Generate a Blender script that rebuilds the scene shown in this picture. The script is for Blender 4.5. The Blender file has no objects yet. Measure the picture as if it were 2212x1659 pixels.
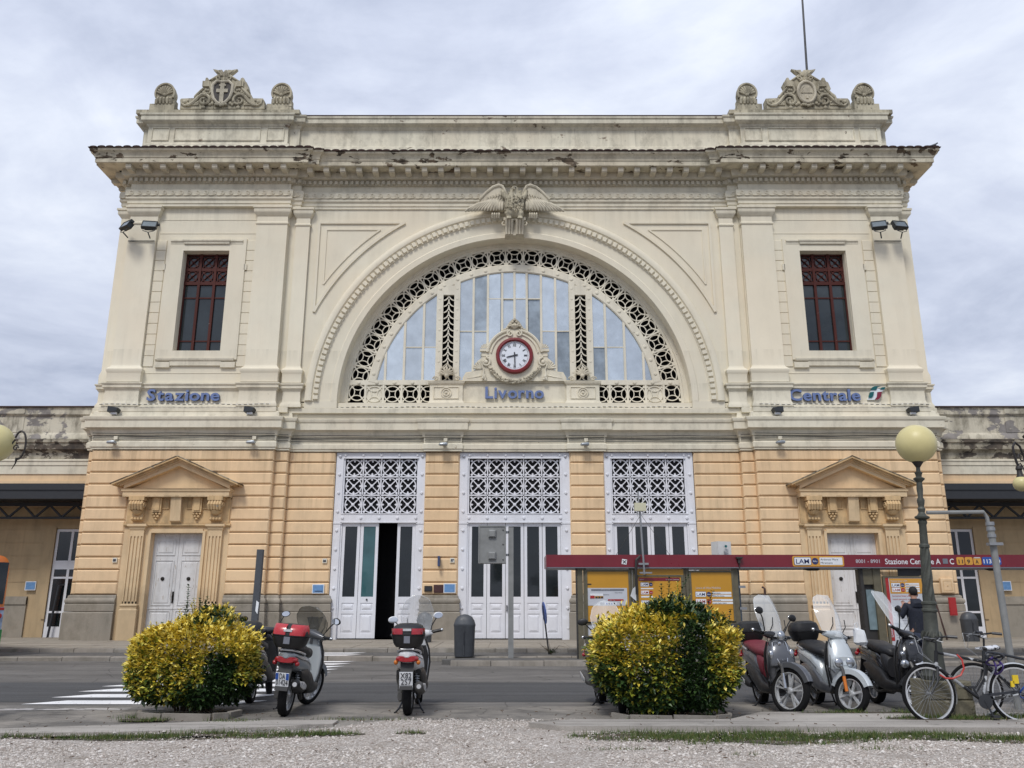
import bpy, bmesh, math, random
from mathutils import Vector, Matrix, Euler
R = math.radians
PI = math.pi
random.seed(7)
sc = bpy.context.scene
COL = sc.collection

# ------------------------------------------------------------------ camera
cam_d = bpy.data.cameras.new("camera"); cam = bpy.data.objects.new("camera", cam_d); COL.objects.link(cam)
cam_d.sensor_width = 36.0; cam_d.lens = 36.0 * 1789 / 2212
cam_d.clip_start = 0.1; cam_d.clip_end = 3000
cam.location = (0, 0, 1.45); cam.rotation_euler = (R(90 + 14.9), 0, 0)
sc.camera = cam

# ------------------------------------------------------------------ world, sun, exposure (overcast)
SUN_EL, SUN_AZ = 52, 200          # azimuth clockwise from +Y (north): behind the camera, a little to the left
w = bpy.data.worlds.new("World"); sc.world = w; w.use_nodes = True
nt = w.node_tree; N = nt.nodes; L = nt.links; N.clear()
wo = N.new("ShaderNodeOutputWorld"); bg = N.new("ShaderNodeBackground"); L.new(bg.outputs[0], wo.inputs[0])
sky = N.new("ShaderNodeTexSky"); sky.sky_type = 'NISHITA'; sky.sun_disc = False
sky.sun_elevation = R(SUN_EL); sky.sun_rotation = R(SUN_AZ); sky.air_density = 1.0; sky.dust_density = 3.0
tc = N.new("ShaderNodeTexCoord"); sep = N.new("ShaderNodeSeparateXYZ"); L.new(tc.outputs['Generated'], sep.inputs[0])
def wmath(op, a, b, clamp=False):
    n = N.new("ShaderNodeMath"); n.operation = op; n.use_clamp = clamp
    for i, v in enumerate((a, b)):
        if isinstance(v, (int, float)): n.inputs[i].default_value = v
        elif v is not None: L.new(v, n.inputs[i])
    return n.outputs[0]
zc = wmath('MAXIMUM', sep.outputs[2], 0.0)
den = wmath('ADD', zc, 0.22)
cx = wmath('DIVIDE', sep.outputs[0], den); cy = wmath('DIVIDE', sep.outputs[1], den)
comb = N.new("ShaderNodeCombineXYZ"); L.new(cx, comb.inputs[0]); L.new(cy, comb.inputs[1]); comb.inputs[2].default_value = 3.7
def wnoise(scale, detail, rough, dist=0.0):
    n = N.new("ShaderNodeTexNoise"); n.inputs['Scale'].default_value = scale; n.inputs['Detail'].default_value = detail
    n.inputs['Roughness'].default_value = rough; n.inputs['Distortion'].default_value = dist
    L.new(comb.outputs[0], n.inputs['Vector']); return n.outputs[0]
def wramp(fac, stops):
    r = N.new("ShaderNodeValToRGB"); L.new(fac, r.inputs[0]); e = r.color_ramp.elements
    while len(e) < len(stops): e.new(0.5)
    for i, (p, c) in enumerate(stops): e[i].position = p; e[i].color = (*c, 1)
    return r.outputs[0]
big = wnoise(1.25, 7, 0.58, 0.5); fine = wnoise(4.2, 8, 0.6, 0.4)
mixn = wmath('ADD', wmath('MULTIPLY', big, 0.72), wmath('MULTIPLY', fine, 0.28))
cl = wramp(mixn, [(0.38, (0.285, 0.325, 0.43)), (0.455, (0.39, 0.43, 0.535)), (0.53, (0.475, 0.515, 0.62)), (0.60, (0.56, 0.60, 0.69)), (0.68, (0.67, 0.70, 0.76))])
# overcast luminance rises towards the zenith (CIE overcast law, softened)
lum = wmath('ADD', 0.95, wmath('MULTIPLY', zc, 0.35))
lum = wmath('MULTIPLY', lum, 10.0)
sc_ = N.new("ShaderNodeVectorMath"); sc_.operation = 'SCALE'; L.new(cl, sc_.inputs[0]); L.new(lum, sc_.inputs['Scale'])
mx = N.new("ShaderNodeMixRGB"); mx.inputs[0].default_value = 0.94
L.new(sky.outputs[0], mx.inputs[1]); L.new(sc_.outputs[0], mx.inputs[2])
L.new(mx.outputs[0], bg.inputs[0]); bg.inputs[1].default_value = 0.1

sun_d = bpy.data.lights.new("sun", 'SUN'); sun = bpy.data.objects.new("sun", sun_d); COL.objects.link(sun)
sun_d.energy = 1.5; sun_d.angle = R(15); sun_d.color = (1.0, 0.965, 0.91)
sdir = Vector((math.sin(R(SUN_AZ)) * math.cos(R(SUN_EL)), math.cos(R(SUN_AZ)) * math.cos(R(SUN_EL)), math.sin(R(SUN_EL))))
sun.rotation_euler = sdir.to_track_quat('Z', 'Y').to_euler(); sun.location = (0, 0, 60)
sc.view_settings.view_transform = 'Standard'; sc.view_settings.look = 'None'
sc.view_settings.exposure = 0.42; sc.view_settings.gamma = 1; sc.view_settings.use_curve_mapping = False

# ------------------------------------------------------------------ helpers
WL = {}                       # world location of every parent while building
def tag(o, label=None, cat=None, group=None, kind=None):
    if label: o['label'] = label
    if cat: o['category'] = cat
    if group: o['group'] = group
    if kind: o['kind'] = kind
    return o
def empty(name, loc, label=None, cat=None, group=None):
    o = bpy.data.objects.new(name, None); COL.objects.link(o); o.location = loc; o.empty_display_size = 0.2
    WL[o] = Vector(loc); return tag(o, label, cat, group)
def place(mesh, name, parent, wloc, rot=None, scale=None, label=None):
    o = bpy.data.objects.new(name, mesh); COL.objects.link(o)
    WL[o] = Vector(wloc)
    if parent is not None: o.parent = parent; o.location = Vector(wloc) - WL[parent]
    else: o.location = wloc
    if rot: o.rotation_euler = rot
    if scale: o.scale = scale
    if label: o['label'] = label
    return o

class MB:
    def __init__(s): s.v = []; s.f = []; s.m = []; s.mi = 0
    def add(s, vs, fs, mi=None):
        b = len(s.v); s.v += [tuple(p) for p in vs]; s.f += [tuple(i + b for i in f) for f in fs]
        s.m += [s.mi if mi is None else mi] * len(fs); return s
    def box(s, x0, x1, y0, y1, z0, z1, mi=None):
        vs = [(x, y, z) for x in (x0, x1) for y in (y0, y1) for z in (z0, z1)]
        return s.add(vs, [(0, 1, 3, 2), (4, 6, 7, 5), (0, 4, 5, 1), (2, 3, 7, 6), (0, 2, 6, 4), (1, 5, 7, 3)], mi)
    def cbox(s, x0, x1, y0, y1, z0, z1, c, mi=None):
        """box whose front (-y) face is chamfered by c"""
        vs = [(x0, y1, z0), (x1, y1, z0), (x1, y1, z1), (x0, y1, z1), (x0, y0 + c, z0), (x1, y0 + c, z0), (x1, y0 + c, z1), (x0, y0 + c, z1),
              (x0 + c, y0, z0 + c), (x1 - c, y0, z0 + c), (x1 - c, y0, z1 - c), (x0 + c, y0, z1 - c)]
        return s.add(vs, [(0, 3, 2, 1), (0, 1, 5, 4), (1, 2, 6, 5), (2, 3, 7, 6), (3, 0, 4, 7), (4, 5, 9, 8), (5, 6, 10, 9), (6, 7, 11, 10), (7, 4, 8, 11), (8, 9, 10, 11)], mi)
    def obox(s, c, ax, ay, az, hx, hy, hz, mi=None):
        c, ax, ay, az = Vector(c), Vector(ax), Vector(ay), Vector(az)
        vs = [c + ax * hx * i + ay * hy * j + az * hz * k for i in (-1, 1) for j in (-1, 1) for k in (-1, 1)]
        return s.add(vs, [(0, 1, 3, 2), (4, 6, 7, 5), (0, 4, 5, 1), (2, 3, 7, 6), (0, 2, 6, 4), (1, 5, 7, 3)], mi)
    def bar(s, p, q, w, t=None, up=(0, 1, 0), mi=None):
        p, q = Vector(p), Vector(q); d = q - p; l = d.length
        if l < 1e-6: return s
        d /= l; a = d.cross(Vector(up))
        if a.length < 1e-4: a = d.cross(Vector((1, 0, 0)))
        a.normalize(); b = d.cross(a)
        return s.obox((p + q) / 2, d, a, b, l / 2, w / 2, (t or w) / 2, mi)
    def poly(s, pts, y0, y1, mi=None):
        """polygon in x,z extruded along y"""
        n = len(pts); vs = [(x, y0, z) for x, z in pts] + [(x, y1, z) for x, z in pts]
        fs = [tuple(range(n)), tuple(range(2 * n - 1, n - 1, -1))] + [(i, (i + 1) % n, n + (i + 1) % n, n + i) for i in range(n)]
        return s.add(vs, fs, mi)
    def polyx(s, pts, x0, x1, mi=None):
        n = len(pts); vs = [(x0, y, z) for y, z in pts] + [(x1, y, z) for y, z in pts]
        fs = [tuple(range(n)), tuple(range(2 * n - 1, n - 1, -1))] + [(i, (i + 1) % n, n + (i + 1) % n, n + i) for i in range(n)]
        return s.add(vs, fs, mi)
    def polyz(s, pts, z0, z1, mi=None):
        n = len(pts); vs = [(x, y, z0) for x, y in pts] + [(x, y, z1) for x, y in pts]
        fs = [tuple(range(n)), tuple(range(2 * n - 1, n - 1, -1))] + [(i, (i + 1) % n, n + (i + 1) % n, n + i) for i in range(n)]
        return s.add(vs, fs, mi)
    def strip(s, pts, w, y0, y1, closed=False, mi=None):
        """ribbon of width w following x,z points, extruded between y0 (front) and y1"""
        n = len(pts); rings = []
        for i in range(n):
            if closed: a, b = pts[i - 1], pts[(i + 1) % n]
            else: a, b = pts[max(i - 1, 0)], pts[min(i + 1, n - 1)]
            dx, dz = b[0] - a[0], b[1] - a[1]; l = math.hypot(dx, dz) or 1; nx, nz = -dz / l, dx / l
            x, z = pts[i]; ww = w[i] if isinstance(w, (list, tuple)) else w
            rings.append([(x + nx * ww / 2, y0, z + nz * ww / 2), (x - nx * ww / 2, y0, z - nz * ww / 2), (x - nx * ww / 2, y1, z - nz * ww / 2), (x + nx * ww / 2, y1, z + nz * ww / 2)])
        return s.rings(rings, closed, True, mi)
    def rings(s, rings, closed=False, caps=True, mi=None, ringclosed=True):
        k = len(rings[0]); n = len(rings); vs = [p for r in rings for p in r]; fs = []
        for i in range(n if closed else n - 1):
            j = (i + 1) % n
            for q in range(k if ringclosed else k - 1):
                q2 = (q + 1) % k; fs.append((i * k + q, i * k + q2, j * k + q2, j * k + q))
        if caps and not closed: fs += [tuple(range(k - 1, -1, -1)), tuple((n - 1) * k + q for q in range(k))]
        return s.add(vs, fs, mi)
    def tube(s, pts, r, n=8, caps=True, closed=False, mi=None):
        pts = [Vector(p) for p in pts]; m = len(pts); rings = []; prev = None
        for i in range(m):
            if closed: d = pts[(i + 1) % m] - pts[i - 1]
            else: d = pts[min(i + 1, m - 1)] - pts[max(i - 1, 0)]
            d.normalize()
            if prev is None:
                a = d.cross(Vector((0, 0, 1)))
                if a.length < 0.2: a = d.cross(Vector((0, 1, 0)))
            else: a = prev - d * prev.dot(d)
            a.normalize(); prev = a; b = d.cross(a)
            rr = r[i] if isinstance(r, (list, tuple)) else r
            rings.append([pts[i] + (a * math.cos(2 * PI * q / n) + b * math.sin(2 * PI * q / n)) * rr for q in range(n)])
        return s.rings(rings, closed, caps, mi)
    def lathe(s, prof, c=(0, 0, 0), n=16, axis='z', mi=None, caps=True):
        rings = []
        for r, h in prof:
            ring = []
            for q in range(n):
                a = 2 * PI * q / n; u, v = r * math.cos(a), r * math.sin(a)
                p = {'z': (u, v, h), 'y': (u, h, v), 'x': (h, u, v)}[axis]
                ring.append((c[0] + p[0], c[1] + p[1], c[2] + p[2]))
            rings.append(ring)
        return s.rings(rings, False, caps, mi)
    def ball(s, c, r, n=12, m=8, mi=None):
        rx, ry, rz = (r, r, r) if isinstance(r, (int, float)) else r
        vs = [(c[0], c[1], c[2] - rz)]; fs = []
        for i in range(1, m):
            t = -PI / 2 + PI * i / m
            for q in range(n):
                a = 2 * PI * q / n; vs.append((c[0] + rx * math.cos(t) * math.cos(a), c[1] + ry * math.cos(t) * math.sin(a), c[2] + rz * math.sin(t)))
        vs.append((c[0], c[1], c[2] + rz))
        for q in range(n): fs.append((0, 1 + (q + 1) % n, 1 + q))
        for i in range(m - 2):
            for q in range(n):
                a = 1 + i * n + q; b = 1 + i * n + (q + 1) % n; fs.append((a, b, b + n, a + n))
        t = len(vs) - 1; o = 1 + (m - 2) * n
        for q in range(n): fs.append((t, o + q, o + (q + 1) % n))
        return s.add(vs, fs, mi)
    def loft(s, secs, n=20, axis='x', p=2.6, mi=None):
        """super-ellipse sections. axis x: (x, cy, cz, ry, rz[, p]); axis z: (z, cx, cy, rx, ry[, p])"""
        rings = []
        for S in secs:
            t, a0, b0, ra, rb = S[:5]; pw = S[5] if len(S) > 5 else p; ring = []
            for q in range(n):
                a = 2 * PI * q / n; ca, sa = math.cos(a), math.sin(a)
                u = a0 + ra * math.copysign(abs(ca) ** (2 / pw), ca); v = b0 + rb * math.copysign(abs(sa) ** (2 / pw), sa)
                ring.append((t, u, v) if axis == 'x' else ((u, v, t) if axis == 'z' else (u, t, v)))
            rings.append(ring)
        return s.rings(rings, False, True, mi)
    def mold(s, path, prof, caps=True, mi=None):
        """profile (out, z) swept along a plan path running left to right"""
        n = len(path); offs = []
        for i in range(n):
            ns = []
            for a, b in ((i - 1, i), (i, i + 1)):
                if a < 0 or b >= n: continue
                dx, dy = path[b][0] - path[a][0], path[b][1] - path[a][1]; l = math.hypot(dx, dy); ns.append((dy / l, -dx / l))
            if len(ns) == 1: offs.append(ns[0])
            else:
                (a, b), (c, d) = ns; k = 1 + a * c + b * d
                offs.append(((a + c) / k, (b + d) / k))
        rings = [[(path[i][0] + offs[i][0] * o, path[i][1] + offs[i][1] * o, z) for o, z in prof] for i in range(n)]
        return s.rings(rings, False, caps, mi, ringclosed=False)
    def arch(s, prof, cz, a0=0, a1=PI, n=64, mi=None, cx=0, caps=True):
        """closed profile (r, y) swept round the centre (cx, cz)"""
        rings = []
        for i in range(n + 1):
            a = a0 + (a1 - a0) * i / n; rings.append([(cx + r * math.cos(a), y, cz + r * math.sin(a)) for r, y in prof])
        return s.rings(rings, False, caps, mi)
    def flip(s):
        s.v = [(-x, y, z) for x, y, z in s.v]; s.f = [tuple(reversed(f)) for f in s.f]; return s
    def shift(s, dx, dy, dz): s.v = [(x + dx, y + dy, z + dz) for x, y, z in s.v]; return s
    def xf(s, M): s.v = [tuple(M @ Vector(p)) for p in s.v]; return s
    def mesh(s, name, mats, smooth=35):
        me = bpy.data.meshes.new(name); me.from_pydata(s.v, [], s.f); me.validate()
        for m in (mats if isinstance(mats, (list, tuple)) else [mats]): me.materials.append(m)
        if len(me.polygons) == len(s.m): me.polygons.foreach_set('material_index', s.m)
        bm = bmesh.new(); bm.from_mesh(me); bmesh.ops.recalc_face_normals(bm, faces=bm.faces); bm.to_mesh(me); bm.free()
        if smooth:
            me.polygons.foreach_set('use_smooth', [True] * len(me.polygons)); me.set_sharp_from_angle(angle=R(smooth))
        me.update(); return me
    def build(s, name, mats, parent=None, smooth=35, origin=None, kind=None, label=None):
        if origin is None:
            xs, ys, zs = zip(*s.v); origin = ((min(xs) + max(xs)) / 2, (min(ys) + max(ys)) / 2, min(zs))
        s.shift(-origin[0], -origin[1], -origin[2])
        o = place(s.mesh(name, mats, smooth), name, parent, origin)
        if kind: o['kind'] = kind
        if label: o['label'] = label
        return o
def fl(mb, right): return mb.flip() if right else mb

TS = bpy.data.scenes.new("scratch")
def evalmesh(o):
    """evaluate one object (modifiers, text) in a scratch scene and return its mesh"""
    TS.collection.objects.link(o); vl = TS.view_layers[0]; vl.update(); dg = vl.depsgraph
    me = bpy.data.meshes.new_from_object(o.evaluated_get(dg)); TS.collection.objects.unlink(o); bpy.data.objects.remove(o); return me
def remesh(mb, voxel, mats, name, smooth_it=2):
    me = mb.mesh(name + "_raw", mats, 0); o = bpy.data.objects.new("tmp", me)
    m = o.modifiers.new("r", 'REMESH'); m.mode = 'VOXEL'; m.voxel_size = voxel; m.use_smooth_shade = True
    if smooth_it:
        k = o.modifiers.new("s", 'SMOOTH'); k.iterations = smooth_it; k.factor = 0.5
    me2 = evalmesh(o); me2.name = name
    me2.materials.clear()
    for q in (mats if isinstance(mats, (list, tuple)) else [mats]): me2.materials.append(q)
    bpy.data.meshes.remove(me); return me2

def text_mesh(txt, size, extrude, mat, bold=0.0, align='CENTER', xs=1.0, shear=0.0):
    """lettering standing in the x,z plane, facing -y, baseline at z=0"""
    cu = bpy.data.curves.new("t", 'FONT'); cu.body = txt; cu.size = size; cu.extrude = extrude; cu.offset = bold; cu.align_x = align
    cu.resolution_u = 3; cu.shear = shear
    me = evalmesh(bpy.data.objects.new("t", cu)); bpy.data.curves.remove(cu)
    for v in me.vertices:
        x, y, z = v.co; v.co = (x * xs, -z, y)
    me.materials.clear(); me.materials.append(mat); me.update(); return me
def bbox_x(me):
    xs = [v.co.x for v in me.vertices]; return min(xs), max(xs)

# ------------------------------------------------------------------ materials
def mat_new(name):
    m = bpy.data.materials.new(name); m.use_nodes = True; t = m.node_tree; t.nodes.clear()
    o = t.nodes.new("ShaderNodeOutputMaterial"); b = t.nodes.new("ShaderNodeBsdfPrincipled"); t.links.new(b.outputs[0], o.inputs[0]); return m, t, b
def nd(t, typ, **k):
    n = t.nodes.new(typ)
    for a, v in k.items(): setattr(n, a, v)
    return n
def noise(t, vec, scale, detail=4, rough=0.55, dist=0.0):
    n = nd(t, "ShaderNodeTexNoise"); n.inputs['Scale'].default_value = scale; n.inputs['Detail'].default_value = detail
    n.inputs['Roughness'].default_value = rough; n.inputs['Distortion'].default_value = dist
    if vec is not None: t.links.new(vec, n.inputs['Vector'])
    return n.outputs[0]
def ramp(t, fac, stops, interp='LINEAR'):
    r = nd(t, "ShaderNodeValToRGB"); r.color_ramp.interpolation = interp; t.links.new(fac, r.inputs[0]); e = r.color_ramp.elements
    while len(e) < len(stops): e.new(0.5)
    for i, (p, c) in enumerate(stops):
        e[i].position = p; e[i].color = (*c, 1) if not isinstance(c, (int, float)) else (c, c, c, 1)
    return r.outputs[0]
def mixc(t, fac, a, b, mode='MIX'):
    n = nd(t, "ShaderNodeMixRGB", blend_type=mode)
    for i, v in enumerate((fac, a, b)):
        if isinstance(v, (int, float)): n.inputs[i].default_value = v
        elif isinstance(v, tuple): n.inputs[i].default_value = (*v, 1)
        else: t.links.new(v, n.inputs[i])
    return n.outputs[0]
def pos(t, scale=None, obj=False):
    if obj: v = nd(t, "ShaderNodeTexCoord").outputs['Object']
    else: v = nd(t, "ShaderNodeNewGeometry").outputs['Position']
    if scale:
        m = nd(t, "ShaderNodeMapping"); m.inputs['Scale'].default_value = scale; t.links.new(v, m.inputs['Vector']); v = m.outputs[0]
    return v
def bump(t, b, h, strength, dist=0.02):
    n = nd(t, "ShaderNodeBump"); n.inputs['Strength'].default_value = strength; n.inputs['Distance'].default_value = dist
    t.links.new(h, n.inputs['Height']); t.links.new(n.outputs[0], b.inputs['Normal'])
def plain(name, col, rough=0.5, metal=0.0, spec=0.5, var=0.06, nscale=8.0, bmp=0.0, coat=0.0, alpha=1.0, trans=0.0, emit=None):
    m, t, b = mat_new(name); b.inputs['Roughness'].default_value = rough; b.inputs['Metallic'].default_value = metal
    b.inputs['Specular IOR Level'].default_value = spec; b.inputs['Coat Weight'].default_value = coat
    if var:
        n = noise(t, pos(t), nscale, 5); k = ramp(t, n, [(0.3, 1 - var), (0.7, 1 + var)])
        c = mixc(t, 1.0, col, k, 'MULTIPLY'); t.links.new(c, b.inputs['Base Color'])
        rr = ramp(t, noise(t, pos(t), nscale * 2.3, 4), [(0.3, max(rough - .08, 0)), (0.7, min(rough + .1, 1))]); t.links.new(rr, b.inputs['Roughness'])
    else: b.inputs['Base Color'].default_value = (*col, 1)
    if bmp: bump(t, b, noise(t, pos(t), nscale * 4, 5), bmp, 0.01)
    if trans: b.inputs['Transmission Weight'].default_value = trans
    if alpha < 1: b.inputs['Alpha'].default_value = alpha
    if emit: b.inputs['Emission Color'].default_value = (*emit[0], 1); b.inputs['Emission Strength'].default_value = emit[1]
    return m
def plaster(name, col, mott=0.07, streak=0.10, peel=0.0, peelcols=((0.30, 0.24, 0.17), (0.12, 0.10, 0.08)), pscale=1.5, grime=0.0, bmp=0.25, stretch=(1, 1, 1.6), rough=0.85, drips=(), damp=0):
    m, t, b = mat_new(name); b.inputs['Roughness'].default_value = rough; b.inputs['Specular IOR Level'].default_value = 0.25
    c = mixc(t, 1.0, col, ramp(t, noise(t, pos(t), 0.55, 6, 0.6), [(0.3, 1 - mott), (0.7, 1 + mott * .6)]), 'MULTIPLY')
    c = mixc(t, 1.0, c, ramp(t, noise(t, pos(t, (2.6, 2.6, 0.22)), 1.0, 6, 0.6), [(0.36, 1 - streak), (0.55, 1.0)]), 'MULTIPLY')
    c = mixc(t, 1.0, c, ramp(t, noise(t, pos(t, (7, 7, .3)), 1.0, 5, .6), [(.28, 1 - streak * 1.6), (.40, 1.0)]), 'MULTIPLY')
    if drips or damp:
        sx = nd(t, 'ShaderNodeSeparateXYZ'); t.links.new(pos(t), sx.inputs[0])
        sn = ramp(t, noise(t, pos(t, (5, 5, .25)), 1.0, 6, .62), [(.44, 0), (.58, 1)])
        for z0, ln, am in drips:
            mr = nd(t, 'ShaderNodeMapRange'); t.links.new(sx.outputs[2], mr.inputs[0]); mr.inputs[1].default_value = z0 - ln; mr.inputs[2].default_value = z0; mr.inputs[3].default_value = 0; mr.inputs[4].default_value = 1
            up = nd(t, 'ShaderNodeMath', operation='LESS_THAN'); t.links.new(sx.outputs[2], up.inputs[0]); up.inputs[1].default_value = z0 + .02
            m1 = nd(t, 'ShaderNodeMath', operation='MULTIPLY'); t.links.new(mr.outputs[0], m1.inputs[0]); t.links.new(up.outputs[0], m1.inputs[1])
            m2 = nd(t, 'ShaderNodeMath', operation='MULTIPLY'); t.links.new(m1.outputs[0], m2.inputs[0]); t.links.new(sn, m2.inputs[1])
            m3 = nd(t, 'ShaderNodeMath', operation='MULTIPLY'); t.links.new(m2.outputs[0], m3.inputs[0]); m3.inputs[1].default_value = am
            c = mixc(t, m3.outputs[0], c, (col[0] * .42, col[1] * .42, col[2] * .40))
        if damp:
            ad = nd(t, 'ShaderNodeMath', operation='MULTIPLY_ADD'); t.links.new(noise(t, pos(t), .9, 7, .65), ad.inputs[0]); ad.inputs[1].default_value = -3.2; t.links.new(sx.outputs[2], ad.inputs[2])
            c = mixc(t, ramp(t, ad.outputs[0], [(0, damp), (.55, 0)]), c, (col[0] * .5, col[1] * .5, col[2] * .5))
    # warm / cool patches of repainting
    c = mixc(t, ramp(t, noise(t, pos(t), 0.35, 3), [(0.4, 0.0), (0.65, 0.35)]), c, (col[0] * 1.02, col[1] * .93, col[2] * .86))
    h = noise(t, pos(t), 22, 6, 0.6)
    if grime:
        g = ramp(t, noise(t, pos(t, (1.2, 1.2, 0.7)), 1.7, 9, 0.7), [(0.48, 0.0), (0.68, grime)])
        c = mixc(t, g, c, (0.13, 0.115, 0.085))
    if peel:
        pn = noise(t, pos(t, stretch), pscale, 10, 0.62, 0.3); pm = ramp(t, pn, [(1 - peel, 0.0), (1 - peel + 0.018, 1.0)])
        pc = ramp(t, noise(t, pos(t), 3.2, 6, 0.6), [(0.4, peelcols[0]), (0.62, peelcols[1])])
        c = mixc(t, pm, c, pc)
        hh = nd(t, "ShaderNodeMath", operation='SUBTRACT'); t.links.new(h, hh.inputs[0]); t.links.new(pm, hh.inputs[1]); h = hh.outputs[0]
    t.links.new(c, b.inputs['Base Color']); bump(t, b, h, bmp, 0.012); return m

CREAM = (0.745, 0.695, 0.56)
M = {}
M['cream'] = plaster('cream_plaster', CREAM, 0.05, 0.035, bmp=0.2, grime=0.05, drips=((17.09, 1.0, .22), (9.69, .4, .25), (11.0, .6, .22)))
M['cream_trim'] = plaster('cream_trim', (0.72, 0.675, 0.545), 0.06, 0.08, peel=0.30, pscale=2.4, grime=0.28, peelcols=((0.40, 0.34, 0.25), (0.22, 0.19, 0.14)))
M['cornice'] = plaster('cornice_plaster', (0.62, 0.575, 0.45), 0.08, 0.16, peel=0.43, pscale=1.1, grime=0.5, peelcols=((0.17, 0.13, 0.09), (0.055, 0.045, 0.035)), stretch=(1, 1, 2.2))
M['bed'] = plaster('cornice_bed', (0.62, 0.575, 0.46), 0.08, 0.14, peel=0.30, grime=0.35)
M['attic'] = plaster('attic_plaster', (0.67, 0.635, 0.51), 0.09, 0.2, peel=0.36, pscale=1.6, grime=0.45, peelcols=((0.30, 0.24, 0.18), (0.10, 0.085, 0.065)))
M['wingtop'] = plaster('wing_parapet_plaster', (0.60, 0.56, 0.45), 0.12, 0.3, peel=0.47, pscale=0.9, grime=0.75, peelcols=((0.27, 0.25, 0.235), (0.20, 0.185, 0.17)), bmp=0.5)
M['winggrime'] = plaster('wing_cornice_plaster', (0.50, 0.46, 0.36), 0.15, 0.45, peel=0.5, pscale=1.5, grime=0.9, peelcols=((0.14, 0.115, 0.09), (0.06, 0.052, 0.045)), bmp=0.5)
M['yellow'] = plaster('ochre_plaster', (0.79, 0.585, 0.365), 0.08, 0.09, bmp=0.3, grime=0.12, drips=((7.1, 1.3, .45), (5.3, .8, .35)), damp=.5, peel=.27, pscale=4, peelcols=((.62, .47, .30), (.50, .40, .28)))
M['yellow_dirty'] = plaster('ochre_plaster_weathered', (0.66, 0.47, 0.255), 0.10, 0.22, peel=0.34, pscale=3.0, grime=0.5, peelcols=((0.42, 0.38, 0.30), (0.30, 0.27, 0.21)))
M['surround'] = plaster('duller_ochre_surround', (0.71, 0.54, 0.335), .08, .08, grime=.18, bmp=.3, drips=((5.3, .9, .5),), damp=.45)
M['stone'] = plaster('grey_base_stone', (0.41, 0.375, 0.315), 0.15, 0.22, damp=.6, peel=0.33, pscale=1.8, grime=0.45, peelcols=((0.30, 0.26, 0.20), (0.22, 0.19, 0.16)), bmp=0.5)
M['carved'] = plaster('weathered_carved_stone', (0.50, 0.46, 0.345), 0.18, 0.45, peel=0.36, pscale=3.5, grime=0.85, peelcols=((0.16, 0.145, 0.11), (0.08, 0.072, 0.06)), bmp=0.5)
M['carved_light'] = plaster('pale_carved_stone', (0.60, 0.555, 0.44), 0.12, 0.25, grime=0.5, peel=0.3, pscale=5, peelcols=((0.22, 0.19, 0.15), (0.14, 0.12, 0.1)), bmp=0.4)
M['shielddark'] = plaster('dark_shield_field', (0.10, 0.095, 0.095), 0.3, 0.3, grime=0.4)
M['iron_cream'] = plaster('cream_painted_iron', (0.74, 0.70, 0.58), 0.05, 0.10, peel=0.29, pscale=5, grime=0.15, rough=0.6, bmp=0.1)
M['white'] = plaster('white_door_paint', (0.74, 0.755, 0.80), 0.04, 0.05, peel=0.26, pscale=6, grime=0.10, rough=0.5, bmp=0.08)
M['white_old'] = plaster('old_white_door_paint', (0.68, 0.68, 0.68), 0.06, 0.14, peel=0.36, pscale=5, stretch=(3, 3, .7), grime=0.25, peelcols=((0.46, 0.40, 0.33), (0.32, 0.27, 0.22)), rough=0.6, bmp=0.15)
M['redframe'] = plaster('oxide_red_window_frame', (0.075, 0.018, 0.013), 0.15, 0.2, peel=0.33, pscale=7, peelcols=((0.25, 0.18, 0.15), (0.10, 0.05, 0.04)), rough=0.6)
M['dark'] = plain('interior_shade', (0.012, 0.012, 0.014), 0.8, spec=0.2)  # near-black colour stands for the darkness of unlit rooms
M['shaded_wall'] = plaster('shaded_porch_plaster', (0.47, 0.355, 0.215), 0.07, 0.14, grime=0.2)  # ochre plaster with the shade under the canopy put into its colour
M['blueletter'] = plain('faded_blue_letter_paint', (0.13, 0.185, 0.37), 0.55, var=0.12, nscale=6)
M['blueside'] = plain('letter_side', (0.04, 0.06, 0.14), 0.6)
M['logogreen'] = plain('logo_green', (0.0, 0.10, 0.105), 0.4)
M['logored'] = plain('logo_red', (0.20, 0.012, 0.035), 0.4)
M['logowhite'] = plain('logo_white', (0.72, 0.78, 0.80), 0.4)
M['clockred'] = plain('clock_ring_red', (0.19, 0.014, 0.018), 0.4, var=.12)
M['dial'] = plain('clock_dial_white', (0.74, 0.78, 0.84), 0.4, var=.02)
M['ink'] = plain('black_enamel', (0.022, 0.024, 0.03), 0.4)
M['tile'] = plain('terracotta_tile', (0.060, 0.032, 0.027), 0.85, var=0.3, nscale=3)
M['canopy'] = plain('charcoal_painted_steel', (0.022, 0.024, 0.028), 0.5, var=.1)
M['cable'] = plain('grey_cable', (0.07, 0.07, 0.065), 0.6)
M['flood'] = plain('floodlight_housing', (0.035, 0.04, 0.045), 0.5, metal=.3)
M['floodglass'] = plain('floodlight_glass', (0.20, 0.23, 0.24), 0.12, metal=.5)
M['lampbox'] = plain('spotlight_grey', (0.30, 0.33, 0.36), 0.35, metal=.3)
M['door_glass'] = plain('dark_door_glass', (0.012, 0.016, 0.018), 0.06, spec=0.6, var=.2, nscale=.7)
M['door_glass_teal'] = plain('teal_door_glass', (0.045, 0.115, 0.125), 0.08, spec=0.6, var=.25, nscale=1.1)
M['win_glass'] = plain('dark_window_glass', (0.02, 0.028, 0.032), 0.08, spec=0.7, var=.3, nscale=1.3)
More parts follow.
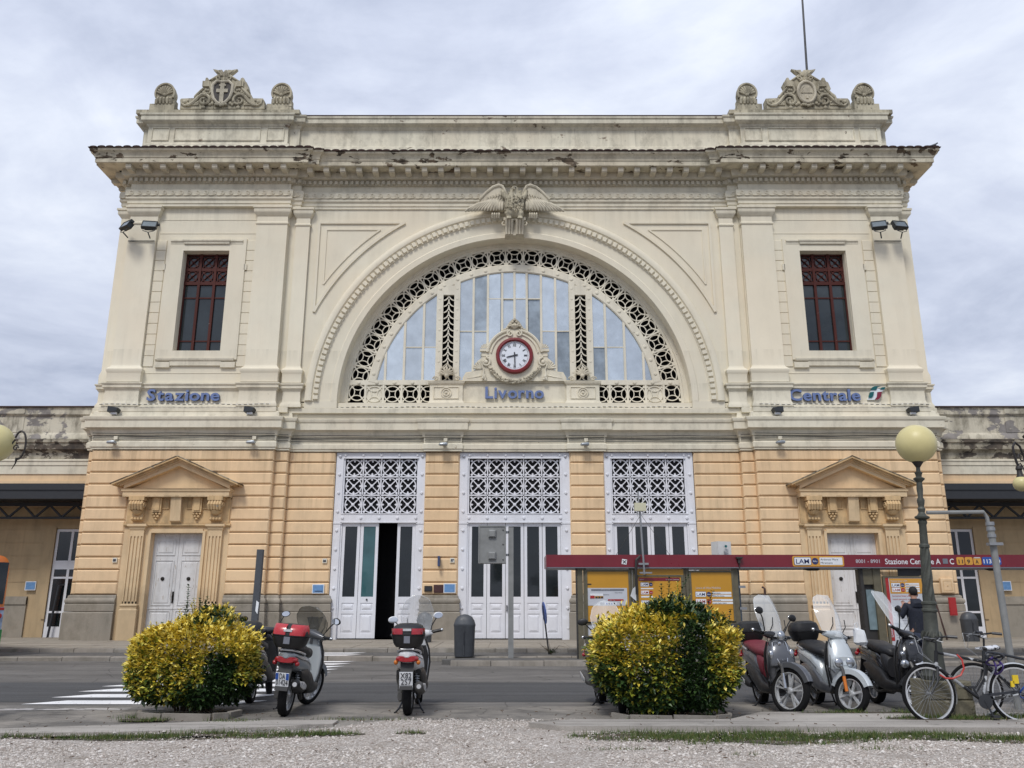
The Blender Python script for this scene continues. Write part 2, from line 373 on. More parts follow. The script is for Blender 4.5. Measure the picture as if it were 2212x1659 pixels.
def sky_glass(name, col, metal, rough, blot=0.2):
    m, t, b = mat_new(name); b.inputs['Metallic'].default_value = metal; b.inputs['Specular IOR Level'].default_value = .8
    g = nd(t, "ShaderNodeObjectInfo"); k = ramp(t, g.outputs['Random'], [(0, 0.80), (1, 1.08)])
    c = mixc(t, 1.0, col, k, 'MULTIPLY'); c = mixc(t, 1.0, c, ramp(t, noise(t, pos(t), 2.2, 7, .65), [(0.35, 1 - blot), (0.65, 1.04)]), 'MULTIPLY')
    t.links.new(c, b.inputs['Base Color']); b.inputs['Roughness'].default_value = rough
    bump(t, b, noise(t, pos(t), 1.2, 2), 0.06, 0.05); return m
M['lunette'] = sky_glass('lunette_glass', (0.64, 0.70, 0.74), 0.72, 0.22, .14)
M['lunette_dirty'] = sky_glass('lunette_glass_dirty', (0.36, 0.42, 0.47), 0.5, 0.32, .35)
M['brass'] = plain('dark_bronze', (0.03, 0.026, 0.022), 0.45, metal=.6)
M['brownplate'] = plain('brown_plate', (0.06, 0.022, 0.02), 0.4)
M['signblue'] = plain('blue_sign_face', (0.13, 0.27, 0.50), 0.4, var=.15, nscale=10)
M['signwhite'] = plain('white_sign_face', (0.72, 0.74, 0.76), 0.4)
# ================================================================== STATION BUILDING
CX = 0.10
PZ = 0.22                                   # pavement level in front of the station
ST = empty('station_building', (CX, 31.2, PZ), 'large cream and ochre railway station with a great arched window and clock', 'building')
class SB(MB):                                # coordinates relative to the facade axis
    def build(s, *a, **k): return MB.build(s.shift(CX, 0, 0), *a, **k)
P_LOW_HALF = [(-16.05, 50), (-16.05, 30.95), (-15.8, 30.95), (-15.8, 30.7), (-9.0, 30.7), (-9.0, 30.95), (-8.55, 30.95), (-8.55, 31.2), (-3.4, 31.2), (-3.4, 31.12), (-2.05, 31.12), (-2.05, 31.2)]
def sym(h): return h + [(-x, y) for x, y in reversed(h)]
P_LOW = sym(P_LOW_HALF)
P_BASE = P_LOW_HALF[:8]
P_UP = sym([(-15.98, 50), (-15.98, 30.95), (-15.62, 30.95), (-15.62, 30.7), (-9.12, 30.7), (-9.12, 30.84), (-8.72, 30.84), (-8.72, 30.98)])
P_PED = sym([(-15.98, 50), (-15.98, 30.95), (-15.6, 30.95), (-15.6, 30.66), (-14.3, 30.66), (-14.3, 30.8), (-10.5, 30.8), (-10.5, 30.66), (-9.08, 30.66), (-9.08, 30.95), (-8.88, 30.95), (-8.88, 30.83), (-8.2, 30.83), (-8.2, 31.15)])
P_PEDL, P_PEDR = P_PED[:14], P_PED[14:]

# ---- masses behind the dressings
m = SB()
for r in (0, 1):
    q = SB(); q.box(-15.78, -13.22, 30.86, 50, 0.0, 8.3); q.box(-15.95, -15.78, 31.08, 50, 0.0, 8.3); q.box(-11.38, -9.02, 30.86, 50, 0.0, 8.3); q.box(-9.02, -8.7, 31.08, 50, 0.0, 8.3); q.box(-13.22, -11.38, 30.86, 50, 4.0, 8.3); q.box(-13.22, -11.38, 31.3, 50, 0, 4.0)
    q.box(-8.7, -6.78, 31.3, 50, 0.0, 8.3); q.box(-3.36, -2.08, 31.27, 32.2, 0.0, 8.3)
    fl(q, r); m.add(q.v, q.f)
m.box(-6.78, 6.78, 31.3, 32.2, 7.08, 8.3)
m.build('wall_core', M['yellow'], ST)
# upper walls
for r in (0, 1):
    q = SB(); q.box(-15.52, -13.24, 30.85, 50, 8.3, 18.1); q.box(-15.9, -15.52, 31.0, 50, 8.3, 18.6); q.box(-11.4, -9.12, 30.85, 50, 8.3, 18.1); q.box(-9.12, -8.9, 30.98, 50, 8.3, 18.1); q.box(-13.24, -11.4, 30.85, 50, 8.3, 10.98); q.box(-13.24, -11.4, 30.85, 50, 15.18, 18.1)
    q.box(-13.24, -11.4, 31.6, 50, 10.98, 15.18); q.box(-8.9, -8.28, 30.98, 50, 8.3, 18.1)
    fl(q, r).build('tower_wall', M['cream'], ST)
# centre wall with the great arch cut out (centre z = 9.0, radius 6.82)
AZ, AR = 9.0, 6.82
q = SB(); n = 56; pts = []
for i in range(n + 1):
    a = PI * i / n; c, s_ = math.cos(a), math.sin(a)
    k = min(8.28 / abs(c) if abs(c) > 1e-6 else 1e9, (18.5 - AZ) / s_ if s_ > 1e-6 else 1e9)
    pts.append(((AR * c, AZ + AR * s_), (k * c, AZ + k * s_)))
# keep the two upper corners exact
for i in range(n):
    (a0, b0), (a1, b1) = pts[i], pts[i + 1]; rim = [b0, b1]
    if (abs(b0[0]) > 8.27) != (abs(b1[0]) > 8.27): rim = [b0, (math.copysign(8.28, b0[0] + b1[0]), 18.5), b1]
    q.poly([a1, a0] + rim, 31.0, 31.9)
q.box(-8.28, 8.28, 31.02, 31.9, 8.3, 8.95)
q.build('centre_wall', M['cream'], ST)
q = SB(); q.box(-15.8, 15.8, 31.9, 50, 18.4, 19.0); q.box(-8.6, 8.6, 48, 50, 0, 18.5); q.box(-8.7, -8.4, 31.9, 49.8, 8.5, 18.4); q.box(8.4, 8.7, 31.9, 49.8, 8.5, 18.4)
q.build('roof_slab', M['attic'], ST)
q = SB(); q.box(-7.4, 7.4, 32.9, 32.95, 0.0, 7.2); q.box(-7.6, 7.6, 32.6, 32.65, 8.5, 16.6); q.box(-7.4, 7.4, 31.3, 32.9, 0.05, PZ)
q.build('hall_shade_backing', M['dark'], ST)  # black sheets behind the openings stand for the unlit hall

# ---- grey stone base, in blocks
def wall_path(r, pts): return pts if not r else [(-x, y) for x, y in reversed(pts)]
base_sections = [[(-16.05, 36), (-16.05, 30.95), (-15.8, 30.95)], [(-15.8, 30.95), (-15.8, 30.7), (-14.25, 30.7)], [(-10.42, 30.7), (-9.0, 30.7), (-9.0, 30.95)], [(-9.0, 30.95), (-8.55, 30.95), (-8.55, 31.2)], [(-8.55, 31.2), (-6.76, 31.2), (-6.76, 31.6)], [(-3.36, 31.6), (-3.36, 31.2), (-2.1, 31.2), (-2.1, 31.6)]]
base_prof = [[(.0, PZ - .02), (.13, PZ - .02), (.13, 1.15), (.10, 1.19), (.0, 1.19)], [(.0, 1.2), (.085, 1.2), (.10, 1.22), (.10, 1.44), (.07, 1.47), (.0, 1.47)],
             [(.0, 1.48), (.08, 1.48), (.115, 1.53), (.115, 1.60), (.085, 1.65), (.05, 1.67), (.045, 1.75), (.0, 1.775)]]
for r in (0, 1):
    for sec in base_sections:
        for pr in base_prof:
            q = SB(); q.mold(wall_path(r, sec), pr); q.build('base_stone', M['stone'], ST)
# ---- ochre rusticated courses
CZ = [1.78 + .4435 * i for i in range(12)] + [7.07]
for r in (0, 1):
    for i in range(12):
        z0, z1 = CZ[i] + .012, CZ[i + 1] - .012
        segs = [(-16.05, -15.79, 30.95, 0.25), (-9.0, -8.53, 30.95, .25), (-8.52, -6.78, 31.2, .12), (-3.35, -2.1, 31.2, .12)]
        if i < 8: segs += [(-15.8, -14.26, 30.7, .2), (-10.4, -9.0, 30.7, .2)]
        else: segs += [(-15.8, -9.0, 30.7, .2)]
        for x0, x1, y, d in segs:
            q = SB(); q.cbox(x0 - (.03 if x0 > -15.9 and x0 != -15.8 else 0), x1, y - .01, y + .13 + d, z0, z1, .045)
            fl(q, r).build('rusticated_course', M['yellow'], ST)
# return of the courses round the outer corner
for r in (0, 1):
    q = SB()
    for i in range(12):
        z0, z1 = CZ[i] + .012, CZ[i + 1] - .012
        q.add([(-15.9, 31.05, z0), (-16.01, 31.2, z0), (-16.01, 36, z0), (-15.9, 36, z0), (-15.9, 31.05, z1), (-16.01, 31.2, z1), (-16.01, 36, z1), (-15.9, 36, z1), (-16.06, 31.2, z0 + .05), (-16.06, 36, z0 + .05), (-16.06, 31.2, z1 - .05), (-16.06, 36, z1 - .05)],
              [(1, 2, 9, 8), (8, 9, 11, 10), (10, 11, 6, 5), (1, 8, 10, 5), (0, 1, 2, 3), (4, 5, 6, 7)])
    fl(q, r).build('side_courses', M['yellow'], ST)

# ---- lower cornice
q = SB(); q.mold(P_LOW, [(0, 7.075), (.05, 7.08), (.05, 7.14), (.09, 7.17), (.09, 7.34), (.06, 7.38), (.03, 7.40)]); q.build('band_moulding', M['cream_trim'], ST)
q = SB(); q.mold(P_LOW, [(.0, 7.38), (.04, 7.41), (.05, 7.60), (.09, 7.62), (.12, 7.75), (.20, 7.84), (.28, 7.87), (.28, 8.14), (.31, 8.16), (.34, 8.24), (.34, 8.28), (.12, 8.34), (.08, 8.52), (.02, 8.56)])
q.build('lower_cornice', M['cream_trim'], ST)
q = SB(); q.mold(P_UP, [(0, 8.5), (.10, 8.52), (.10, 8.70), (.03, 8.74), (-.1, 8.76)]); q.build('pedestal_step', M['cream_trim'], ST)
for pth in (P_PEDL, P_PEDR):
    q = SB(); q.mold(pth, [(-.1, 8.72), (.06, 8.73), (.06, 8.82), (.02, 8.90), (.0, 8.97), (.0, 9.36), (.03, 9.39), (.05, 9.44), (.09, 9.46), (.09, 9.57), (.13, 9.60), (.13, 9.65), (-.08, 9.69), (-.3, 9.69)]); q.build('pedestal_course', M['cream_trim'], ST)

# ---- pilasters of the upper storey
def pilaster(x0, x1, y, r):
    q = SB(); pth = wall_path(r, [(x0, 31.1), (x0, y), (x1, y), (x1, 31.1)])
    q.mold(pth, [(-.05, 9.68), (.09, 9.69), (.09, 10.02), (.10, 10.06), (.13, 10.12), (.13, 10.2), (.08, 10.26), (.02, 10.32), (.0, 10.40), (.0, 16.3), (.04, 16.32), (.04, 16.38), (.0, 16.42), (.0, 16.66), (.03, 16.68), (.10, 16.80), (.12, 16.83), (.12, 16.97), (.16, 16.99), (.16, 17.07), (-.05, 17.09)])
    q.build('pilaster', M['cream'], ST)
for r in (0, 1):
    pilaster(-15.5, -14.38, 30.7, r); pilaster(-10.38, -9.14, 30.7, r); pilaster(-8.84, -8.28, 30.87, r)
    q = SB(); pth = wall_path(r, [(-15.98, 50), (-15.98, 30.95), (-15.45, 30.95)])
    q.mold(pth, [(-.05, 9.68), (.05, 9.69), (.05, 10.02), (.0, 10.2), (.0, 16.66), (.1, 16.80), (.12, 16.83), (.12, 16.97), (.16, 16.99), (.16, 17.07), (-.05, 17.09)]); q.build('corner_strip', M['cream'], ST)
    # string lines across the wall of the tower and the quoin blocks beside the window
    q = SB()
    for z in (10.08, 15.95, 16.55): q.box(-14.3, -10.4, 30.835, 30.86, z, z + .03)
    fl(q, r).build('string_line', M['cream'], ST)
    for x0, x1 in ((-14.36, -13.96), (-10.76, -10.4)):
        for i in range(12):
            z0 = 10.34 + i * .443
            q = SB(); q.cbox(x0, x1, 30.815, 30.87, z0 + .008, z0 + .435, .012); fl(q, r).build('quoin_block', M['cream'], ST)
    # window architrave with ears
    q = SB(); y0 = 30.76; y1 = 30.87
    out = [(-13.90, 10.62), (-13.90, 15.62), (-13.62, 15.62), (-13.62, 15.62), (-10.98, 15.62), (-10.7, 15.62), (-10.7, 10.62)]
    q.box(-13.90, -13.24, y0, y1, 10.62, 15.7); q.box(-11.4, -10.74, y0, y1, 10.62, 15.7); q.box(-13.24, -11.4, y0, y1, 15.18, 15.7); q.box(-13.24, -11.4, y0, y1, 10.62, 10.98)
    fl(q, r).build('window_architrave', M['cream'], ST)
    q = SB()
    q.mold([(-13.76, 30.77), (-13.2, 30.77), (-13.2, 30.72), (-11.44, 30.72), (-11.44, 30.77), (-10.88, 30.77)], [(0, 15.44), (.02, 15.46), (.03, 15.53), (.07, 15.57), (.07, 15.62), (.0, 15.64)])
    fl(q, r).build('window_cornice', M['cream_trim'], ST); q = SB()
    q.mold([(-13.8, 30.78), (-10.84, 30.78)], [(0, 10.56), (.03, 10.57), (.06, 10.62), (.06, 10.68), (0, 10.7)])
    fl(q, r).build('window_sill', M['cream_trim'], ST); q = SB()
    q.box(-13.86, -13.3, 30.75, 30.86, 10.3, 10.52); q.box(-11.34, -10.78, 30.75, 30.86, 10.3, 10.52); q.box(-13.31, -11.33, 30.77, 30.86, 10.38, 10.56)
    fl(q, r).build('window_apron', M['cream_trim'], ST)
    for a, b in ((-13.98, -13.88), (-10.76, -10.66)):
        q = SB(); q.box(a, b, 30.76, 30.86, 14.35, 14.6); fl(q, r).build('window_ear', M['cream_trim'], ST)

# ---- entablature: strings, scroll frieze, dentils, modillions, corona
q = SB(); q.mold(P_UP, [(-.2, 17.085), (.03, 17.09), (.03, 17.20), (.06, 17.21), (.06, 17.34), (.09, 17.36), (.12, 17.40), (.12, 17.47), (-.05, 17.48)]); q.build('architrave_band', M['cream_trim'], ST)
q = SB(); q.mold(P_UP, [(-.05, 17.47), (.10, 17.48), (.14, 17.56), (.14, 17.74), (.10, 17.82), (.008, 17.84), (.008, 18.1), (.05, 18.12), (.05, 18.14)]); q.build('frieze', M['cream_trim'], ST)
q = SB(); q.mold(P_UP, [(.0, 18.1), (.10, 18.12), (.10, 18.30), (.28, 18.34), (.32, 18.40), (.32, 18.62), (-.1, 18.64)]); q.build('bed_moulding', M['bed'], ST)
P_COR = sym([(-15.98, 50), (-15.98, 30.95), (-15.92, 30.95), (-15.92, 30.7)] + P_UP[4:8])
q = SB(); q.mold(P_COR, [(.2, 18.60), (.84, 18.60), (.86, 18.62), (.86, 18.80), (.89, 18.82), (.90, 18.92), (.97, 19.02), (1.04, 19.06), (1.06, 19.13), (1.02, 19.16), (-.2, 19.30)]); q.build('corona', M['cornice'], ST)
def run_along(path, step, out, fn, x_only=True, margin=0.0):
    for i in range(len(path) - 1):
        (x0, y0), (x1, y1) = path[i], path[i + 1]
        if abs(y1 - y0) > abs(x1 - x0): continue
        if x1 - x0 < step * .8: continue
        e0 = out if (i > 0 and path[i - 1][1] > y0) else 0; e1 = out if (i + 2 < len(path) and path[i + 2][1] > y1) else 0
        a, b = x0 - e0 + margin, x1 + e1 - margin; n = max(1, int(round((b - a) / step)))
        for k in range(n): fn(a + (b - a) * (k + .5) / n, y0)
md = SB(); md.add([(-.11, 0, 0), (.11, 0, 0), (.11, -.44, .05), (-.11, -.44, .05), (-.11, 0, .2), (.11, 0, .2), (.11, -.46, .2), (-.11, -.46, .2), (-.11, -.40, -.0), (.11, -.40, -.0)],
                      [(0, 1, 9, 8), (8, 9, 2, 3), (3, 2, 6, 7), (4, 7, 6, 5), (0, 4, 5, 1), (0, 8, 3, 7, 4), (1, 5, 6, 2, 9)])
md = md.mesh('modillion', M['bed'], 0)
run_along(P_UP, .66, .32, lambda x, y: place(md, 'modillion', ST, (x + CX, y - .31, 18.395)), margin=.12)
q = SB(); run_along(P_UP, .215, .10, lambda x, y: q.box(x - .06, x + .06, y - .2, y - .08, 18.14, 18.29), margin=.02)
o = q.build('dentils', M['bed'], ST, 0, kind='stuff')
# side modillions seen under the corners
for sx in (-1, 1):
    for k in range(4): place(md, 'modillion', ST, (CX + sx * 16.29, 31.3 + k * .66, 18.395), rot=(0, 0, R(-90 * -sx) if sx > 0 else R(-90)))
# scroll of the frieze (running waves in relief)
q = SB(); sp = []
for k in range(15): a = R(-60 + k * 32); rr = .095 * (1 - k / 18); sp.append((rr * math.cos(a), rr * math.sin(a)))
pts = [(-.19, -.105), (-.10, -.125)] + [(x + .03, z) for x, z in sp]
q.strip(pts, .035, -.03, .0); q.ball((.03, -.015, 0), .028, 6, 4)
q = q.shift(0, 0, .15).mesh('scroll', M['cream_trim'], 0)
run_along(P_UP, .335, .14, lambda x, y: place(q, 'frieze_scroll', ST, (x + CX, y - .135, 17.50)), margin=.03)
# terracotta tiles along the eaves
tl = SB(); tl.rings([[(x * .155 + 0, y, z + .055 * math.sin(PI * (i / 6))) for i, x in enumerate([1, .86, .5, 0, -.5, -.86, -1])] for y, z in ((-1.12, 0), (.05, .10))], False, False, None, False)
tl.rings([[(x * .12, -1.121, .036 * math.sin(PI * (i / 6))) for i, x in enumerate([1, .86, .5, 0, -.5, -.86, -1])], [(0, -1.12, 0)] * 7], False, False, None, False)
tl = tl.mesh('roof_tile', M['tile'], 40)
run_along(P_COR, .345, 1.05, lambda x, y: place(tl, 'roof_tile', ST, (x + CX, y + random.uniform(-.012, .012), 19.155 + random.uniform(-.012, .012)), rot=(0, 0, random.uniform(-.02, .02))))
q = SB(); q.mold(P_COR, [(.3, 19.17), (1.09, 19.14), (1.10, 19.17), (.4, 19.26), (-.3, 19.34)]); q.build('eaves_slab', M['tile'], ST)

# ---- attic
P_AT = sym([(-15.6, 50), (-15.6, 31.1), (-15.3, 31.1), (-15.3, 30.85), (-9.45, 30.85), (-9.45, 31.0), (-9.0, 31.0), (-9.0, 31.12)])
at_prof = [(-.1, 19.2), (.18, 19.2), (.18, 19.75), (.14, 19.8), (.10, 19.98), (.02, 20.05), (.0, 20.08), (.0, 20.82), (.05, 20.86), (.08, 20.93), (.22, 21.0), (.25, 21.03), (.25, 21.22), (.29, 21.25), (.30, 21.33), (-.3, 21.36)]
q = SB(); q.mold(P_AT, at_prof); q.build('attic_wall', M['attic'], ST)
q = SB(); q.box(-15.5, 15.5, 31.3, 49.9, 19.2, 21.3); q.box(-9, 9, 31.22, 31.5, 21.3, 21.42); q.build('attic_core', M['attic'], ST)
q = SB(); q.mold([(-9.0, 30.87), (9.0, 30.87)], [(-.3, 21.36), (.02, 21.36), (.03, 21.40), (-.3, 21.42)]); q.build('attic_coping', M['tile'], ST)
for r in (0, 1):
    for x0, x1 in ((-15.12, -14.42), (-14.18, -10.6), (-10.32, -9.62)):
        q = SB(); q.strip([(x0, 20.2), (x1, 20.2), (x1, 20.78), (x0, 20.78)], .05, 30.815, 30.87, True); fl(q, r).build('attic_panel', M['attic'], ST)
    q = SB(); q.mold([(-15.58, 31.3), (-15.58, 30.85), (-9.2, 30.85), (-9.2, 31.3)], [(-.3, 21.34), (.22, 21.34), (.22, 21.52), (.12, 21.56), (-.5, 21.58)]); q.box(-15.5, -9.3, 30.9, 31.4, 21.34, 21.56)
    q.box(-15.32, -14.28, 30.72, 31.2, 21.56, 21.86); q.box(-10.4, -9.36, 30.72, 31.2, 21.56, 21.86)
    fl(q, r).build('blocking_course', M['carved'], ST)

# ---- triangular panels beside the arch
for r in (0, 1):
    for off, w_, y0 in ((0, .10, 30.93), (.30, .06, 30.96)):
        q = SB(); pts = []
        r0 = 8.72 + off
        a0 = math.acos((7.92 - off) / r0); a1 = math.asin(min(1, (16.50 - off - AZ) / r0))
        for k in range(19):
            a = a0 + (a1 - a0) * k / 18; pts.append((-r0 * math.cos(a), AZ + r0 * math.sin(a)))
        cn = (-7.92 + off, 16.50 - off); q.strip(pts, w_, y0, 31.01); q.strip([pts[0], cn], w_, y0 + .004, 31.01); q.strip([cn, pts[-1]], w_, y0 + .008, 31.01)
        fl(q, r).build('spandrel_panel', M['cream'], ST)

# ---- archivolt
q = SB(); q.arch([(8.04, 31.01), (8.04, 30.86), (7.96, 30.8), (7.86, 30.78), (7.78, 30.8), (7.74, 30.86), (7.49, 30.88), (7.47, 30.92), (7.07, 30.93), (7.03, 30.89), (6.81, 30.90), (6.79, 30.94), (6.80, 31.62), (6.95, 31.62), (7.0, 31.01)], AZ, 0, PI, 96)
for sx in (-1, 1):
    a, b = sorted((sx * 6.80, sx * 8.04)); q.box(a, b, 30.9, 31.3, 8.72, 9.0)
q.build('archivolt', M['cream'], ST)
dn = SB(); dn.cbox(-.075, .075, -.09, .02, -.095, .095, .012); dn = dn.mesh('dentil', M['cream'], 0)
nd_ = 104
for k in range(nd_):
    a = PI * (k + .5) / nd_
    if abs(a - PI / 2) < .075: continue
    place(dn, 'arch_dentil', ST, (CX + 7.61 * math.cos(a), 30.88, AZ + 7.61 * math.sin(a)), rot=(0, -(a - PI / 2), 0))

# ---- the great lunette window (ironwork, lattice roundels, panes)
YW = 31.48
q = SB()
q.arch([(6.83, YW + .15), (6.83, YW - .05), (6.62, YW - .05), (6.60, YW), (6.50, YW), (6.50, YW + .15)], AZ + .06, 0, PI, 80)
q.arch([(5.82, YW + .12), (5.82, YW), (5.78, YW - .03), (5.52, YW - .03), (5.48, YW), (5.48, YW + .12)], AZ + .06, R(8.6), PI - R(8.6), 72)
# radial bars between the roundels
NA = 26; da = (PI - 2 * R(3.9)) / NA
for k in range(NA + 1):
    a = R(3.9) + da * k
for k in range(NA):
    a = R(3.9) + da * (k + .5); q.strip([(5.80 * math.cos(a), AZ + .06 + 5.80 * math.sin(a)), (6.52 * math.cos(a), AZ + .06 + 6.52 * math.sin(a))], .06, YW - .01, YW + .1)
q.box(-6.6, 6.6, YW - .03, YW + .12, 8.78, 9.06); q.box(-6.45, 6.45, YW - .02, YW + .12, 9.79, 9.98)
for x in (-5.83, -5.13, -4.42, -3.72, 5.83, 5.13, 4.42, 3.72): q.box(x - .04, x + .04, YW - .015, YW + .1, 9.05, 9.8)
for sx in (-1, 1):                                    # the two lattice posts
    for x0, x1 in ((2.18, 2.42), (2.86, 3.12)):
        a, b = sorted((sx * x0, sx * x1)); q.box(a, b, YW - .05, YW + .12, 9.95, AZ + .06 + math.sqrt(5.6 ** 2 - x1 ** 2))
    q.box(min(sx * 2.4, sx * 2.9), max(sx * 2.4, sx * 2.9), YW - .04, YW + .12, 13.55, 13.95)
AW = q.build('arched_window', M['iron_cream'], ST)
# roundel of the arch: ring with four inward curves
def roundel_arch(blank=False):
    q = MB(); rr = .315
    q.strip([(rr * math.cos(2 * PI * k / 28), rr * math.sin(2 * PI * k / 28)) for k in range(28)], .037, 0, .05, True)
    for d in range(4):
        c = (rr * 1.3 * math.cos(d * PI / 2), rr * 1.3 * math.sin(d * PI / 2)); r1 = rr * .96
        q.strip([(c[0] + r1 * math.cos(d * PI / 2 + PI + R(-46 + 92 * k / 8)), c[1] + r1 * math.sin(d * PI / 2 + PI + R(-46 + 92 * k / 8))) for k in range(9)], .031, .005, .045)
    for sx in (-1, 1):
        for sz in (-1, 1): q.poly([(sx * .36, sz * .36), (sx * .36, sz * .27), (sx * .245, sz * .225), (sx * .225, sz * .245), (sx * .27, sz * .36)], .01, .045)
    if blank: q.box(-.36, .36, .04, .07, -.36, .36)
    return q.mesh('lattice_roundel', M['iron_cream'], 30)
ra, rb = roundel_arch(), roundel_arch(True)
for k in range(NA + 1):
    a = R(3.9) + da * k
    place(ra, 'lattice_roundel', AW, (CX + 6.16 * math.cos(a), YW, AZ + .06 + 6.16 * math.sin(a)), rot=(0, -(a - PI / 2), 0))
for sx in (-1, 1):
    for i, x in enumerate((5.48, 4.775, 4.07, 3.365)): place(rb if i == 0 else ra, 'lattice_roundel', AW, (CX + sx * x, YW, 9.42), label='blind roundel filled in behind its ring' if i == 0 else None)
# fish-scale lattice of the posts
fs = MB()
for s2 in (-1, 1): fs.strip([(s2 * (.235 - .235 * (math.sin(PI / 2 * k / 6))), .27 - .27 * math.cos(PI / 2 * k / 6) - .0) for k in range(7)], .045, 0, .04)
fs.box(-.02, .02, -.002, .03, .2, .32)
fs = fs.mesh('scale', M['iron_cream'], 0)
for sx in (-1, 1):
    for k in range(14):
        z = 9.95 + .26 * k
        if z > 13.4: break
        place(fs, 'lattice_scale', AW, (CX + sx * 2.64, YW + .02, z))
# mullions and transoms
def top_z(x, r=5.50): return AZ + .06 + math.sqrt(max(r * r - x * x, 0))
for sx in (-1, 1):
    for x in [2.22 - .575 * k for k in range(1, 4)] + [3.62 - 0.0, 4.36, 5.09]:
        x *= sx
        q = SB(); q.box(x - .045, x + .045, YW, YW + .1, 9.95, top_z(x)); q.build('mullion', M['iron_cream'], AW)
q = SB(); q.box(-.045, .045, YW, YW + .1, 12.2, top_z(0)); q.build('mullion', M['iron_cream'], AW)
xs_c = [-2.2, -1.645, -1.07, -.495, 0.0, .495, 1.07, 1.645, 2.2]; xs_c = [-2.2, -1.645, -1.07, -.54, 0, .54, 1.07, 1.645, 2.2]
bays = []
for i in range(8):
    zt = 13.40 if 2 <= i <= 5 else 12.02
    bays.append((xs_c[i], xs_c[i + 1], zt))
for sx in (-1, 1):
    e = [3.10, 3.62, 4.36, 5.09, 5.42]
    for i in range(4): a, b = sorted((sx * e[i], sx * e[i + 1])); bays.append((a, b, 11.35 if i < 2 else None))
dirty = {1: 1, 5: 0, 6: None}
for i, (a, b, zt) in enumerate(bays):
    am, bm_ = (a, b)
    def ztop(x): return top_z(x, 5.50)
    def pane(z0, z1, top=False, dirt=False):
        q = SB(); pts = [(a + .02, z0), (b - .02, z0)]
        if top: pts += [(b - .02 - (b - a - .04) * k / 5, ztop(b - .02 - (b - a - .04) * k / 5)) for k in range(6)]
        else: pts += [(b - .02, z1), (a + .02, z1)]
        q.poly(pts, YW + .05 + random.uniform(-.006, .006), YW + .07); o = q.build('window_pane', M['lunette_dirty' if dirt else 'lunette'], AW)
        o.rotation_euler = (random.uniform(-.012, .012), 0, random.uniform(-.012, .012))
    if zt:
        pane(9.97, zt - .02, dirt=i in (5, 7, 12)); pane(zt + .02, 0, True, dirt=i in (1,))
        q = SB(); q.box(a, b, YW + .02, YW + .09, zt - .02, zt + .02); q.build('transom', M['iron_cream'], AW)
    else: pane(9.97, 0, True)
# rivet rosettes
rv = MB(); rv.lathe([(.0, -.03), (.045, -.028), (.05, -.01), (.065, -.008), (.07, 0)], n=10, axis='y'); rv = rv.mesh('rivet', M['iron_cream'], 40)
q = SB()
def rosette(x, z): q.lathe([(.0, -.035), (.05, -.03), (.055, -.012), (.075, -.01), (.08, 0)], c=(x, YW - .03 if True else 0, z), n=9, axis='y')
for k in range(27):
    a = R(12) + (PI - 2 * R(12)) * k / 26; rosette(5.65 * math.cos(a), AZ + .06 + 5.65 * math.sin(a))
for sx in (-1, 1):
    for k in range(9):
        for x in (2.3, 2.99): rosette(sx * x, 10.3 + k * .44)
    for x in (6.1, 5.4, 4.7, 4.0): rosette(sx * x, 9.88)
    for x in (6.2, 5.3, 4.6, 3.9): rosette(sx * x, 8.92)
q.build('rosettes', M['iron_cream'], AW, kind='stuff')

# ---- pedestals and central panel under the clock
for sx in (-1, 1):
    a = sx * 2.65; q = SB()
    q.mold([(a - .64, 31.5), (a - .64, 31.22), (a + .64, 31.22), (a + .64, 31.5)], [(-.02, 8.6), (.06, 8.6), (.06, 9.0), (.02, 9.06), (.0, 9.1), (.0, 9.72), (.05, 9.76), (.07, 9.8), (.09, 9.86), (-.1, 9.88)])
    q.strip([(a - .48, 9.18), (a + .48, 9.18), (a + .48, 9.64), (a - .48, 9.64)], .035, 31.19, 31.24, True)
    for rr in (.2, .12): q.strip([(a + rr * math.cos(2 * PI * k / 20), 9.41 + rr * math.sin(2 * PI * k / 20)) for k in range(20)], .035, 31.185, 31.24, True)
    q.ball((a, 31.2, 9.41), (.05, .03, .05), 8, 6)
    q.build('window_pedestal', M['cream_trim'], ST)
    q = SB()                                          # palmette on top
    for k in range(7):
        an = R(-66 + 22 * k); l = .36 - abs(k - 3) * .035
        q.tube([(a, 31.3, 10.12), (a + l * .6 * math.sin(an), 31.27, 10.12 + l * .6 * math.cos(an)), (a + l * math.sin(an), 31.3, 10.12 + l * math.cos(an))], [.03, .05, .035], 6)
    q.ball((a, 31.26, 10.1), (.09, .07, .09), 10, 6)
    q.tube([(a - .28, 31.33, 10.12), (a - .22, 31.33, 10.42), (a, 31.33, 10.62), (a + .22, 31.33, 10.42), (a + .28, 31.33, 10.12)], .03, 6)
    for s2 in (-1, 1):
        q.tube([(a + s2 * (.42 + (.13 - .011 * k) * math.cos(R(k * 50)) * 1), 31.28, 9.99 + (.10 - .009 * k) * math.sin(R(k * 50))) for k in range(11)], .028, 6)
    q.build('palmette', M['carved_light'], ST)
q = SB(); q.box(-2.06, 2.06, 31.30, 31.5, 8.6, 9.82); q.mold([(-2.06, 31.30), (2.06, 31.30)], [(0, 9.0), (.03, 9.02), (.03, 9.06), (0, 9.07)])
q.mold([(-2.06, 31.30), (2.06, 31.30)], [(0, 8.56), (.08, 8.58), (.08, 8.84), (.0, 8.86)])
q.poly([(-2.02, 9.82), (2.02, 9.82), (2.02, 10.02), (1.9, 10.25), (1.6, 10.28), (1.15, 10.34), (-1.15, 10.34), (-1.6, 10.28), (-1.9, 10.25), (-2.02, 10.02)], 31.26, 31.5)
q.mold([(-2.0, 31.27), (2.0, 31.27)], [(0, 9.80), (.03, 9.81), (.03, 9.84), (0, 9.85)])
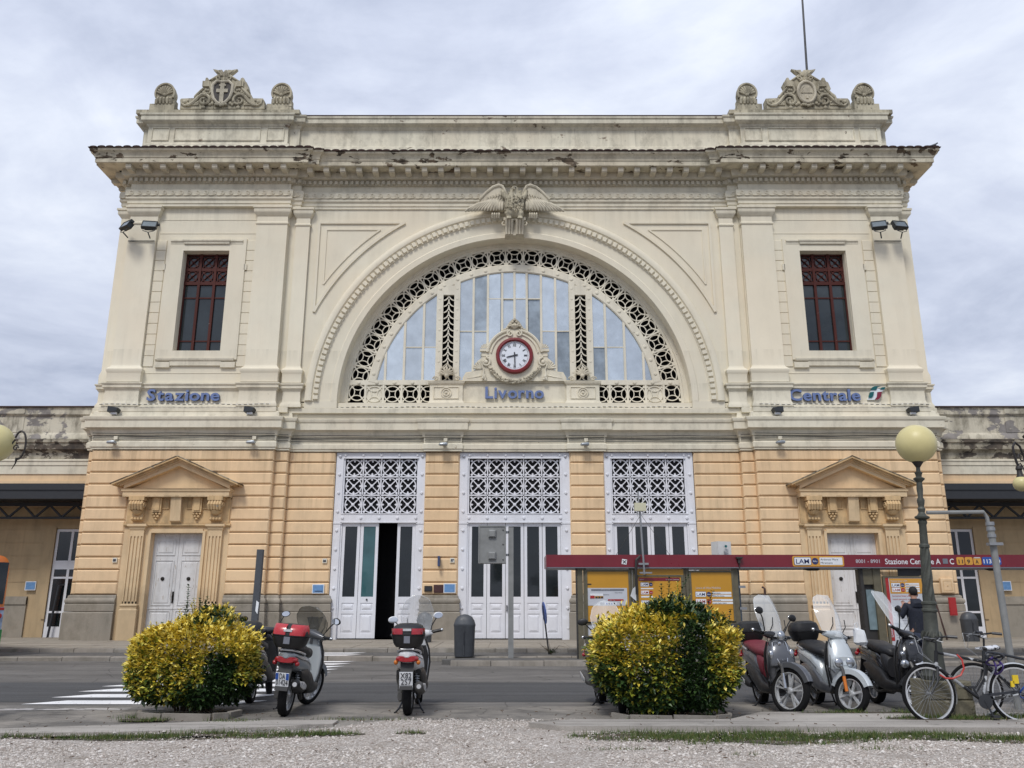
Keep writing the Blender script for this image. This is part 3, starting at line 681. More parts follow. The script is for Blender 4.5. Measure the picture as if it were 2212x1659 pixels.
q.strip([(-1.98, 9.86), (-1.96, 10.02), (-1.84, 10.21), (-1.55, 10.23), (-1.2, 10.28)], .04, 31.235, 31.28); q.strip([(1.98, 9.86), (1.96, 10.02), (1.84, 10.21), (1.55, 10.23), (1.2, 10.28)], .04, 31.235, 31.28)
q.build('clock_base_panel', M['cream_trim'], ST)

# ---- tower windows (red frames)
def tower_window(r):
    q = SB(); x0, x1, z0, z1 = -13.24, -11.4, 10.98, 15.18; ys = 31.12
    q.box(x0, x0 + .07, ys, ys + .1, z0, z1); q.box(x1 - .07, x1, ys, ys + .1, z0, z1); q.box(x0, x1, ys, ys + .1, z1 - .09, z1); q.box(x0, x1, ys, ys + .1, z0, z0 + .06)
    for k in (1, 2): x = x0 + (x1 - x0) * k / 3; q.box(x - .05, x + .05, ys - .03, ys + .1, z0, z1)
    q.box(x0, x1, ys - .02, ys + .1, 13.84, 13.97); q.box(x0, x1, ys - .01, ys + .1, 14.44, 14.56)
    for z in (13.29, 11.48): q.box(x0, x1, ys + .01, ys + .08, z - .025, z + .025)
    wnd = fl(q, r).build('tower_window', M['redframe'], ST)
    for k in range(3):
        a = x0 + .02 + (x1 - x0) * k / 3; b = a + (x1 - x0) / 3 - .04
        for u, v in ((11.0, 11.47), (11.49, 13.28), (13.3, 13.85), (13.97, 15.12)):
            q = SB(); q.box(a, b, ys + .05, ys + .07, u, v); fl(q, r).build('glass_pane', M['win_glass'], wnd)
        for c in (14.21, 14.81):
            q = MB(); rr = .22
            q.strip([(rr * math.cos(2 * PI * j / 20), rr * math.sin(2 * PI * j / 20)) for j in range(20)], .035, 0, .04, True)
            q.strip([(-.26, -.26), (.26, .26)], .035, .0, .04); q.strip([(.26, -.26), (-.26, .26)], .035, .005, .035); q.ball((0, 0, 0), .05, 6, 4)
            place(q.mesh('roundel', M['redframe'], 30), 'grille_roundel', wnd, (CX + ((a + b) / 2) * (-1 if r else 1), ys, c))
    q = SB(); q.box(x0, x0 + .01, 30.86, 31.6, z0, z1); q.box(x1 - .01, x1, 30.86, 31.6, z0, z1); q.box(x0, x1, 30.86, 31.6, z1 - .01, z1); q.box(x0, x1, 30.86, 31.6, z0, z0 + .01); fl(q, r).build('window_reveal', M['cream'], ST)
    q = SB(); q.box(x0 - .02, x1 + .02, 31.5, 31.59, z0, z1); fl(q, r).build('room_shade_backing', M['dark'], ST)  # black sheet behind the panes stands for the unlit room
tower_window(0); tower_window(1)

# ---- three entrance portals
YD = 31.36
def door_roundel():
    q = MB(); rr = .278
    q.strip([(rr * math.cos(2 * PI * k / 24), rr * math.sin(2 * PI * k / 24)) for k in range(24)], .036, 0, .05, True)
    q.strip([(-.25, -.25), (.25, .25)], .034, .005, .045); q.strip([(.25, -.25), (-.25, .25)], .034, .008, .042)
    q.lathe([(0, -.03), (.05, -.02), (.06, .01)], n=8, axis='y')
    for d in range(4):
        c, s2 = round(math.cos(d * PI / 2)), round(math.sin(d * PI / 2)); t = (-s2, c)
        q.poly([(c * .26 + t[0] * .02, s2 * .26 + t[1] * .02), (c * .225 + t[0] * .038, s2 * .225 + t[1] * .038), (c * .18, s2 * .18), (c * .225 - t[0] * .038, s2 * .225 - t[1] * .038), (c * .26 - t[0] * .02, s2 * .26 - t[1] * .02)], .01, .04)
        q.obox((.245 * (1 if d in (0, 3) else -1), .02, .245 * (1 if d < 2 else -1)), (.7071, 0, .7071), (0, 1, 0), (-.7071, 0, .7071), .035, .02, .035)
    return q.mesh('door_roundel', M['white'], 30)
dr = door_roundel()
def portal(x0, x1, n, opened=None):
    """x0..x1 clear opening, n cells across"""
    W_ = x1 - x0; g0 = (x0 + x1) / 2 - n * .342; g1 = (x0 + x1) / 2 + n * .342; y = YD
    q = SB(); q.box(x0, g0 - .06, y - .08, y + .12, PZ, 7.06); q.box(g1 + .06, x1, y - .08, y + .12, PZ, 7.06); q.box(g0 - .06, g1 + .06, y - .08, y + .12, 6.86, 7.06); q.box(g0 - .06, g1 + .06, y - .08, y + .12, 4.42, 4.74)
    for a, b in ((x0 - .0, g0 - .02), (g1 + .02, x1)): q.box(a, b, y - .11, y - .02, PZ, .95); q.box(a, b, y - .10, y - .02, .95, 1.0); q.box(a, b, y - .1, y - .02, 4.36, 4.42)
    q.box(g0 - .06, g1 + .06, y - .10, y, 4.40, 4.44); q.box(g0 - .06, g1 + .06, y - .10, y, 4.72, 4.75); q.box(g0 - .06, g1 + .06, y - .1, y, 6.83, 6.87)
    q.box(g0 - .06, g0 + .0, y - .04, y + .1, PZ, 6.86); q.box(g1, g1 + .06, y - .04, y + .1, PZ, 6.86)
    q.build('portal_frame', M['white'], ST)
    q = SB()                                          # studs
    def stud(x, z): q.lathe([(0, -.05), (.04, -.045), (.055, -.02), (.06, 0)], c=(x, y - .08, z), n=8, axis='y')
    for sx, xx in ((0, x0 + (g0 - x0) * .42), (1, x1 - (x1 - g1) * .42)):
        for k in range(15):
            z = .6 + k * .62 * .75
            if z < 6.95 and abs(z - 4.6) > .1: stud(xx, .62 + k * .70 if .62 + k * .70 < 7 else 6.9)
    for k in range(n + 1):
        stud(g0 + (g1 - g0) * k / n, 4.58); stud(g0 + (g1 - g0) * k / n, 6.96)
    q.build('studs', M['white'], ST, kind='stuff')
    # transom grille
    q = SB()
    for k in range(1, n): x = g0 + (g1 - g0) * k / n; q.box(x - .022, x + .022, y - .01, y + .08, 4.74, 6.86)
    for z in (5.44, 6.14): q.box(g0, g1, y - .01, y + .08, z - .024, z + .024)
    q.box(g0, g1, y + .09, y + .1, 4.74, 6.86, mi=1)  # black backing stands for the darkness behind the grille
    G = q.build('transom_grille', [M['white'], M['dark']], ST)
    for k in range(n):
        for z in (5.09, 5.79, 6.49): place(dr, 'grille_roundel', G, (CX + g0 + (g1 - g0) * (k + .5) / n, y + .02, z), scale=(1.06, 1, 1.08))
    # leaves
    for k in range(n):
        a = g0 + (g1 - g0) * k / n + .008; b = g0 + (g1 - g0) * (k + 1) / n - .008
        lf = SB(); zt = 4.40; f = .11
        lf.box(a, a + f, y, y + .06, PZ + .04, zt); lf.box(b - f, b, y, y + .06, PZ + .04, zt); lf.box(a + f, b - f, y, y + .06, zt - .13, zt); lf.box(a + f, b - f, y, y + .06, 1.5, 1.72); lf.box(a + f, b - f, y + .02, y + .06, PZ + .04, 1.5)
        lf.box(a + f, b - f, y, y + .06, PZ + .04, .42); lf.box(a + f, b - f, y, y + .06, 1.12, 1.22)
        org = (CX + (a if k < n / 2 else b), y + .06, PZ)
        lo = lf.build('door_leaf', M['white'], ST, origin=org)
        q = SB(); q.box(a + f, b - f, y + .02, y + .03, 1.72, zt - .13); g = q.build('glass_pane', M['door_glass_teal' if (opened is not None and k == 1) else 'door_glass'], lo)
        for z0, z1 in ((.47, 1.07), (1.26, 1.46)):
            q = SB(); q.cbox(a + f + .03, b - f - .03, y + .0, y + .03, z0, z1, .03); q.cbox(a + f + .09, b - f - .09, y - .012, y + .03, z0 + .055, z1 - .055, .01); q.build('door_panel', M['white'], lo)
        if (opened is not None and k == 1) or (opened is None and k == n // 2):
            q = SB(); q.box(a + .03, a + .07, y - .05, y, 1.2, 1.42) if opened is None else q.ball(((a + b) / 2, y - .02, 1.62), (.035, .04, .035), 8, 6); q.build('door_handle', M['ink'], lo)
        if opened is not None and k == opened: lo.rotation_euler = (0, 0, R(-84)); lo.location.x += (b - a) * 1.0
portal(-6.76, -3.36, 4, opened=2); portal(-2.08, 2.08, 5); portal(3.36, 6.76, 4)

# ---- the two side doors with pediment, consoles and fluted pilasters
def side_door(r):
    c = -12.36
    def b(q, name, mat, **k): return fl(q, r).build(name, mat, ST, **k)
    q = SB(); q.box(-14.25, -13.26, 30.72, 30.95, PZ, 5.2); q.box(-11.34, -10.42, 30.72, 30.95, PZ, 5.2); q.box(-13.26, -11.34, 30.72, 30.95, 4.02, 5.2)
    b(q, 'door_surround', M['surround'])
    q = SB(); q.box(-13.34, -13.24, 30.66, 31.2, .3, 4.05); q.box(-11.36, -11.26, 30.66, 31.2, .3, 4.05); q.box(-13.24, -11.36, 30.66, 31.2, 3.98, 4.12); b(q, 'door_jamb', M['surround'])
    for x0, x1 in ((-13.98, -13.48), (-11.14, -10.64)):
        q = SB(); n = 4; w_ = (x1 - x0)
        q.mold([(x0, 30.75), (x0, 30.6), (x1, 30.6), (x1, 30.75)], [(0, PZ), (.07, PZ), (.07, 1.25), (.03, 1.3), (.03, 1.36), (.06, 1.39), (.06, 1.43), (.0, 1.47)])
        q.box(x0, x1, 30.64, 30.75, 1.45, 4.08)
        for k in range(n + 1):
            xx = x0 + w_ * (k + .0) / n; q.box(max(x0, xx - .035), min(x1, xx + .035), 30.6, 30.65, 1.45, 3.85)
        q.box(x0, x1, 30.6, 30.65, 3.85, 4.08); q.box(x0, x1, 30.6, 30.65, 1.45, 1.55)
        q.mold([(x0, 30.75), (x0, 30.6), (x1, 30.6), (x1, 30.75)], [(0, 4.07), (.03, 4.1), (.03, 4.16), (.1, 4.21), (.1, 4.29), (0, 4.3)])
        b(q, 'fluted_pilaster', M['surround'])
    q = SB(); q.mold([(-14.2, 30.8), (-14.2, 30.7), (-10.45, 30.7), (-10.45, 30.8)], [(0, 4.2), (.05, 4.21), (.08, 4.25), (.08, 4.31), (0, 4.33)]); b(q, 'door_ledge', M['yellow_dirty'])
    # frieze with keystone and small brackets
    q = SB(); q.box(-14.2, -10.45, 30.66, 30.75, 4.33, 5.27); b(q, 'door_frieze', M['yellow_dirty'])
    q = SB(); q.polyx([(30.66, 4.33), (30.5, 4.4), (30.4, 5.27), (30.7, 5.27)], -12.55, -12.17); b(q, 'keystone', M['surround'])
    for x in (-13.1, -11.62):
        q = SB(); q.box(x - .17, x + .17, 30.54, 30.68, 4.72, 5.27); q.box(x - .11, x + .11, 30.5, 30.68, 4.78, 5.27)
        for k, (dx, dz) in enumerate(((-.12, .0), (0, -.0), (.12, 0), (-.06, -.1), (.06, -.1), (0, -.19))): q.ball((x + dx, 30.6, 4.66 + dz), (.055, .06, .05), 8, 5)
        b(q, 'frieze_bracket', M['yellow_dirty'])
    for x in (-13.4 + .0, -12.8, -11.92, -11.32):
        q = SB(); q.strip([(x - .1, 4.85), (x + .1, 4.85), (x + .1, 5.15), (x - .1, 5.15)], .03, 30.62, 30.67, True); b(q, 'frieze_panel', M['yellow_dirty'])
    for x in (-13.76, -10.9):                        # scrolled consoles
        q = SB()
        q.box(x - .28, x + .28, 30.3, 30.7, 5.13, 5.28)
        for k in range(5): q.tube([(x - .2 + .1 * k, 30.36, 5.1), (x - .2 + .1 * k, 30.27, 4.98), (x - .2 + .1 * k, 30.33, 4.82), (x - .2 + .1 * k, 30.46, 4.8)], .052, 7)
        for s2 in (-1, 1):
            q.tube([(x + s2 * .26, 30.42 + (.12 - .009 * k) * math.cos(R(k * 45)), 4.94 + (.13 - .010 * k) * math.sin(R(k * 45))) for k in range(12)], .03, 6)
        q.polyx([(30.66, 4.4), (30.52, 4.42), (30.56, 4.7), (30.4, 4.82), (30.5, 5.15), (30.66, 5.15)], x - .2, x + .2)
        for k in range(4): q.ball((x - .165 + .11 * k, 30.52, 4.47), (.06, .07, .06), 8, 5)
        q.lathe([(.0, 4.6), (.12, 4.62), (.2, 4.72), (.22, 4.76), (.1, 4.78)], c=(x, 30.52, 0), n=10)
        b(q, 'scroll_console', M['yellow_dirty'])
    # pediment
    q = SB(); q.mold([(-14.3, 30.75), (-14.3, 30.33), (-10.42, 30.33), (-10.42, 30.75)], [(-.1, 5.26), (.0, 5.26), (.0, 5.44), (.04, 5.46), (.05, 5.52), (.08, 5.55), (-.2, 5.56)]); q.box(-14.25, -10.45, 30.4, 30.75, 5.26, 5.5); b(q, 'pediment_cornice', M['surround'])
    q = SB(); q.poly([(-14.3, 5.5), (-10.42, 5.5), (c, 6.45)], 30.62, 30.8); b(q, 'tympanum', M['surround'])
    for sx in (-1, 1):
        q = SB(); ex = c + sx * 2.06; sl = (6.42 - 5.52) / 2.06
        def rk(d0, d1, y0, y1, mi=0, xo=0):
            pts = [(ex + sx * xo, 5.52 + d0 - sl * xo), (c, 6.42 + d0), (c, 6.42 + d1), (ex + sx * xo, 5.52 + d1 - sl * xo)]; q.poly(pts, y0, y1, mi)
        rk(-.02, .12, 30.36, 30.75, 0, -.12); rk(.12, .17, 30.30, 30.75, 0, 0); rk(.17, .24, 30.22, 30.75, 1, .1); rk(.24, .31, 30.12, 30.78, 1, .24); rk(.31, .335, 30.10, 30.8, 2, .28)
        b(q, 'raking_cornice', [M['surround'], M['yellow_dirty'], M['winggrime']])
    q = SB(); q.box(-13.3, -11.3, 30.5, 31.2, PZ, .33); b(q, 'door_step', M['stone'])
    # leaves
    y = 30.98
    for k in range(2):
        a = -13.24 + .94 * k + .005; e = a + .93; q = SB(); q.box(a, e, y, y + .06, .35, 3.98)
        lf = b(q, 'door_leaf', M['white_old'])
        def pan(u0, u1, z0, z1, nm='door_panel'):
            q = SB(); q.strip([(u0, z0), (u1, z0), (u1, z1), (u0, z1)], .035, y - .025, y + .01, True); q.cbox(u0 + .07, u1 - .07, y - .02, y + .01, z0 + .07, z1 - .07, .02); fl(q, r).build(nm, M['white_old'], lf)
        pan(a + .14, e - .12, 3.2, 3.82); pan(a + .14, e - .12, 1.42, 3.0); pan(a + .10, e - .10, .62, 1.22)
        q = SB(); q.box(a, e, y - .03, y, .35, .5); fl(q, r).build('kick_rail', M['white_old'], lf); q = SB(); q.box(a, e, y - .02, y, 1.28, 1.34); fl(q, r).build('mid_rail', M['white_old'], lf)
        if not (r and k == 0):
            q = SB(); q.lathe([(.07, 0), (.07, -.03), (.05, -.05), (0, -.055)], c=((a + e) / 2, y - .01, 2.35), n=10, axis='y'); fl(q, r).build('door_knob', M['brass'], lf)
    q = SB(); q.tube([(c + .02, y - .03, 1.62), (c + .02, y - .08, 1.66), (c + .02, y - .09, 1.75), (c + .02, y - .03, 1.8)], .015, 6); q.box(c - .01, c + .05, y - .03, y, 1.5, 1.9)
    b(q, 'door_handle', M['brass'])
side_door(0); side_door(1)

# cables along the facade and the light string
for i, (z, y_) in enumerate(((7.46, .07), (7.53, .075), (7.58, .075), (7.67, .125))):
    q = SB(); pts = []
    for a, b2 in ((P_LOW[1], P_LOW[2]),): pass
    path = P_LOW[1:-1]; n = len(path)
    for k in range(n - 1):
        (x0, y0), (x1, y1) = path[k], path[k + 1]; st = max(1, int(abs(x1 - x0) / .9))
        for j in range(st): t = j / st; pts.append((x0 + (x1 - x0) * t, y0 + (y1 - y0) * t - y_ - .012, z + .014 * math.sin(x0 * 3 + j * 1.7 + i * 2)))
    q.tube(pts, .011, 4); q.build('cable', M['cable'], ST)
q = SB()
for k in range(150):
    x = -15.6 + 31.2 * k / 149; y_ = 30.52 if abs(x) > 9.2 else 31.0
    q.box(x - .07, x + .04, y_, y_ + .025, 8.765 + .015 * math.sin(k * .7), 8.79 + .015 * math.sin(k * .7)); q.ball((x + .08, y_, 8.79 + .015 * math.sin(k * .7)), .02, 5, 4, 1)
q.build('light_string', [M['cable'], M['signwhite']], ST, kind='stuff')
ST.scale = (1.004, 1, 1)
# ================================================================== SIDE WINGS (lower buildings to either side)
def side_wing(r):
    sx = 1 if r else -1
    WG = empty('station_wing', (CX + sx * 24, 33.2, PZ), ('low ochre wing with peeling parapet to the right of the tall station front' if r else 'low ochre wing with grey stained parapet to the left of the tall station front'), 'building', 'low wings of the station')
    x0, x1 = -34, -16.06; yw, yl = 31.75, 33.4
    def b(q, name, mat, **k): return fl(q, r).build(name, mat, WG, **k)
    q = SB(); q.box(x0, x1, yw, 50, 6.05, 8.9); q.box(x0, x1, yl, 50, 0, 6.1); q.box(x0, x1, yw - .04, yl, 5.88, 6.05); b(q, 'wall', M['yellow'])
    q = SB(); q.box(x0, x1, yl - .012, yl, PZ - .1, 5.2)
    b(q, 'porch_wall', M['shaded_wall'])
    for xa, xb in ((x0, -19.0), (-16.8, x1)) if r else ((x0, -23.2), (-21.0, -19.0), (-16.8, x1)): q = SB(); q.box(xa, xb, yl - .08, yl - .01, PZ - .1, 1.75); q.box(xa, xb, yl - .12, yl - .01, 1.45, 1.7); b(q, 'stone_dado', M['stone'])
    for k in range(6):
        q = SB(); z = 2.3 + k * .5; q.box(x0, x1, yl - .03, yl - .01, z, z + .02); b(q, 'wall_course_line', M['shaded_wall'])
    pth = [(x0, yw), (x1, yw)]
    q = SB(); q.mold(pth, [(0, 6.3), (.04, 6.3), (.04, 6.62), (.07, 6.64), (.07, 6.78), (.1, 6.8), (.1, 6.86), (0, 6.9)]); b(q, 'string_course', M['cream_trim'])
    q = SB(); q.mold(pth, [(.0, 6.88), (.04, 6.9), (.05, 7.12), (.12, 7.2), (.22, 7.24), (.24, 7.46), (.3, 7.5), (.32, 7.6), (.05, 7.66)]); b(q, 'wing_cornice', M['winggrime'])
    q = SB(); q.mold(pth, [(.05, 7.6), (.14, 7.66), (.12, 7.8), (.06, 7.88), (.03, 7.92), (.03, 8.55), (.06, 8.58), (.12, 8.64), (.12, 8.86), (.16, 8.9), (-.4, 8.92)]); b(q, 'parapet', M['wingtop'])
    q = SB(); q.box(x0, x1, yw - .2, yw + .4, 8.92, 8.96); b(q, 'parapet_flashing', M['tile'])
    for xx in (-24.5, -20.2): q = SB(); q.box(xx, xx + 1, yw - .055, yw - .02, 7.93, 8.56); b(q, 'parapet_pier', M['wingtop']); q = SB(); q.box(xx - .03, xx + 1.03, yw - .15, yw - .1, 8.66, 8.86); b(q, 'pier_cap', M['wingtop'])
    # steel canopy with lattice girder
    q = SB(); yc = 31.2; q.box(x0, x1 + .02, yc, yc + .08, 5.29, 5.62); q.box(x0, x1 + .02, yc - .04, yc + .1, 5.62, 5.86); q.box(x0, x1 + .02, yc + .08, yl - .02, 5.36, 5.42); b(q, 'canopy_fascia', M['canopy'])
    q = SB(); yg = 32.6; q.box(x0, x1, yg, yg + .12, 5.18, 5.32); q.box(x0, x1, yg, yg + .12, 4.68, 4.76)
    x = x1 - .1
    while x > x0 + .6:
        q.bar((x, yg + .05, 5.22), (x - .52, yg + .05, 4.74), .07); q.bar((x - .52, yg + .05, 4.74), (x - 1.04, yg + .05, 5.22), .07); x -= 1.04
    b(q, 'lattice_girder', M['canopy'])
    # tall glazed doors in the porch
    for xd in ((-17.55,), (-17.55, -22.1))[0 if r else 1]:
        for s_ in (-1, 1):
            q = SB(); q.box(*sorted((xd + s_ * .66, xd + s_ * 1.12)), yl - .1, yl - .01, PZ, 4.72); b(q, 'door_architrave', M['shaded_wall'])
            q = SB(); q.box(*sorted((xd + s_ * .64, xd + s_ * .78)), yl - .15, yl - .1, .9, 4.4); b(q, 'architrave_fillet', M['shaded_wall'])
        q = SB(); q.box(xd - .66, xd + .66, yl - .1, yl - .01, 4.36, 4.72); q.box(xd - 1.25, xd + 1.25, yl - .16, yl - .01, 4.72, 4.79); b(q, 'door_head', M['shaded_wall'])
        q = SB(); y = yl - .06
        for a in (-.64, -.05, .55): q.box(xd + a, xd + a + .1, y, y + .04, PZ, 4.34)
        for z0, z1 in ((4.24, 4.34), (2.78, 3.12), (2.42, 2.50), (1.12, 1.20), (PZ, .62)): q.box(xd - .63, xd + .64, y + .004, y + .036, z0 + .002, z1 - .002)
        dw = b(q, 'porch_door', M['white'])
        for a in (-.54, .05):
            for z0, z1 in ((.62, 1.12), (1.2, 2.42), (2.5, 2.78), (3.12, 4.24)):
                q = SB(); q.box(xd + a, xd + a + .5, y + .02, y + .03, z0, z1); fl(q, r).build('glass_pane', M['door_glass'], dw)
    return WG
side_wing(0); side_wing(1)

# ================================================================== CARVED STONE
CY = 30.85
def vol(q, c, r0, r1, turns, a0, rad, y, sgn=1, n=26, ny=0.0):
    """spiral volute in relief"""
    pts = []; rr = []
    for k in range(n + 1):
        t = k / n; a = a0 + sgn * turns * 2 * PI * t; r = r0 + (r1 - r0) * t
        pts.append((c[0] + r * math.cos(a), y - ny * t, c[1] + r * math.sin(a))); rr.append(rad * (1 - .45 * t))
    q.tube(pts, rr, 7)
def crest(x, right):
    CR = empty('coat_of_arms', (x, CY, 21.58), ('carved stone crest with an oval cartouche on the roof corner under the flagpole' if right else 'carved stone crest with a cross shield on the roof corner without flagpole'), 'stone crest', 'carved crests on the roof')
    def px(a, b): return ((a - 960) * .00237, 21.58 + (760 - b) * .00288)
    sil = [(228, 745), (228, 575), (460, 565), (460, 520), (510, 495), (560, 455), (615, 385), (580, 295), (625, 287), (630, 230), (652, 218), (672, 230), (690, 270), (750, 235), (860, 188), (960, 180), (1080, 188), (1190, 250), (1250, 275), (1265, 232), (1290, 220), (1318, 232), (1335, 287), (1372, 300), (1410, 410), (1380, 430), (1430, 480), (1480, 515), (1500, 570), (1690, 572), (1720, 610), (1735, 745)]
    q = MB(); q.poly([px(*p) for p in reversed(sil)], CY - .12, CY + .28)
    q.shift(x, 0, 0).build('pediment_block', M['carved'], CR)
    y = CY - .14
    for s in (-1, 1):
        q = MB()
        def P_(a, b): X, Z = px(a, b); return (X * s, y, Z)
        X, Z = px(648, 615); vol(q, (X * s, Z), .30, .07, 1.15, R(120) if s > 0 else R(60), .075, y, sgn=-1 * s, ny=.05)
        pts = [P_(235, 600), P_(250, 660), P_(310, 695), P_(390, 690), P_(470, 640), (P_(545, 555)), P_(620, 510), P_(700, 500)]
        q.tube(pts, [.04, .05, .06, .07, .08, .08, .075, .05], 7)
        q.tube([P_(620, 400), P_(560, 460), P_(500, 520), P_(465, 560)], [.04, .05, .05, .03], 6)
        q.tube([P_(730, 300), P_(735, 380), P_(760, 450), P_(720, 500)], [.05, .06, .05, .03], 6)
        X, Z = px(855, 245); vol(q, (X * s, Z), .11, .02, 1.3, R(-90), .04, y - .03, sgn=1 * s)
        q.tube([P_(690, 285), P_(760, 250), P_(850, 195), P_(930, 190)], [.03, .045, .045, .03], 6)
        q.box(*sorted((P_(595, 0)[0], P_(720, 0)[0])), y - .06, y + .1, px(0, 385)[1], px(0, 295)[1])
        q.ball(P_(650, 740), (.10, .10, .11), 8, 6); q.tube([P_(648, 600), P_(650, 700)], [.045, .06], 7)
        for (a, b, r_) in ((300, 635, .09), (360, 610, .05), (510, 665, .06), (540, 640, .05), (660, 435, .06), (700, 440, .05), (800, 660, .08), (760, 680, .07), (860, 690, .06), (620, 470, .05), (575, 500, .045)):
            q.ball(P_(a, b), (r_, r_ * .8, r_), 8, 5)
        for k in range(6): q.tube([P_(440 + k * 22, 690), P_(455 + k * 20, 655 - k * 9)], [.035, .02], 5)
        q.shift(x, 0, 0).build('scroll', M['carved'], CR)
        q = MB(); q.poly([(a, b) for a, b in [((p[0] - 960) * .00237 * s, px(*p)[1]) for p in ((740, 70), (840, 88), (905, 82), (930, 130), (935, 215), (880, 200), (850, 160), (800, 125))]], CY - .1, CY + .06)
        for k in range(3): q.tube([P_(800 + 22 * k, 98 + 6 * k), P_(880 + 8 * k, 150 + 14 * k), P_(925, 200)], [.015, .03, .03], 5)
        q.shift(x, 0, 0).build('little_wing', M['carved'], CR)
    X, Z = px(960, 165); q = MB(); q.ball((x + .05, CY - .05, Z), (.14, .15, .25), 12, 10); q.tube([(x + .05, CY - .05, Z - .15), (x + .03, CY - .1, Z - .42)], [.12, .07], 8); q.build('crowning_head', M['carved'], CR)
    X, Z = px(950, 480); q = MB(); el = [(x + .42 * math.cos(2 * PI * k / 28), y - .05, Z + .58 * math.sin(2 * PI * k / 28)) for k in range(28)]
    if right: el = [(x + .36 * math.cos(2 * PI * k / 28), y - .05, Z + .50 * math.sin(2 * PI * k / 28)) for k in range(28)]
    else: el = [(x + a, y - .05, Z + b) for a, b in ((-.42, .35), (-.25, .52), (0, .47), (.25, .52), (.42, .35), (.42, 0), (.34, -.3), (.18, -.5), (0, -.6), (-.18, -.5), (-.34, -.3), (-.42, 0))]
    q.tube(el, .065, 7, closed=True); q.build('shield_rim', M['carved_light'], CR)
    q = MB(); n_ = 24; q.poly([(p[0], p[2]) for p in el], y - .03, y + .06); q.build('shield_field', M['carved_light'] if right else M['shielddark'], CR)
    q = MB()
    if right:
        q.box(x - .24, x + .24, y - .06, y, Z - .04, Z - .015); q.poly([(x - .05, Z - .3), (x + .05, Z - .3), (x + .04, Z - .12), (x - .04, Z - .12)], y - .07, y); q.tube([(x - .18, y - .03, Z + .02), (x - .17, y - .05, Z + .2), (x - .08, y - .03, Z + .3)], .02, 5)
    else:
        q.box(x - .085, x + .085, y - .08, y, Z - .5, Z + .42); q.box(x - .24, x + .24, y - .075, y, Z - .02, Z + .14); q.box(x - .14, x + .14, y - .078, y, Z + .28, Z + .36)
    q.build('shield_charge', M['carved_light'], CR)
    q = MB()
    for k in range(5): q.ball((x - .2 + .1 * k, y - .06, Z - .66 + .03 * abs(k - 2)), (.075, .06, .065), 8, 5)
    q.build('acanthus', M['carved'], CR)
crest(CX - 12.36, 0); crest(CX + 12.36, 1)
# shell acroteria
def shell_mesh():
    q = MB(); n = 22; pts = []
    for k in range(n + 1): a = R(-28) + (PI + R(56)) * k / n; pts.append((.40 * math.cos(a), .52 + .45 * math.sin(a)))
    q.poly(pts, -.10, .24)
    q.strip(pts, .07, -.15, .05)
    for k in range(9): a = R(14) + (PI - R(28)) * k / 8; q.tube([(.06 * math.cos(a), -.12, .42 + .06 * math.sin(a)), (.22 * math.cos(a), -.16, .45 + .22 * math.sin(a)), (.34 * math.cos(a), -.11, .5 + .34 * math.sin(a))], [.018, .045, .05], 6)
    q.ball((0, -.13, .42), (.08, .06, .08), 8, 6)
    for k in range(5): q.tube([(-.3 + .15 * k, -.12, .0), (-.28 + .14 * k, -.15, .2), (-.26 + .13 * k, -.1, .33)], [.06, .075, .04], 6)
    q.box(-.42, .42, -.06, .3, -.02, .28)
    return q.mesh('shell_acroterion', M['carved'], 40)
sh = shell_mesh()
for i, x in enumerate((-14.80, -9.86, 9.86, 14.80)):
    o = place(sh, 'shell_acroterion', None, (CX + x, 30.85, 21.86))
    tag(o, ('domed stone shell ornament at the outermost left end of the roof', 'domed stone shell ornament right of the cross shield crest', 'domed stone shell ornament between the long parapet and the flagpole crest', 'domed stone shell ornament at the outermost right end of the roof')[i], 'stone ornament', 'shell ornaments on the roof')
# flagpole
FP = empty('flagpole', (CX + 12.75, 31.6, 21.4), 'thin tall dark flagpole rising behind the right roof crest', 'flagpole')
q = MB(); q.tube([(CX + 12.75, 31.6, 21.3), (CX + 12.88, 31.6, 25), (CX + 13.2, 31.6, 34)], [.06, .05, .03], 8); q.build('pole', M['canopy'], FP)
q = MB(); q.box(CX + 12.6, CX + 12.9, 31.5, 31.7, 21.3, 21.6); q.build('pole_bracket', M['canopy'], FP)
# pigeon on the right eaves corner
PG = empty('pigeon', (CX + 16.85, 29.75, 19.2), 'small grey pigeon perched on the right eaves corner', 'bird')
q = MB(); q.loft([(-.16, 0, .13, .01, .01), (-.08, 0, .12, .045, .04), (.02, 0, .13, .07, .07), (.1, 0, .17, .055, .06), (.15, 0, .23, .035, .035), (.19, 0, .25, .03, .03), (.215, 0, .25, .008, .008)], 10, 'x', 2)
q.tube([(0, .02, .08), (0, .02, 0)], .008, 5); q.tube([(0, -.02, .08), (0, -.02, 0)], .008, 5)
q.v = [(CX + 16.85 + x, 29.75 + y, 19.16 + z) for x, y, z in q.v]; q.build('body', plain('pigeon_grey', (.08, .09, .10), .7), PG)

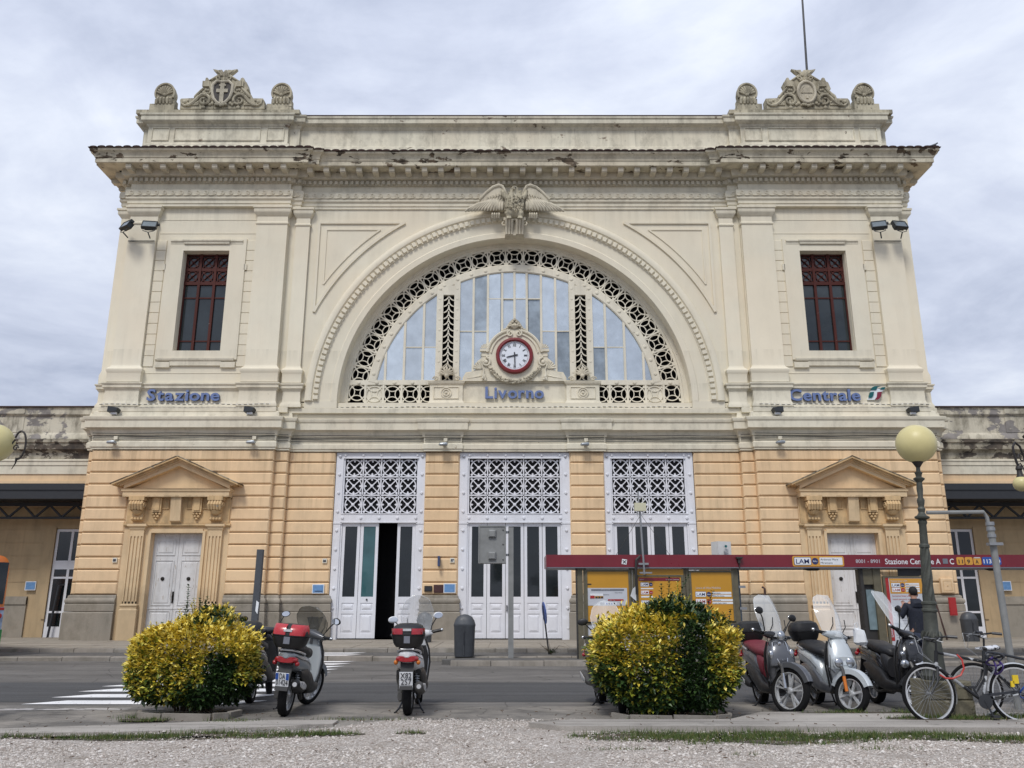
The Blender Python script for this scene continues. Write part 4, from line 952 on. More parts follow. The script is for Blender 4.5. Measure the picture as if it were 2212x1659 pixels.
# ---- eagle over the arch
EG = empty('eagle_sculpture', (CX, 30.95, 15.75), 'large stone eagle with spread wings perched on the arch keystone', 'statue')
q = MB()
q.loft([(16.42, CX, 30.72, .24, .18), (16.6, CX, 30.66, .32, .25), (16.9, CX, 30.62, .40, .30), (17.2, CX, 30.6, .38, .28), (17.42, CX, 30.58, .27, .22), (17.55, CX, 30.52, .18, .19), (17.66, CX, 30.47, .14, .18), (17.74, CX, 30.45, .08, .1)], 16, 'z', 2)
q.tube([(CX, 30.42, 17.62), (CX - .01, 30.27, 17.58), (CX - .01, 30.22, 17.48)], [.075, .05, .015], 8)
for s in (-1, 1):
    q.tube([(CX + s * .16, 30.55, 16.75), (CX + s * .24, 30.48, 16.55), (CX + s * .22, 30.5, 16.38)], [.13, .14, .09], 10)
    q.tube([(CX + s * .2, 30.62, 17.25), (CX + s * .42, 30.68, 17.45), (CX + s * .5, 30.72, 17.72)], [.16, .12, .07], 8)
    for k in range(3): q.tube([(CX + s * (.15 + .07 * k), 30.48, 16.4), (CX + s * (.14 + .08 * k), 30.38, 16.34), (CX + s * (.14 + .08 * k), 30.36, 16.28)], [.04, .035, .02], 6)
me = remesh(q, .035, M['carved'], 'body', 1); place(me, 'body', EG, (0, 0, 0))
q = MB(); random.seed(3)
for k in range(190):
    z = 16.65 + 1.0 * random.random(); a = random.uniform(-PI * .95, -.05); rr = (.38 if z < 17.3 else .27) * (1 - .15 * random.random())
    q.tube([(CX + rr * math.cos(a), 30.62 + rr * .85 * math.sin(a), z), (CX + rr * 1.08 * math.cos(a), 30.62 + rr * .95 * math.sin(a), z - .07)], [.042, .014], 4)
q.build('breast_feathers', M['carved'], EG, kind='stuff')
for s in (-1, 1):
    WGN = MB(); sil = [(.18, 17.1), (.28, 17.38), (.40, 17.72), (.50, 17.90), (.64, 17.95), (.88, 17.86), (1.15, 17.62), (1.42, 17.3), (1.1, 16.95), (.6, 16.85), (.35, 16.85)]
    WGN.poly([(CX + s * x, z) for x, z in sil], 30.72, 30.92)
    WGN.tube([(CX + s * x, 30.72, z) for x, z in sil[1:8]], [.05, .06, .07, .075, .07, .06, .05], 8)
    for row in range(3):
        for k in range(7):
            x = .42 + .11 * k + .04 * row; z = 17.62 - .17 * row - .04 * k
            WGN.tube([(CX + s * x, 30.70 - .01 * row, z), (CX + s * (x + .04), 30.68, z - .13)], [.05, .02], 5)
    wo_ = WGN.build('wing', M['carved_light'], EG)
    for k in range(13):
        t = k / 12; x0, z0 = .50 + .62 * t, 17.25 + .12 * math.sin(t * PI) - .02 * t; x1, z1 = .50 + 1.50 * t ** 1.05, 16.80 - .05 * t
        q = MB(); q.tube([(CX + s * x0, 30.74, z0), (CX + s * (x0 * .6 + x1 * .4), 30.68, z0 * .6 + z1 * .4 + .03), (CX + s * (x0 * .15 + x1 * .85), 30.66, z0 * .15 + z1 * .85 + .02), (CX + s * x1, 30.68, z1)], [.05, .085, .07, .025], 6)
        q.build('feather', M['carved_light'], wo_)
q = MB()
for s in (-1, 1):
    q.polyx([(31.1, 15.72), (30.75, 15.76), (30.72, 15.95), (30.62, 16.15), (30.55, 16.32), (30.7, 16.42), (31.1, 16.42)], *sorted((CX + s * .05, CX + s * .38)))
    for k in range(3): q.tube([(CX + s * (.1 + .11 * k), 30.73, 15.78), (CX + s * (.1 + .11 * k), 30.70, 15.98), (CX + s * (.1 + .11 * k), 30.56, 16.2), (CX + s * (.1 + .11 * k), 30.5, 16.34)], [.05, .055, .055, .06], 7)
    vol(q, (CX + s * .42, 16.25), .13, .03, 1.3, R(90), .045, 30.7, sgn=s)
    for k in range(4): q.tube([(CX + s * (.62 + .09 * k), 30.75, 16.5), (CX + s * (.62 + .09 * k), 30.68, 16.62), (CX + s * (.62 + .09 * k), 30.75, 16.72)], .04, 6)
q.box(CX - .44, CX + .44, 30.6, 31.1, 16.34, 16.46); q.box(CX - .06, CX + .06, 30.72, 31.1, 15.74, 16.36); q.build('console', M['carved_light'], EG)

EG.location.y -= .2
# ---- station clock with carved surround
CK = empty('station_clock', (CX, 31.15, 9.8), 'white round clock in a red ring with carved stone surround above Livorno', 'clock')
zc_ = 10.88; yk = 31.14
q = MB(); pts = []
for k in range(33):
    a = R(-12) + (PI + R(24)) * k / 32; pts.append((CX + 1.13 * math.cos(a), zc_ + 1.10 * math.sin(a)))
pts = [(CX + 1.33, 9.86), (CX + 2.0, 9.86), (CX + 1.95, 10.1), (CX + 1.55, 10.3), (CX + 1.48, 10.65), (CX + 1.3, 10.8), (CX + 1.3, 11.12), (CX + 1.12, 11.14)] + pts[4:-4] + [(CX - 1.12, 11.14), (CX - 1.3, 11.12), (CX - 1.3, 10.8), (CX - 1.48, 10.65), (CX - 1.55, 10.3), (CX - 1.95, 10.1), (CX - 2.0, 9.86), (CX - 1.33, 9.86)]
q.poly(pts, yk + .02, yk + .3); q.build('surround', M['cream_trim'], CK)
q = MB()
for r_, t_ in ((1.08, .06), (.93, .035)): q.tube([(CX + r_ * math.cos(R(8) + (PI / 2 - R(8) - .22) * k / 12 if True else 0), yk, zc_ + r_ * math.sin(R(8) + (PI / 2 - R(8) - .22) * k / 12)) for k in range(13)], t_, 7)
h = MB(); h.v = [(2 * CX - x, y, z) for x, y, z in q.v]; h.f = list(q.f); q.add(h.v, h.f)
for s in (-1, 1):
    vol(q, (CX + s * .17, zc_ + .92), .13, .03, 1.4, R(90), .04, yk - .02, sgn=-s)
    q.box(*sorted((CX + s * 1.0, CX + s * 1.36)), yk - .04, yk + .1, 11.06, 11.16); q.box(*sorted((CX + s * 1.02, CX + s * 1.3)), yk - .0, yk + .1, 10.86, 10.9)
    vol(q, (CX + s * 1.12, 10.62), .19, .04, 1.3, R(90), .05, yk - .02, sgn=s)
    q.ball((CX + s * 1.12, yk - .03, 10.62), (.08, .05, .08), 8, 6)
    for k in range(6):                                # little shell and fan
        a = R(15 + 28 * k); q.tube([(CX + s * (1.15 + .03 * math.cos(a)), yk, 11.2), (CX + s * (1.15 + .19 * math.cos(a)) if True else 0, yk, 11.18 + .19 * math.sin(a))], [.02, .035], 5)
        a = R(5 + 20 * k); q.tube([(CX + s * 1.3, yk, 10.36), (CX + s * (1.3 + .32 * math.cos(a)), yk - .02, 10.36 + .3 * math.sin(a))], [.02, .045], 5)
    q.tube([(CX + s * x, yk - .02, z) for x, z in ((1.28, 10.52), (1.2, 10.3), (1.22, 10.15), (1.2, 10.02), (1.2, 9.92))], [.04, .03, .05, .08, .03], 7)
    for k in range(8): q.ball((CX + s * (1.2 + random.uniform(-.08, .08)), yk - .05, 9.98 + random.uniform(-.1, .1)), .045, 6, 5)
    q.tube([(CX + s * 1.3, yk + .02, 10.08), (CX + s * 1.55, yk + .02, 10.02), (CX + s * 1.85, yk + .02, 9.97)], [.03, .025, .012], 5)
q.build('scrollwork', M['cream_trim'], CK)
q = MB()                                              # crown of leaves and berries
q.poly([(CX - .42, 11.93), (CX + .42, 11.93), (CX + .2, 12.3), (CX, 12.48), (CX - .2, 12.3)], yk + .04, yk + .2)
for k in range(9):
    t = k / 8 * 2 - 1; q.ball((CX + t * .3 if abs(t) > .1 else CX, yk - .02, 12.36 - abs(t) * .34), (.055, .06, .055), 7, 5)
    q.tube([(CX, yk, 12.0), (CX + t * .16, yk - .05, 12.12), (CX + t * .22, yk - .02, 12.24 - abs(t) * .12)], [.03, .045, .02], 5)
for s in (-1, 1): q.tube([(CX + s * .25, yk, 12.0), (CX + s * .42, yk, 11.95), (CX + s * .55, yk + .02, 11.86)], [.06, .05, .02], 6)
q.build('crown', M['carved_light'], CK)
q = MB(); random.seed(5)
for k in range(110):
    t = random.random(); a = R(205) + R(130) * t; rad = 1.06 + random.uniform(-.07, .07) + .0; x = CX + rad * 1.02 * math.cos(a); z = zc_ + .02 + rad * math.sin(a) - .02
    dirn = 1 if t < .5 else -1; tx, tz = -math.sin(a) * dirn, math.cos(a) * dirn
    q.tube([(x, yk - .03 - random.uniform(0, .05), z), (x + tx * .07 + random.uniform(-.03, .03), yk - .1, z + tz * .07), (x + tx * .13, yk - .06, z + tz * .13)], [.012, .035, .008], 5)
q.tube([(CX + 1.08 * math.cos(R(203 + 134 * k / 20)), yk, zc_ + 1.06 * math.sin(R(203 + 134 * k / 20))) for k in range(21)], .075, 7)
q.build('garland', M['carved_light'], CK)
q = MB(); q.lathe([(.585, -.02), (.59, -.12), (.63, -.15), (.70, -.14), (.735, -.08), (.735, .1)], c=(CX, yk, zc_), n=48, axis='y', caps=False); q.build('ring', M['clockred'], CK)
q = MB(); q.lathe([(.0, -.045), (.60, -.045), (.60, .05)], c=(CX, yk, zc_), n=48, axis='y'); q.build('dial', M['dial'], CK)
q = MB()
for k in range(60): a = 2 * PI * k / 60; q.obox((CX + .525 * math.sin(a), yk - .05, zc_ + .525 * math.cos(a)), (math.cos(a), 0, -math.sin(a)), (0, 1, 0), (math.sin(a), 0, math.cos(a)), .008 if k % 5 else .014, .004, .010)
q.build('minute_marks', M['ink'], CK, kind='stuff')
for k, s in enumerate(('XII', 'I', 'II', 'III', 'IV', 'V', 'VI', 'VII', 'VIII', 'IX', 'X', 'XI')):
    me = text_mesh(s, .17, .004, M['ink'], bold=.004, xs=.62); a = 2 * PI * k / 12
    for v in me.vertices: v.co.z -= .062
    place(me, 'numeral', CK, (CX + .435 * math.sin(a), yk - .05, zc_ + .435 * math.cos(a)), rot=(0, a, 0))
def hand(l, w_, deg, yy, name):
    q = MB(); a = R(deg); d = (math.sin(a), 0, math.cos(a)); q2 = [(-w_, -.13), (w_, -.13), (w_ * .8, l * .8), (0, l), (-w_ * .8, l * .8)]
    q.add([(CX + x * math.cos(a) + z * math.sin(a), yy, zc_ - x * math.sin(a) + z * math.cos(a)) for x, z in q2] + [(CX + x * math.cos(a) + z * math.sin(a), yy - .015, zc_ - x * math.sin(a) + z * math.cos(a)) for x, z in q2], [(0, 1, 2, 3, 4), (9, 8, 7, 6, 5)] + [(i, (i + 1) % 5, 5 + (i + 1) % 5, 5 + i) for i in range(5)])
    q.build(name, M['ink'], CK)
hand(.34, .028, 257, yk - .06, 'hour_hand'); hand(.50, .022, 178, yk - .08, 'minute_hand')

# ---- lettering on the facade
def sign_word(word, xc, z, y, size, width, label, bold=.024):
    S_ = empty('lettering_sign', (xc, y, z), label, 'sign', 'raised blue letters on the facade')
    ms = []; x = 0
    for ch in word:
        me = text_mesh(ch, size, .045, M['blueletter'], bold=bold * size, align='LEFT'); a, b = bbox_x(me); ms.append((me, x - a)); x += (b - a) + size * .055
    tot = x - size * .055; k = width / tot
    for me, o in ms:
        for v in me.vertices: v.co.x = (v.co.x + o) * k - width / 2
        me.materials.append(M['blueside'])
        for p in me.polygons:
            if abs(p.normal.y) < .5: p.material_index = 1
        place(me, 'letter', S_, (xc, y, z))
    return S_
sign_word('Stazione', CX - 12.66, 8.97, 30.72, .62, 2.78, 'raised blue letters spelling Stazione on the left tower')
sign_word('Livorno', CX - .0, 9.18, 31.2, .64, 2.28, 'raised blue letters spelling Livorno under the clock')
sign_word('Centrale', CX + 11.85, 8.97, 30.72, .62, 2.72, 'raised blue letters spelling Centrale on the right tower')
LG = empty('railway_logo', (CX + 13.84, 30.74, 8.98), 'green white and red slanted railway emblem beside Centrale', 'sign')
def lgp(pts, name, mat, y0=30.70, y1=30.78):
    q = MB(); q.poly([(CX + 13.48 + (x - 1475) * .00262, 9.0 + (485 - z) * .00250) for x, z in pts], y0, y1); q.build(name, mat, LG)
lgp([(1475, 485), (1560, 300), (1600, 265), (1765, 265), (1745, 320), (1700, 355), (1675, 430), (1640, 485)], 'emblem_plate', M['logowhite'], 30.73, 30.79)
lgp([(1490, 455), (1525, 365), (1580, 360), (1560, 430), (1530, 455)], 'green_field', M['logogreen'])
lgp([(1540, 330), (1560, 290), (1600, 270), (1690, 268), (1640, 285), (1615, 330)], 'green_field', M['logogreen'])
lgp([(1675, 320), (1700, 290), (1755, 285), (1735, 322)], 'green_field', M['logogreen'])
lgp([(1580, 482), (1615, 440), (1630, 365), (1695, 358), (1675, 430), (1650, 465), (1625, 484)], 'red_field', M['logored'])

# ---- floodlights and spotlights
def floodlight(x, y, z, yaw, label, pitch=-28):
    F_ = empty('floodlight', (x, y + .3, z - .4), label, 'floodlight', 'floodlights under the tower capitals')
    mt = Matrix.Translation((x, y, z)) @ Matrix.Rotation(R(yaw), 4, 'Z') @ Matrix.Rotation(R(pitch), 4, 'X')
    q = MB(); q.box(-.29, .29, -.02, .10, -.19, .19); q.box(-.2, .2, .1, .2, -.12, .12); q.strip([(-.27, -.17), (.27, -.17), (.27, .17), (-.27, .17)], .04, -.05, 0, True); q.box(.27, .36, .0, .09, .05, .13); q.xf(mt).build('housing', M['flood'], F_)
    q = MB(); q.box(-.25, .25, -.035, -.02, -.15, .15); q.xf(mt).build('glass', M['floodglass'], F_)
    q = MB(); q.tube([(-.2, .05, -.17), (-.2, .08, -.3), (0, .1, -.36), (.2, .08, -.3), (.2, .05, -.17)], .016, 5); q.tube([(0, .1, -.36), (.05, .36, -.42)], .025, 6); q.xf(mt).build('bracket', M['flood'], F_)
for x, yaw, lab in ((-15.4, -35, 'black floodlight at the outer corner of the left tower, angled outwards'), (-14.47, 8, 'square black floodlight on the left tower facing forward'), (14.45, -14, 'black floodlight on the right tower, the one nearer the red window'), (15.28, 10, 'black floodlight at the outer corner of the right tower')):
    floodlight(CX + x, 30.1, 16.0, yaw, lab)
for s in (-1, 1):
    q = MB(); q.bar((CX + s * 15.45, 30.66, 15.55), (CX + s * 14.4, 30.66, 15.55), .03); o = q.build('floodlight_rail', M['flood'], ST)
def uplight(x, y, z, s, lab, dark=True):
    U = empty('uplighter' if dark else 'spotlight', (x, y, z), lab, 'spotlight', 'small dark uplighters on the ledge' if dark else 'pale spotlights on the band')
    if dark:
        q = MB(); q.add([(-.2 * s, -.14, .08), (.12 * s, -.14, .10), (.2 * s, -.14, .24), (-.18 * s, -.14, .3), (-.16 * s, .14, .06), (.14 * s, .14, .08), (.2 * s, .14, .2), (-.14 * s, .14, .24)], [(0, 1, 2, 3), (7, 6, 5, 4), (0, 4, 5, 1), (1, 5, 6, 2), (2, 6, 7, 3), (3, 7, 4, 0)])
        q.shift(x, y, z).build('housing', M['flood'], U); q = MB(); q.box(x - .1, x + .1, y - .05, y + .05, z, z + .09); q.build('base', M['signwhite'], U)
    else:
        q = MB(); q.loft([(-.17, 0, 0, .02, .02), (-.12, 0, .01, .10, .05), (.1, 0, .02, .12, .07), (.16, 0, .02, .10, .05)], 10, 'x', 3); q.shift(x, y - .2, z).build('housing', M['lampbox'], U)
        q = MB(); q.box(x - .02, x + .1, y - .12, y, z - .02, z + .06); q.box(x + .0, x + .14, y - .04, y + .02, z + .16, z + .28); q.tube([(x + .06, y - .03, z + .18), (x + .05, y - .1, z + .05)], .01, 5); q.build('bracket', M['cream_trim'], U)
for x, s, lab in ((-15.1, 1, 'dark uplighter on the ledge at the left end under Stazione'), (-9.98, 1, 'dark uplighter on the ledge right of the word Stazione'), (9.9, -1, 'dark uplighter on the ledge left of the word Centrale'), (15.0, -1, 'dark uplighter on the ledge at the right end past the emblem')):
    uplight(CX + x, 30.42, 8.36, s, lab)
for x, y, lab in ((-15.05, 30.6, 'pale spotlight on the band at the far left of the facade'), (-9.85, 30.6, 'pale spotlight on the band right of the left pediment'), (-2.7, 31.02, 'pale spotlight on the band between the left and middle portals'), (2.65, 31.02, 'pale spotlight on the band between the middle and right portals'), (9.9, 30.6, 'pale spotlight on the band left of the right pediment'), (15.1, 30.6, 'pale spotlight on the band behind the lamp globe')):
    uplight(CX + x, y, 7.28, 1, lab, False)

# ---- small wall signs and number plates
def wallsign(x, y, z, w_, h_, label, face, cat='sign', frame=None, name='wall_sign', text=None, tcol=None):
    S_ = empty(name, (x, y, z), label, cat)
    q = MB(); q.box(x - w_ / 2, x + w_ / 2, y - .03, y, z - h_ / 2, z + h_ / 2); q.build('plate', frame or M['signwhite'], S_)
    q = MB(); q.box(x - w_ / 2 + .03, x + w_ / 2 - .03, y - .038, y - .03, z - h_ / 2 + .03, z + h_ / 2 - .03); q.build('face', face, S_)
    if text: me = text_mesh(text, h_ * .62, .002, tcol or M['ink'], bold=.008); place(me, 'number', S_, (x, y - .042, z - h_ * .22))
    return S_
S_ = wallsign(CX - 7.18, 31.17, 2.0, .44, .33, 'small blue information sign left of the open portal', M['signblue']); q = MB(); q.box(CX - 7.3, CX - 7.02, 31.128, 31.132, 1.9, 1.93); q.build('print_line', M['ink'], S_)
S_ = wallsign(CX - 2.38, 31.17, 2.02, .44, .34, 'small blue information sign on the pier between left and middle portals', M['signblue'])
wallsign(CX - 2.78, 31.17, 2.0, .36, .28, 'brown plate on the pier next to the blue sign', M['brownplate'], frame=M['brownplate'])
wallsign(CX - 3.16, 31.17, 2.0, .28, .2, 'small dark bronze plate on the pier, the leftmost of three', M['ink'], frame=M['brass'])
wallsign(CX - 14.5, 30.67, 3.0, .17, .17, 'house number plate 55 on the ochre wall by the left side door', M['signwhite'], frame=M['cream'], text='55', name='house_number', cat='number plate')
wallsign(CX - 7.0, 31.17, 3.0, .17, .17, 'house number plate 56 left of the open portal', M['signwhite'], frame=M['cream'], text='56', name='house_number', cat='number plate')
wallsign(CX - 2.3, 31.17, 3.02, .17, .17, 'house number plate 57 on the pier between left and middle portals', M['signwhite'], frame=M['cream'], text='57', name='house_number', cat='number plate')
q = MB(); q.box(CX - 2.82, CX - 2.74, 30.9, 31.18, 2.8, 3.16); q.build('plate', M['blueside'], empty('blade_sign', (CX - 2.78, 31.1, 2.98), 'thin blue sign seen edge-on on the pier', 'sign'))
wallsign(CX - 18.9, 33.3, 2.15, .42, .34, 'small blue sign on the shaded left wing wall', M['signblue'])
wallsign(CX + 19.15, 33.3, 2.15, .5, .36, 'small blue sign on the shaded right wing wall', M['signblue'])
# drain pipes
for nm, pts, rad, lab in (('drain_pipe', [(CX - 17.9, 33.15, .2), (CX - 17.75, 33.2, 2.15), (CX - 17.6, 33.4, 2.2)], .045, 'short dark drain pipe against the shaded left wing wall'),
                          ('drain_pipe', [(CX + 8.98, 30.66, .9), (CX + 8.98, 30.66, 2.0), (CX + 8.93, 30.75, 2.05)], .04, 'short rusty red pipe on the grey base behind the scooters'),
                          ('drain_pipe', [(CX + 15.25, 30.55, .25), (CX + 15.0, 30.6, 1.7), (CX + 14.95, 30.6, 3.4)], .03, 'thin brown pipe up the right corner pier')):
    q = MB(); q.tube(pts, rad, 7); o = q.build(nm, M['tile'] if 'rusty' in lab or 'brown' in lab else M['ink']); tag(o, lab, 'pipe')
GB = empty('gas_meter_box', (CX + 15.55, 30.66, 1.9), 'ochre painted meter box on the right corner pier', 'meter box')
q = MB(); q.cbox(CX + 15.3, CX + 15.75, 30.56, 30.7, 1.85, 2.35, .01); q.build('housing', M['yellow'], GB); q = MB(); q.strip([(CX + 15.38, 1.93), (CX + 15.67, 1.93), (CX + 15.67, 2.27), (CX + 15.38, 2.27)], .015, 30.55, 30.57, True); q.ball((CX + 15.52, 30.55, 2.1), .025, 6, 5); q.build('lid', M['yellow_dirty'], GB)
# ================================================================== STREET MATERIALS
def asphalt(name, col, rough=.88, patch=.18, grit=.3, sand=None, cracks=True):
    m, t, b = mat_new(name); b.inputs['Specular IOR Level'].default_value = .25
    c = mixc(t, 1.0, col, ramp(t, noise(t, pos(t, (.5, 1.3, 1)), .9, 8, .65), [(.3, 1 - patch), (.7, 1 + patch)]), 'MULTIPLY')
    c = mixc(t, 1.0, c, ramp(t, noise(t, pos(t), 95, 3, .7), [(.35, 1 - grit), (.65, 1 + grit)]), 'MULTIPLY')
    c = mixc(t, 1.0, c, ramp(t, noise(t, pos(t, (.16, 2.4, 1)), 1.2, 6, .6), [(.4, .84), (.6, 1.05)]), 'MULTIPLY')
    if sand: c = mixc(t, ramp(t, noise(t, pos(t, (.6, 1, 1)), 1.1, 9, .72), [(sand[1], 0), (sand[1] + .2, sand[2])]), c, sand[0])
    c = mixc(t, ramp(t, noise(t, pos(t, (1, 1.6, 1)), 2.1, 5, .55), [(.62, 0), (.70, .55)]), c, (.045, .042, .04))
    c = mixc(t, ramp(t, noise(t, pos(t, (.05, 3.2, 1)), 1.0, 4, .5), [(.58, 0), (.66, .35)]), c, (.05, .048, .046))
    if cracks:
        v = nd(t, "ShaderNodeTexVoronoi", feature='DISTANCE_TO_EDGE'); v.inputs['Scale'].default_value = .8
        wv = nd(t, "ShaderNodeVectorMath", operation='ADD'); t.links.new(pos(t), wv.inputs[0]); nn = nd(t, "ShaderNodeTexNoise"); nn.inputs['Scale'].default_value = 2.2; nn.inputs['Detail'].default_value = 6; t.links.new(nn.outputs[1], wv.inputs[1]); t.links.new(wv.outputs[0], v.inputs['Vector'])
        c = mixc(t, ramp(t, v.outputs[0], [(.0, .55), (.012, 0)]), c, (.02, .019, .018))
    t.links.new(c, b.inputs['Base Color']); b.inputs['Roughness'].default_value = rough
    bump(t, b, noise(t, pos(t), 70, 4, .7), .5, .006); return m
M['asphalt'] = asphalt('old_asphalt', (.150, .141, .130), patch=.32)
M['asphalt_dark'] = asphalt('new_asphalt', (.080, .080, .081), patch=.1, cracks=False)
M['asphalt_dusty'] = asphalt('dusty_asphalt', (.160, .150, .136), sand=((.34, .31, .27), .44, .75), patch=.25)
M['platform'] = asphalt('platform_asphalt', (.130, .125, .118), patch=.2)
M['path'] = asphalt('worn_concrete_path', (.33, .305, .275), patch=.15, sand=((.46, .43, .385), .45, .6), cracks=False, grit=.22)
M['pavement'] = asphalt('pavement_slabs', (.33, .295, .245), patch=.15, cracks=False, grit=.15)
M['kerb'] = plaster('kerb_stone', (.27, .25, .22), .2, .2, grime=.6, bmp=.6)
M['paint'] = plaster('road_paint', (.80, .80, .80), .05, 0, peel=.36, pscale=8, peelcols=((.35, .34, .33), (.2, .19, .18)), stretch=(1, 1, 1), bmp=.1)
M['paint_worn'] = plaster('worn_road_paint', (.42, .40, .38), .1, 0, peel=.5, pscale=5, peelcols=((.17, .16, .15), (.15, .14, .13)), stretch=(.5, 1, 1), bmp=.1)
def gravel_mat():
    m, t, b = mat_new('pale_gravel'); v = nd(t, "ShaderNodeTexVoronoi"); v.inputs['Scale'].default_value = 42; t.links.new(pos(t), v.inputs['Vector'])
    hs = nd(t, "ShaderNodeSeparateXYZ"); t.links.new(v.outputs['Color'], hs.inputs[0])
    c = ramp(t, hs.outputs[0], [(0, (.28, .235, .20)), (.25, (.39, .345, .305)), (.55, (.49, .445, .40)), (1, (.62, .58, .54))])
    c = mixc(t, ramp(t, v.outputs['Distance'], [(.3, 0), (.7, .7)]), c, (.22, .19, .16))  # gaps between stones darkened in the colour, as their shadow
    c = mixc(t, 1.0, c, ramp(t, noise(t, pos(t), .8, 6, .6), [(.3, .86), (.7, 1.08)]), 'MULTIPLY')
    c = mixc(t, ramp(t, noise(t, pos(t), 1.9, 8, .7), [(.50, 0), (.66, .6)]), c, (.20, .165, .125))
    t.links.new(c, b.inputs['Base Color']); b.inputs['Roughness'].default_value = .9
    inv = nd(t, "ShaderNodeMath", operation='SUBTRACT'); inv.inputs[0].default_value = 1; t.links.new(v.outputs['Distance'], inv.inputs[1]); bump(t, b, inv.outputs[0], .7, .012); return m
M['gravel'] = gravel_mat()
def island_ramp(name, stops, rough=.7, spec=.3, trans=0):
    m, t, b = mat_new(name); g = nd(t, "ShaderNodeNewGeometry"); t.links.new(ramp(t, g.outputs['Random Per Island'], stops), b.inputs['Base Color'])
    b.inputs['Roughness'].default_value = rough; b.inputs['Specular IOR Level'].default_value = spec
    if trans: b.inputs['Subsurface Weight'].default_value = 0
    return m
M['stones'] = island_ramp('gravel_stones', [(0, (.24, .20, .17)), (.2, (.40, .35, .31)), (.65, (.50, .455, .41)), (1, (.66, .625, .585))], .9)
M['grass'] = island_ramp('grass_blades', [(0, (.035, .065, .015)), (.5, (.075, .12, .03)), (.85, (.13, .16, .045)), (1, (.22, .17, .08))])
M['soil'] = plain('dark_soil', (.075, .062, .042), .95, var=.35, nscale=9, bmp=.4)
M['leaf_y'] = island_ramp('yellow_leaf', [(0, (.52, .38, .03)), (.5, (.73, .57, .07)), (1, (.84, .72, .20))], .45, .45)
M['leaf_m'] = island_ramp('yellow_green_leaf', [(0, (.16, .20, .02)), (.5, (.32, .34, .04)), (1, (.58, .52, .08))], .45, .45)
M['leaf_g'] = island_ramp('green_leaf', [(0, (.016, .036, .012)), (.5, (.034, .072, .022)), (1, (.07, .12, .032))], .35, .5)
M['stem'] = plain('shrub_stem', (.09, .065, .04), .8)

# ================================================================== GROUND
def flat(name, pts, z, mat, kind='structure', parent=None):
    q = MB(); q.add([(x, y, z) for x, y in pts], [tuple(range(len(pts)))]); o = q.build(name, mat, parent, 0, origin=(0, 0, z)); o['kind'] = kind; return o
def slab(name, pts, z0, z1, mat):
    q = MB(); q.polyz(pts, z0, z1); o = q.build(name, mat, None, 0, origin=(0, 0, z0)); o['kind'] = 'structure'; return o
flat('ground', [(-1500, -1500), (1500, -1500), (1500, 1500), (-1500, 1500)], -.004, M['asphalt'])
flat('road', [(-70, 11.0), (70, 11.0), (70, 24), (-70, 24)], 0.0, M['asphalt'])
random.seed(11)
flat('road_patch', [(-70, 13.5), (70, 13.55), (70, 16.8), (-70, 16.8)], .004, M['asphalt_dark'])
edge = [(-40, 13.0)] + [(-12 + k * .5, 13.15 + random.uniform(-.25, .25)) for k in range(60)] + [(40, 13.0)]
flat('parking_verge', [(-40, 10.3), (40, 10.3)] + edge[::-1], .004, M['asphalt_dusty'])
pave = slab('pavement', [(-60, 25.3), (60, 25.3), (60, 52), (-60, 52)], -.1, PZ, M['pavement'])
plat = slab('lower_pavement', [(-60, 23.25), (60, 23.25), (60, 25.1), (-60, 25.1)], -.1, .11, M['platform'])
isl = slab('bus_island', [(-1.2, 21.45), (60, 21.45), (60, 22.5), (-1.2, 22.5), (-1.75, 22.2), (-1.75, 21.75)], -.1, .11, M['platform'])
def kerb_run(parent, x0, x1, y0, d, z, skip=()):
    x = x0
    while x < x1:
        l = random.uniform(.9, 1.3); dz = random.uniform(-.012, .008); q = MB(); e = min(x + l, x1)
        c = .025; q.polyx([(y0 + c, z + dz), (y0 + random.uniform(0, .012), z - c + dz), (y0, -.1), (y0 + d, -.1), (y0 + d, z + dz)], x + .008, e - .008)
        q.build('kerb_stone', M['kerb'], parent, 30); x = e
kerb_run(pave, -22, 22, 25.02, .28, PZ + .006); kerb_run(plat, -22, 22, 22.95, .3, .12); kerb_run(isl, -1.5, 17, 21.15, .3, .12)
q = MB(); random.seed(4)                              # paving slab joints along the pavement
for k in range(90):
    for j in range(6): pass
for k in range(44):
    for j in range(5):
        x = -17.5 + k * .8; y = 25.32 + j * .8; q.box(x + .01, x + .79, y + .01, y + .79, PZ - .02, PZ + .012 + random.uniform(-.004, .004))
    for j in range(3): pass
q.build('paving_slabs', M['pavement'], pave, 0, kind='stuff')
# zebra crossing
ZB = empty('zebra_crossing', (-6.0, 18, .004), 'white painted pedestrian crossing on the road behind the left bush', 'road marking')
for k in range(13):
    y = 13.2 + k * .93; xl, xr = -7.35 - .045 * k, -4.15 - .03 * k
    y1 = min(y + .5, 22.92) if y < 22.9 else y + .5
    q = MB(); z = .008 if y < 22.9 else .118; q.add([(xl, y, z), (xr, y, z), (xr + .35, y1, z), (xl + .45, y1, z)], [(0, 1, 2, 3)]); q.build('stripe', M['paint'], ZB, 0)
flat('faded_line', [(-12, 12.35), (-4.9, 12.5), (-5.0, 12.75), (-12, 12.6)], .008, M['paint_worn'])
flat('faded_line', [(-12, 11.35), (-7.6, 11.4), (-7.9, 11.6), (-12, 11.6)], .008, M['paint_worn'])
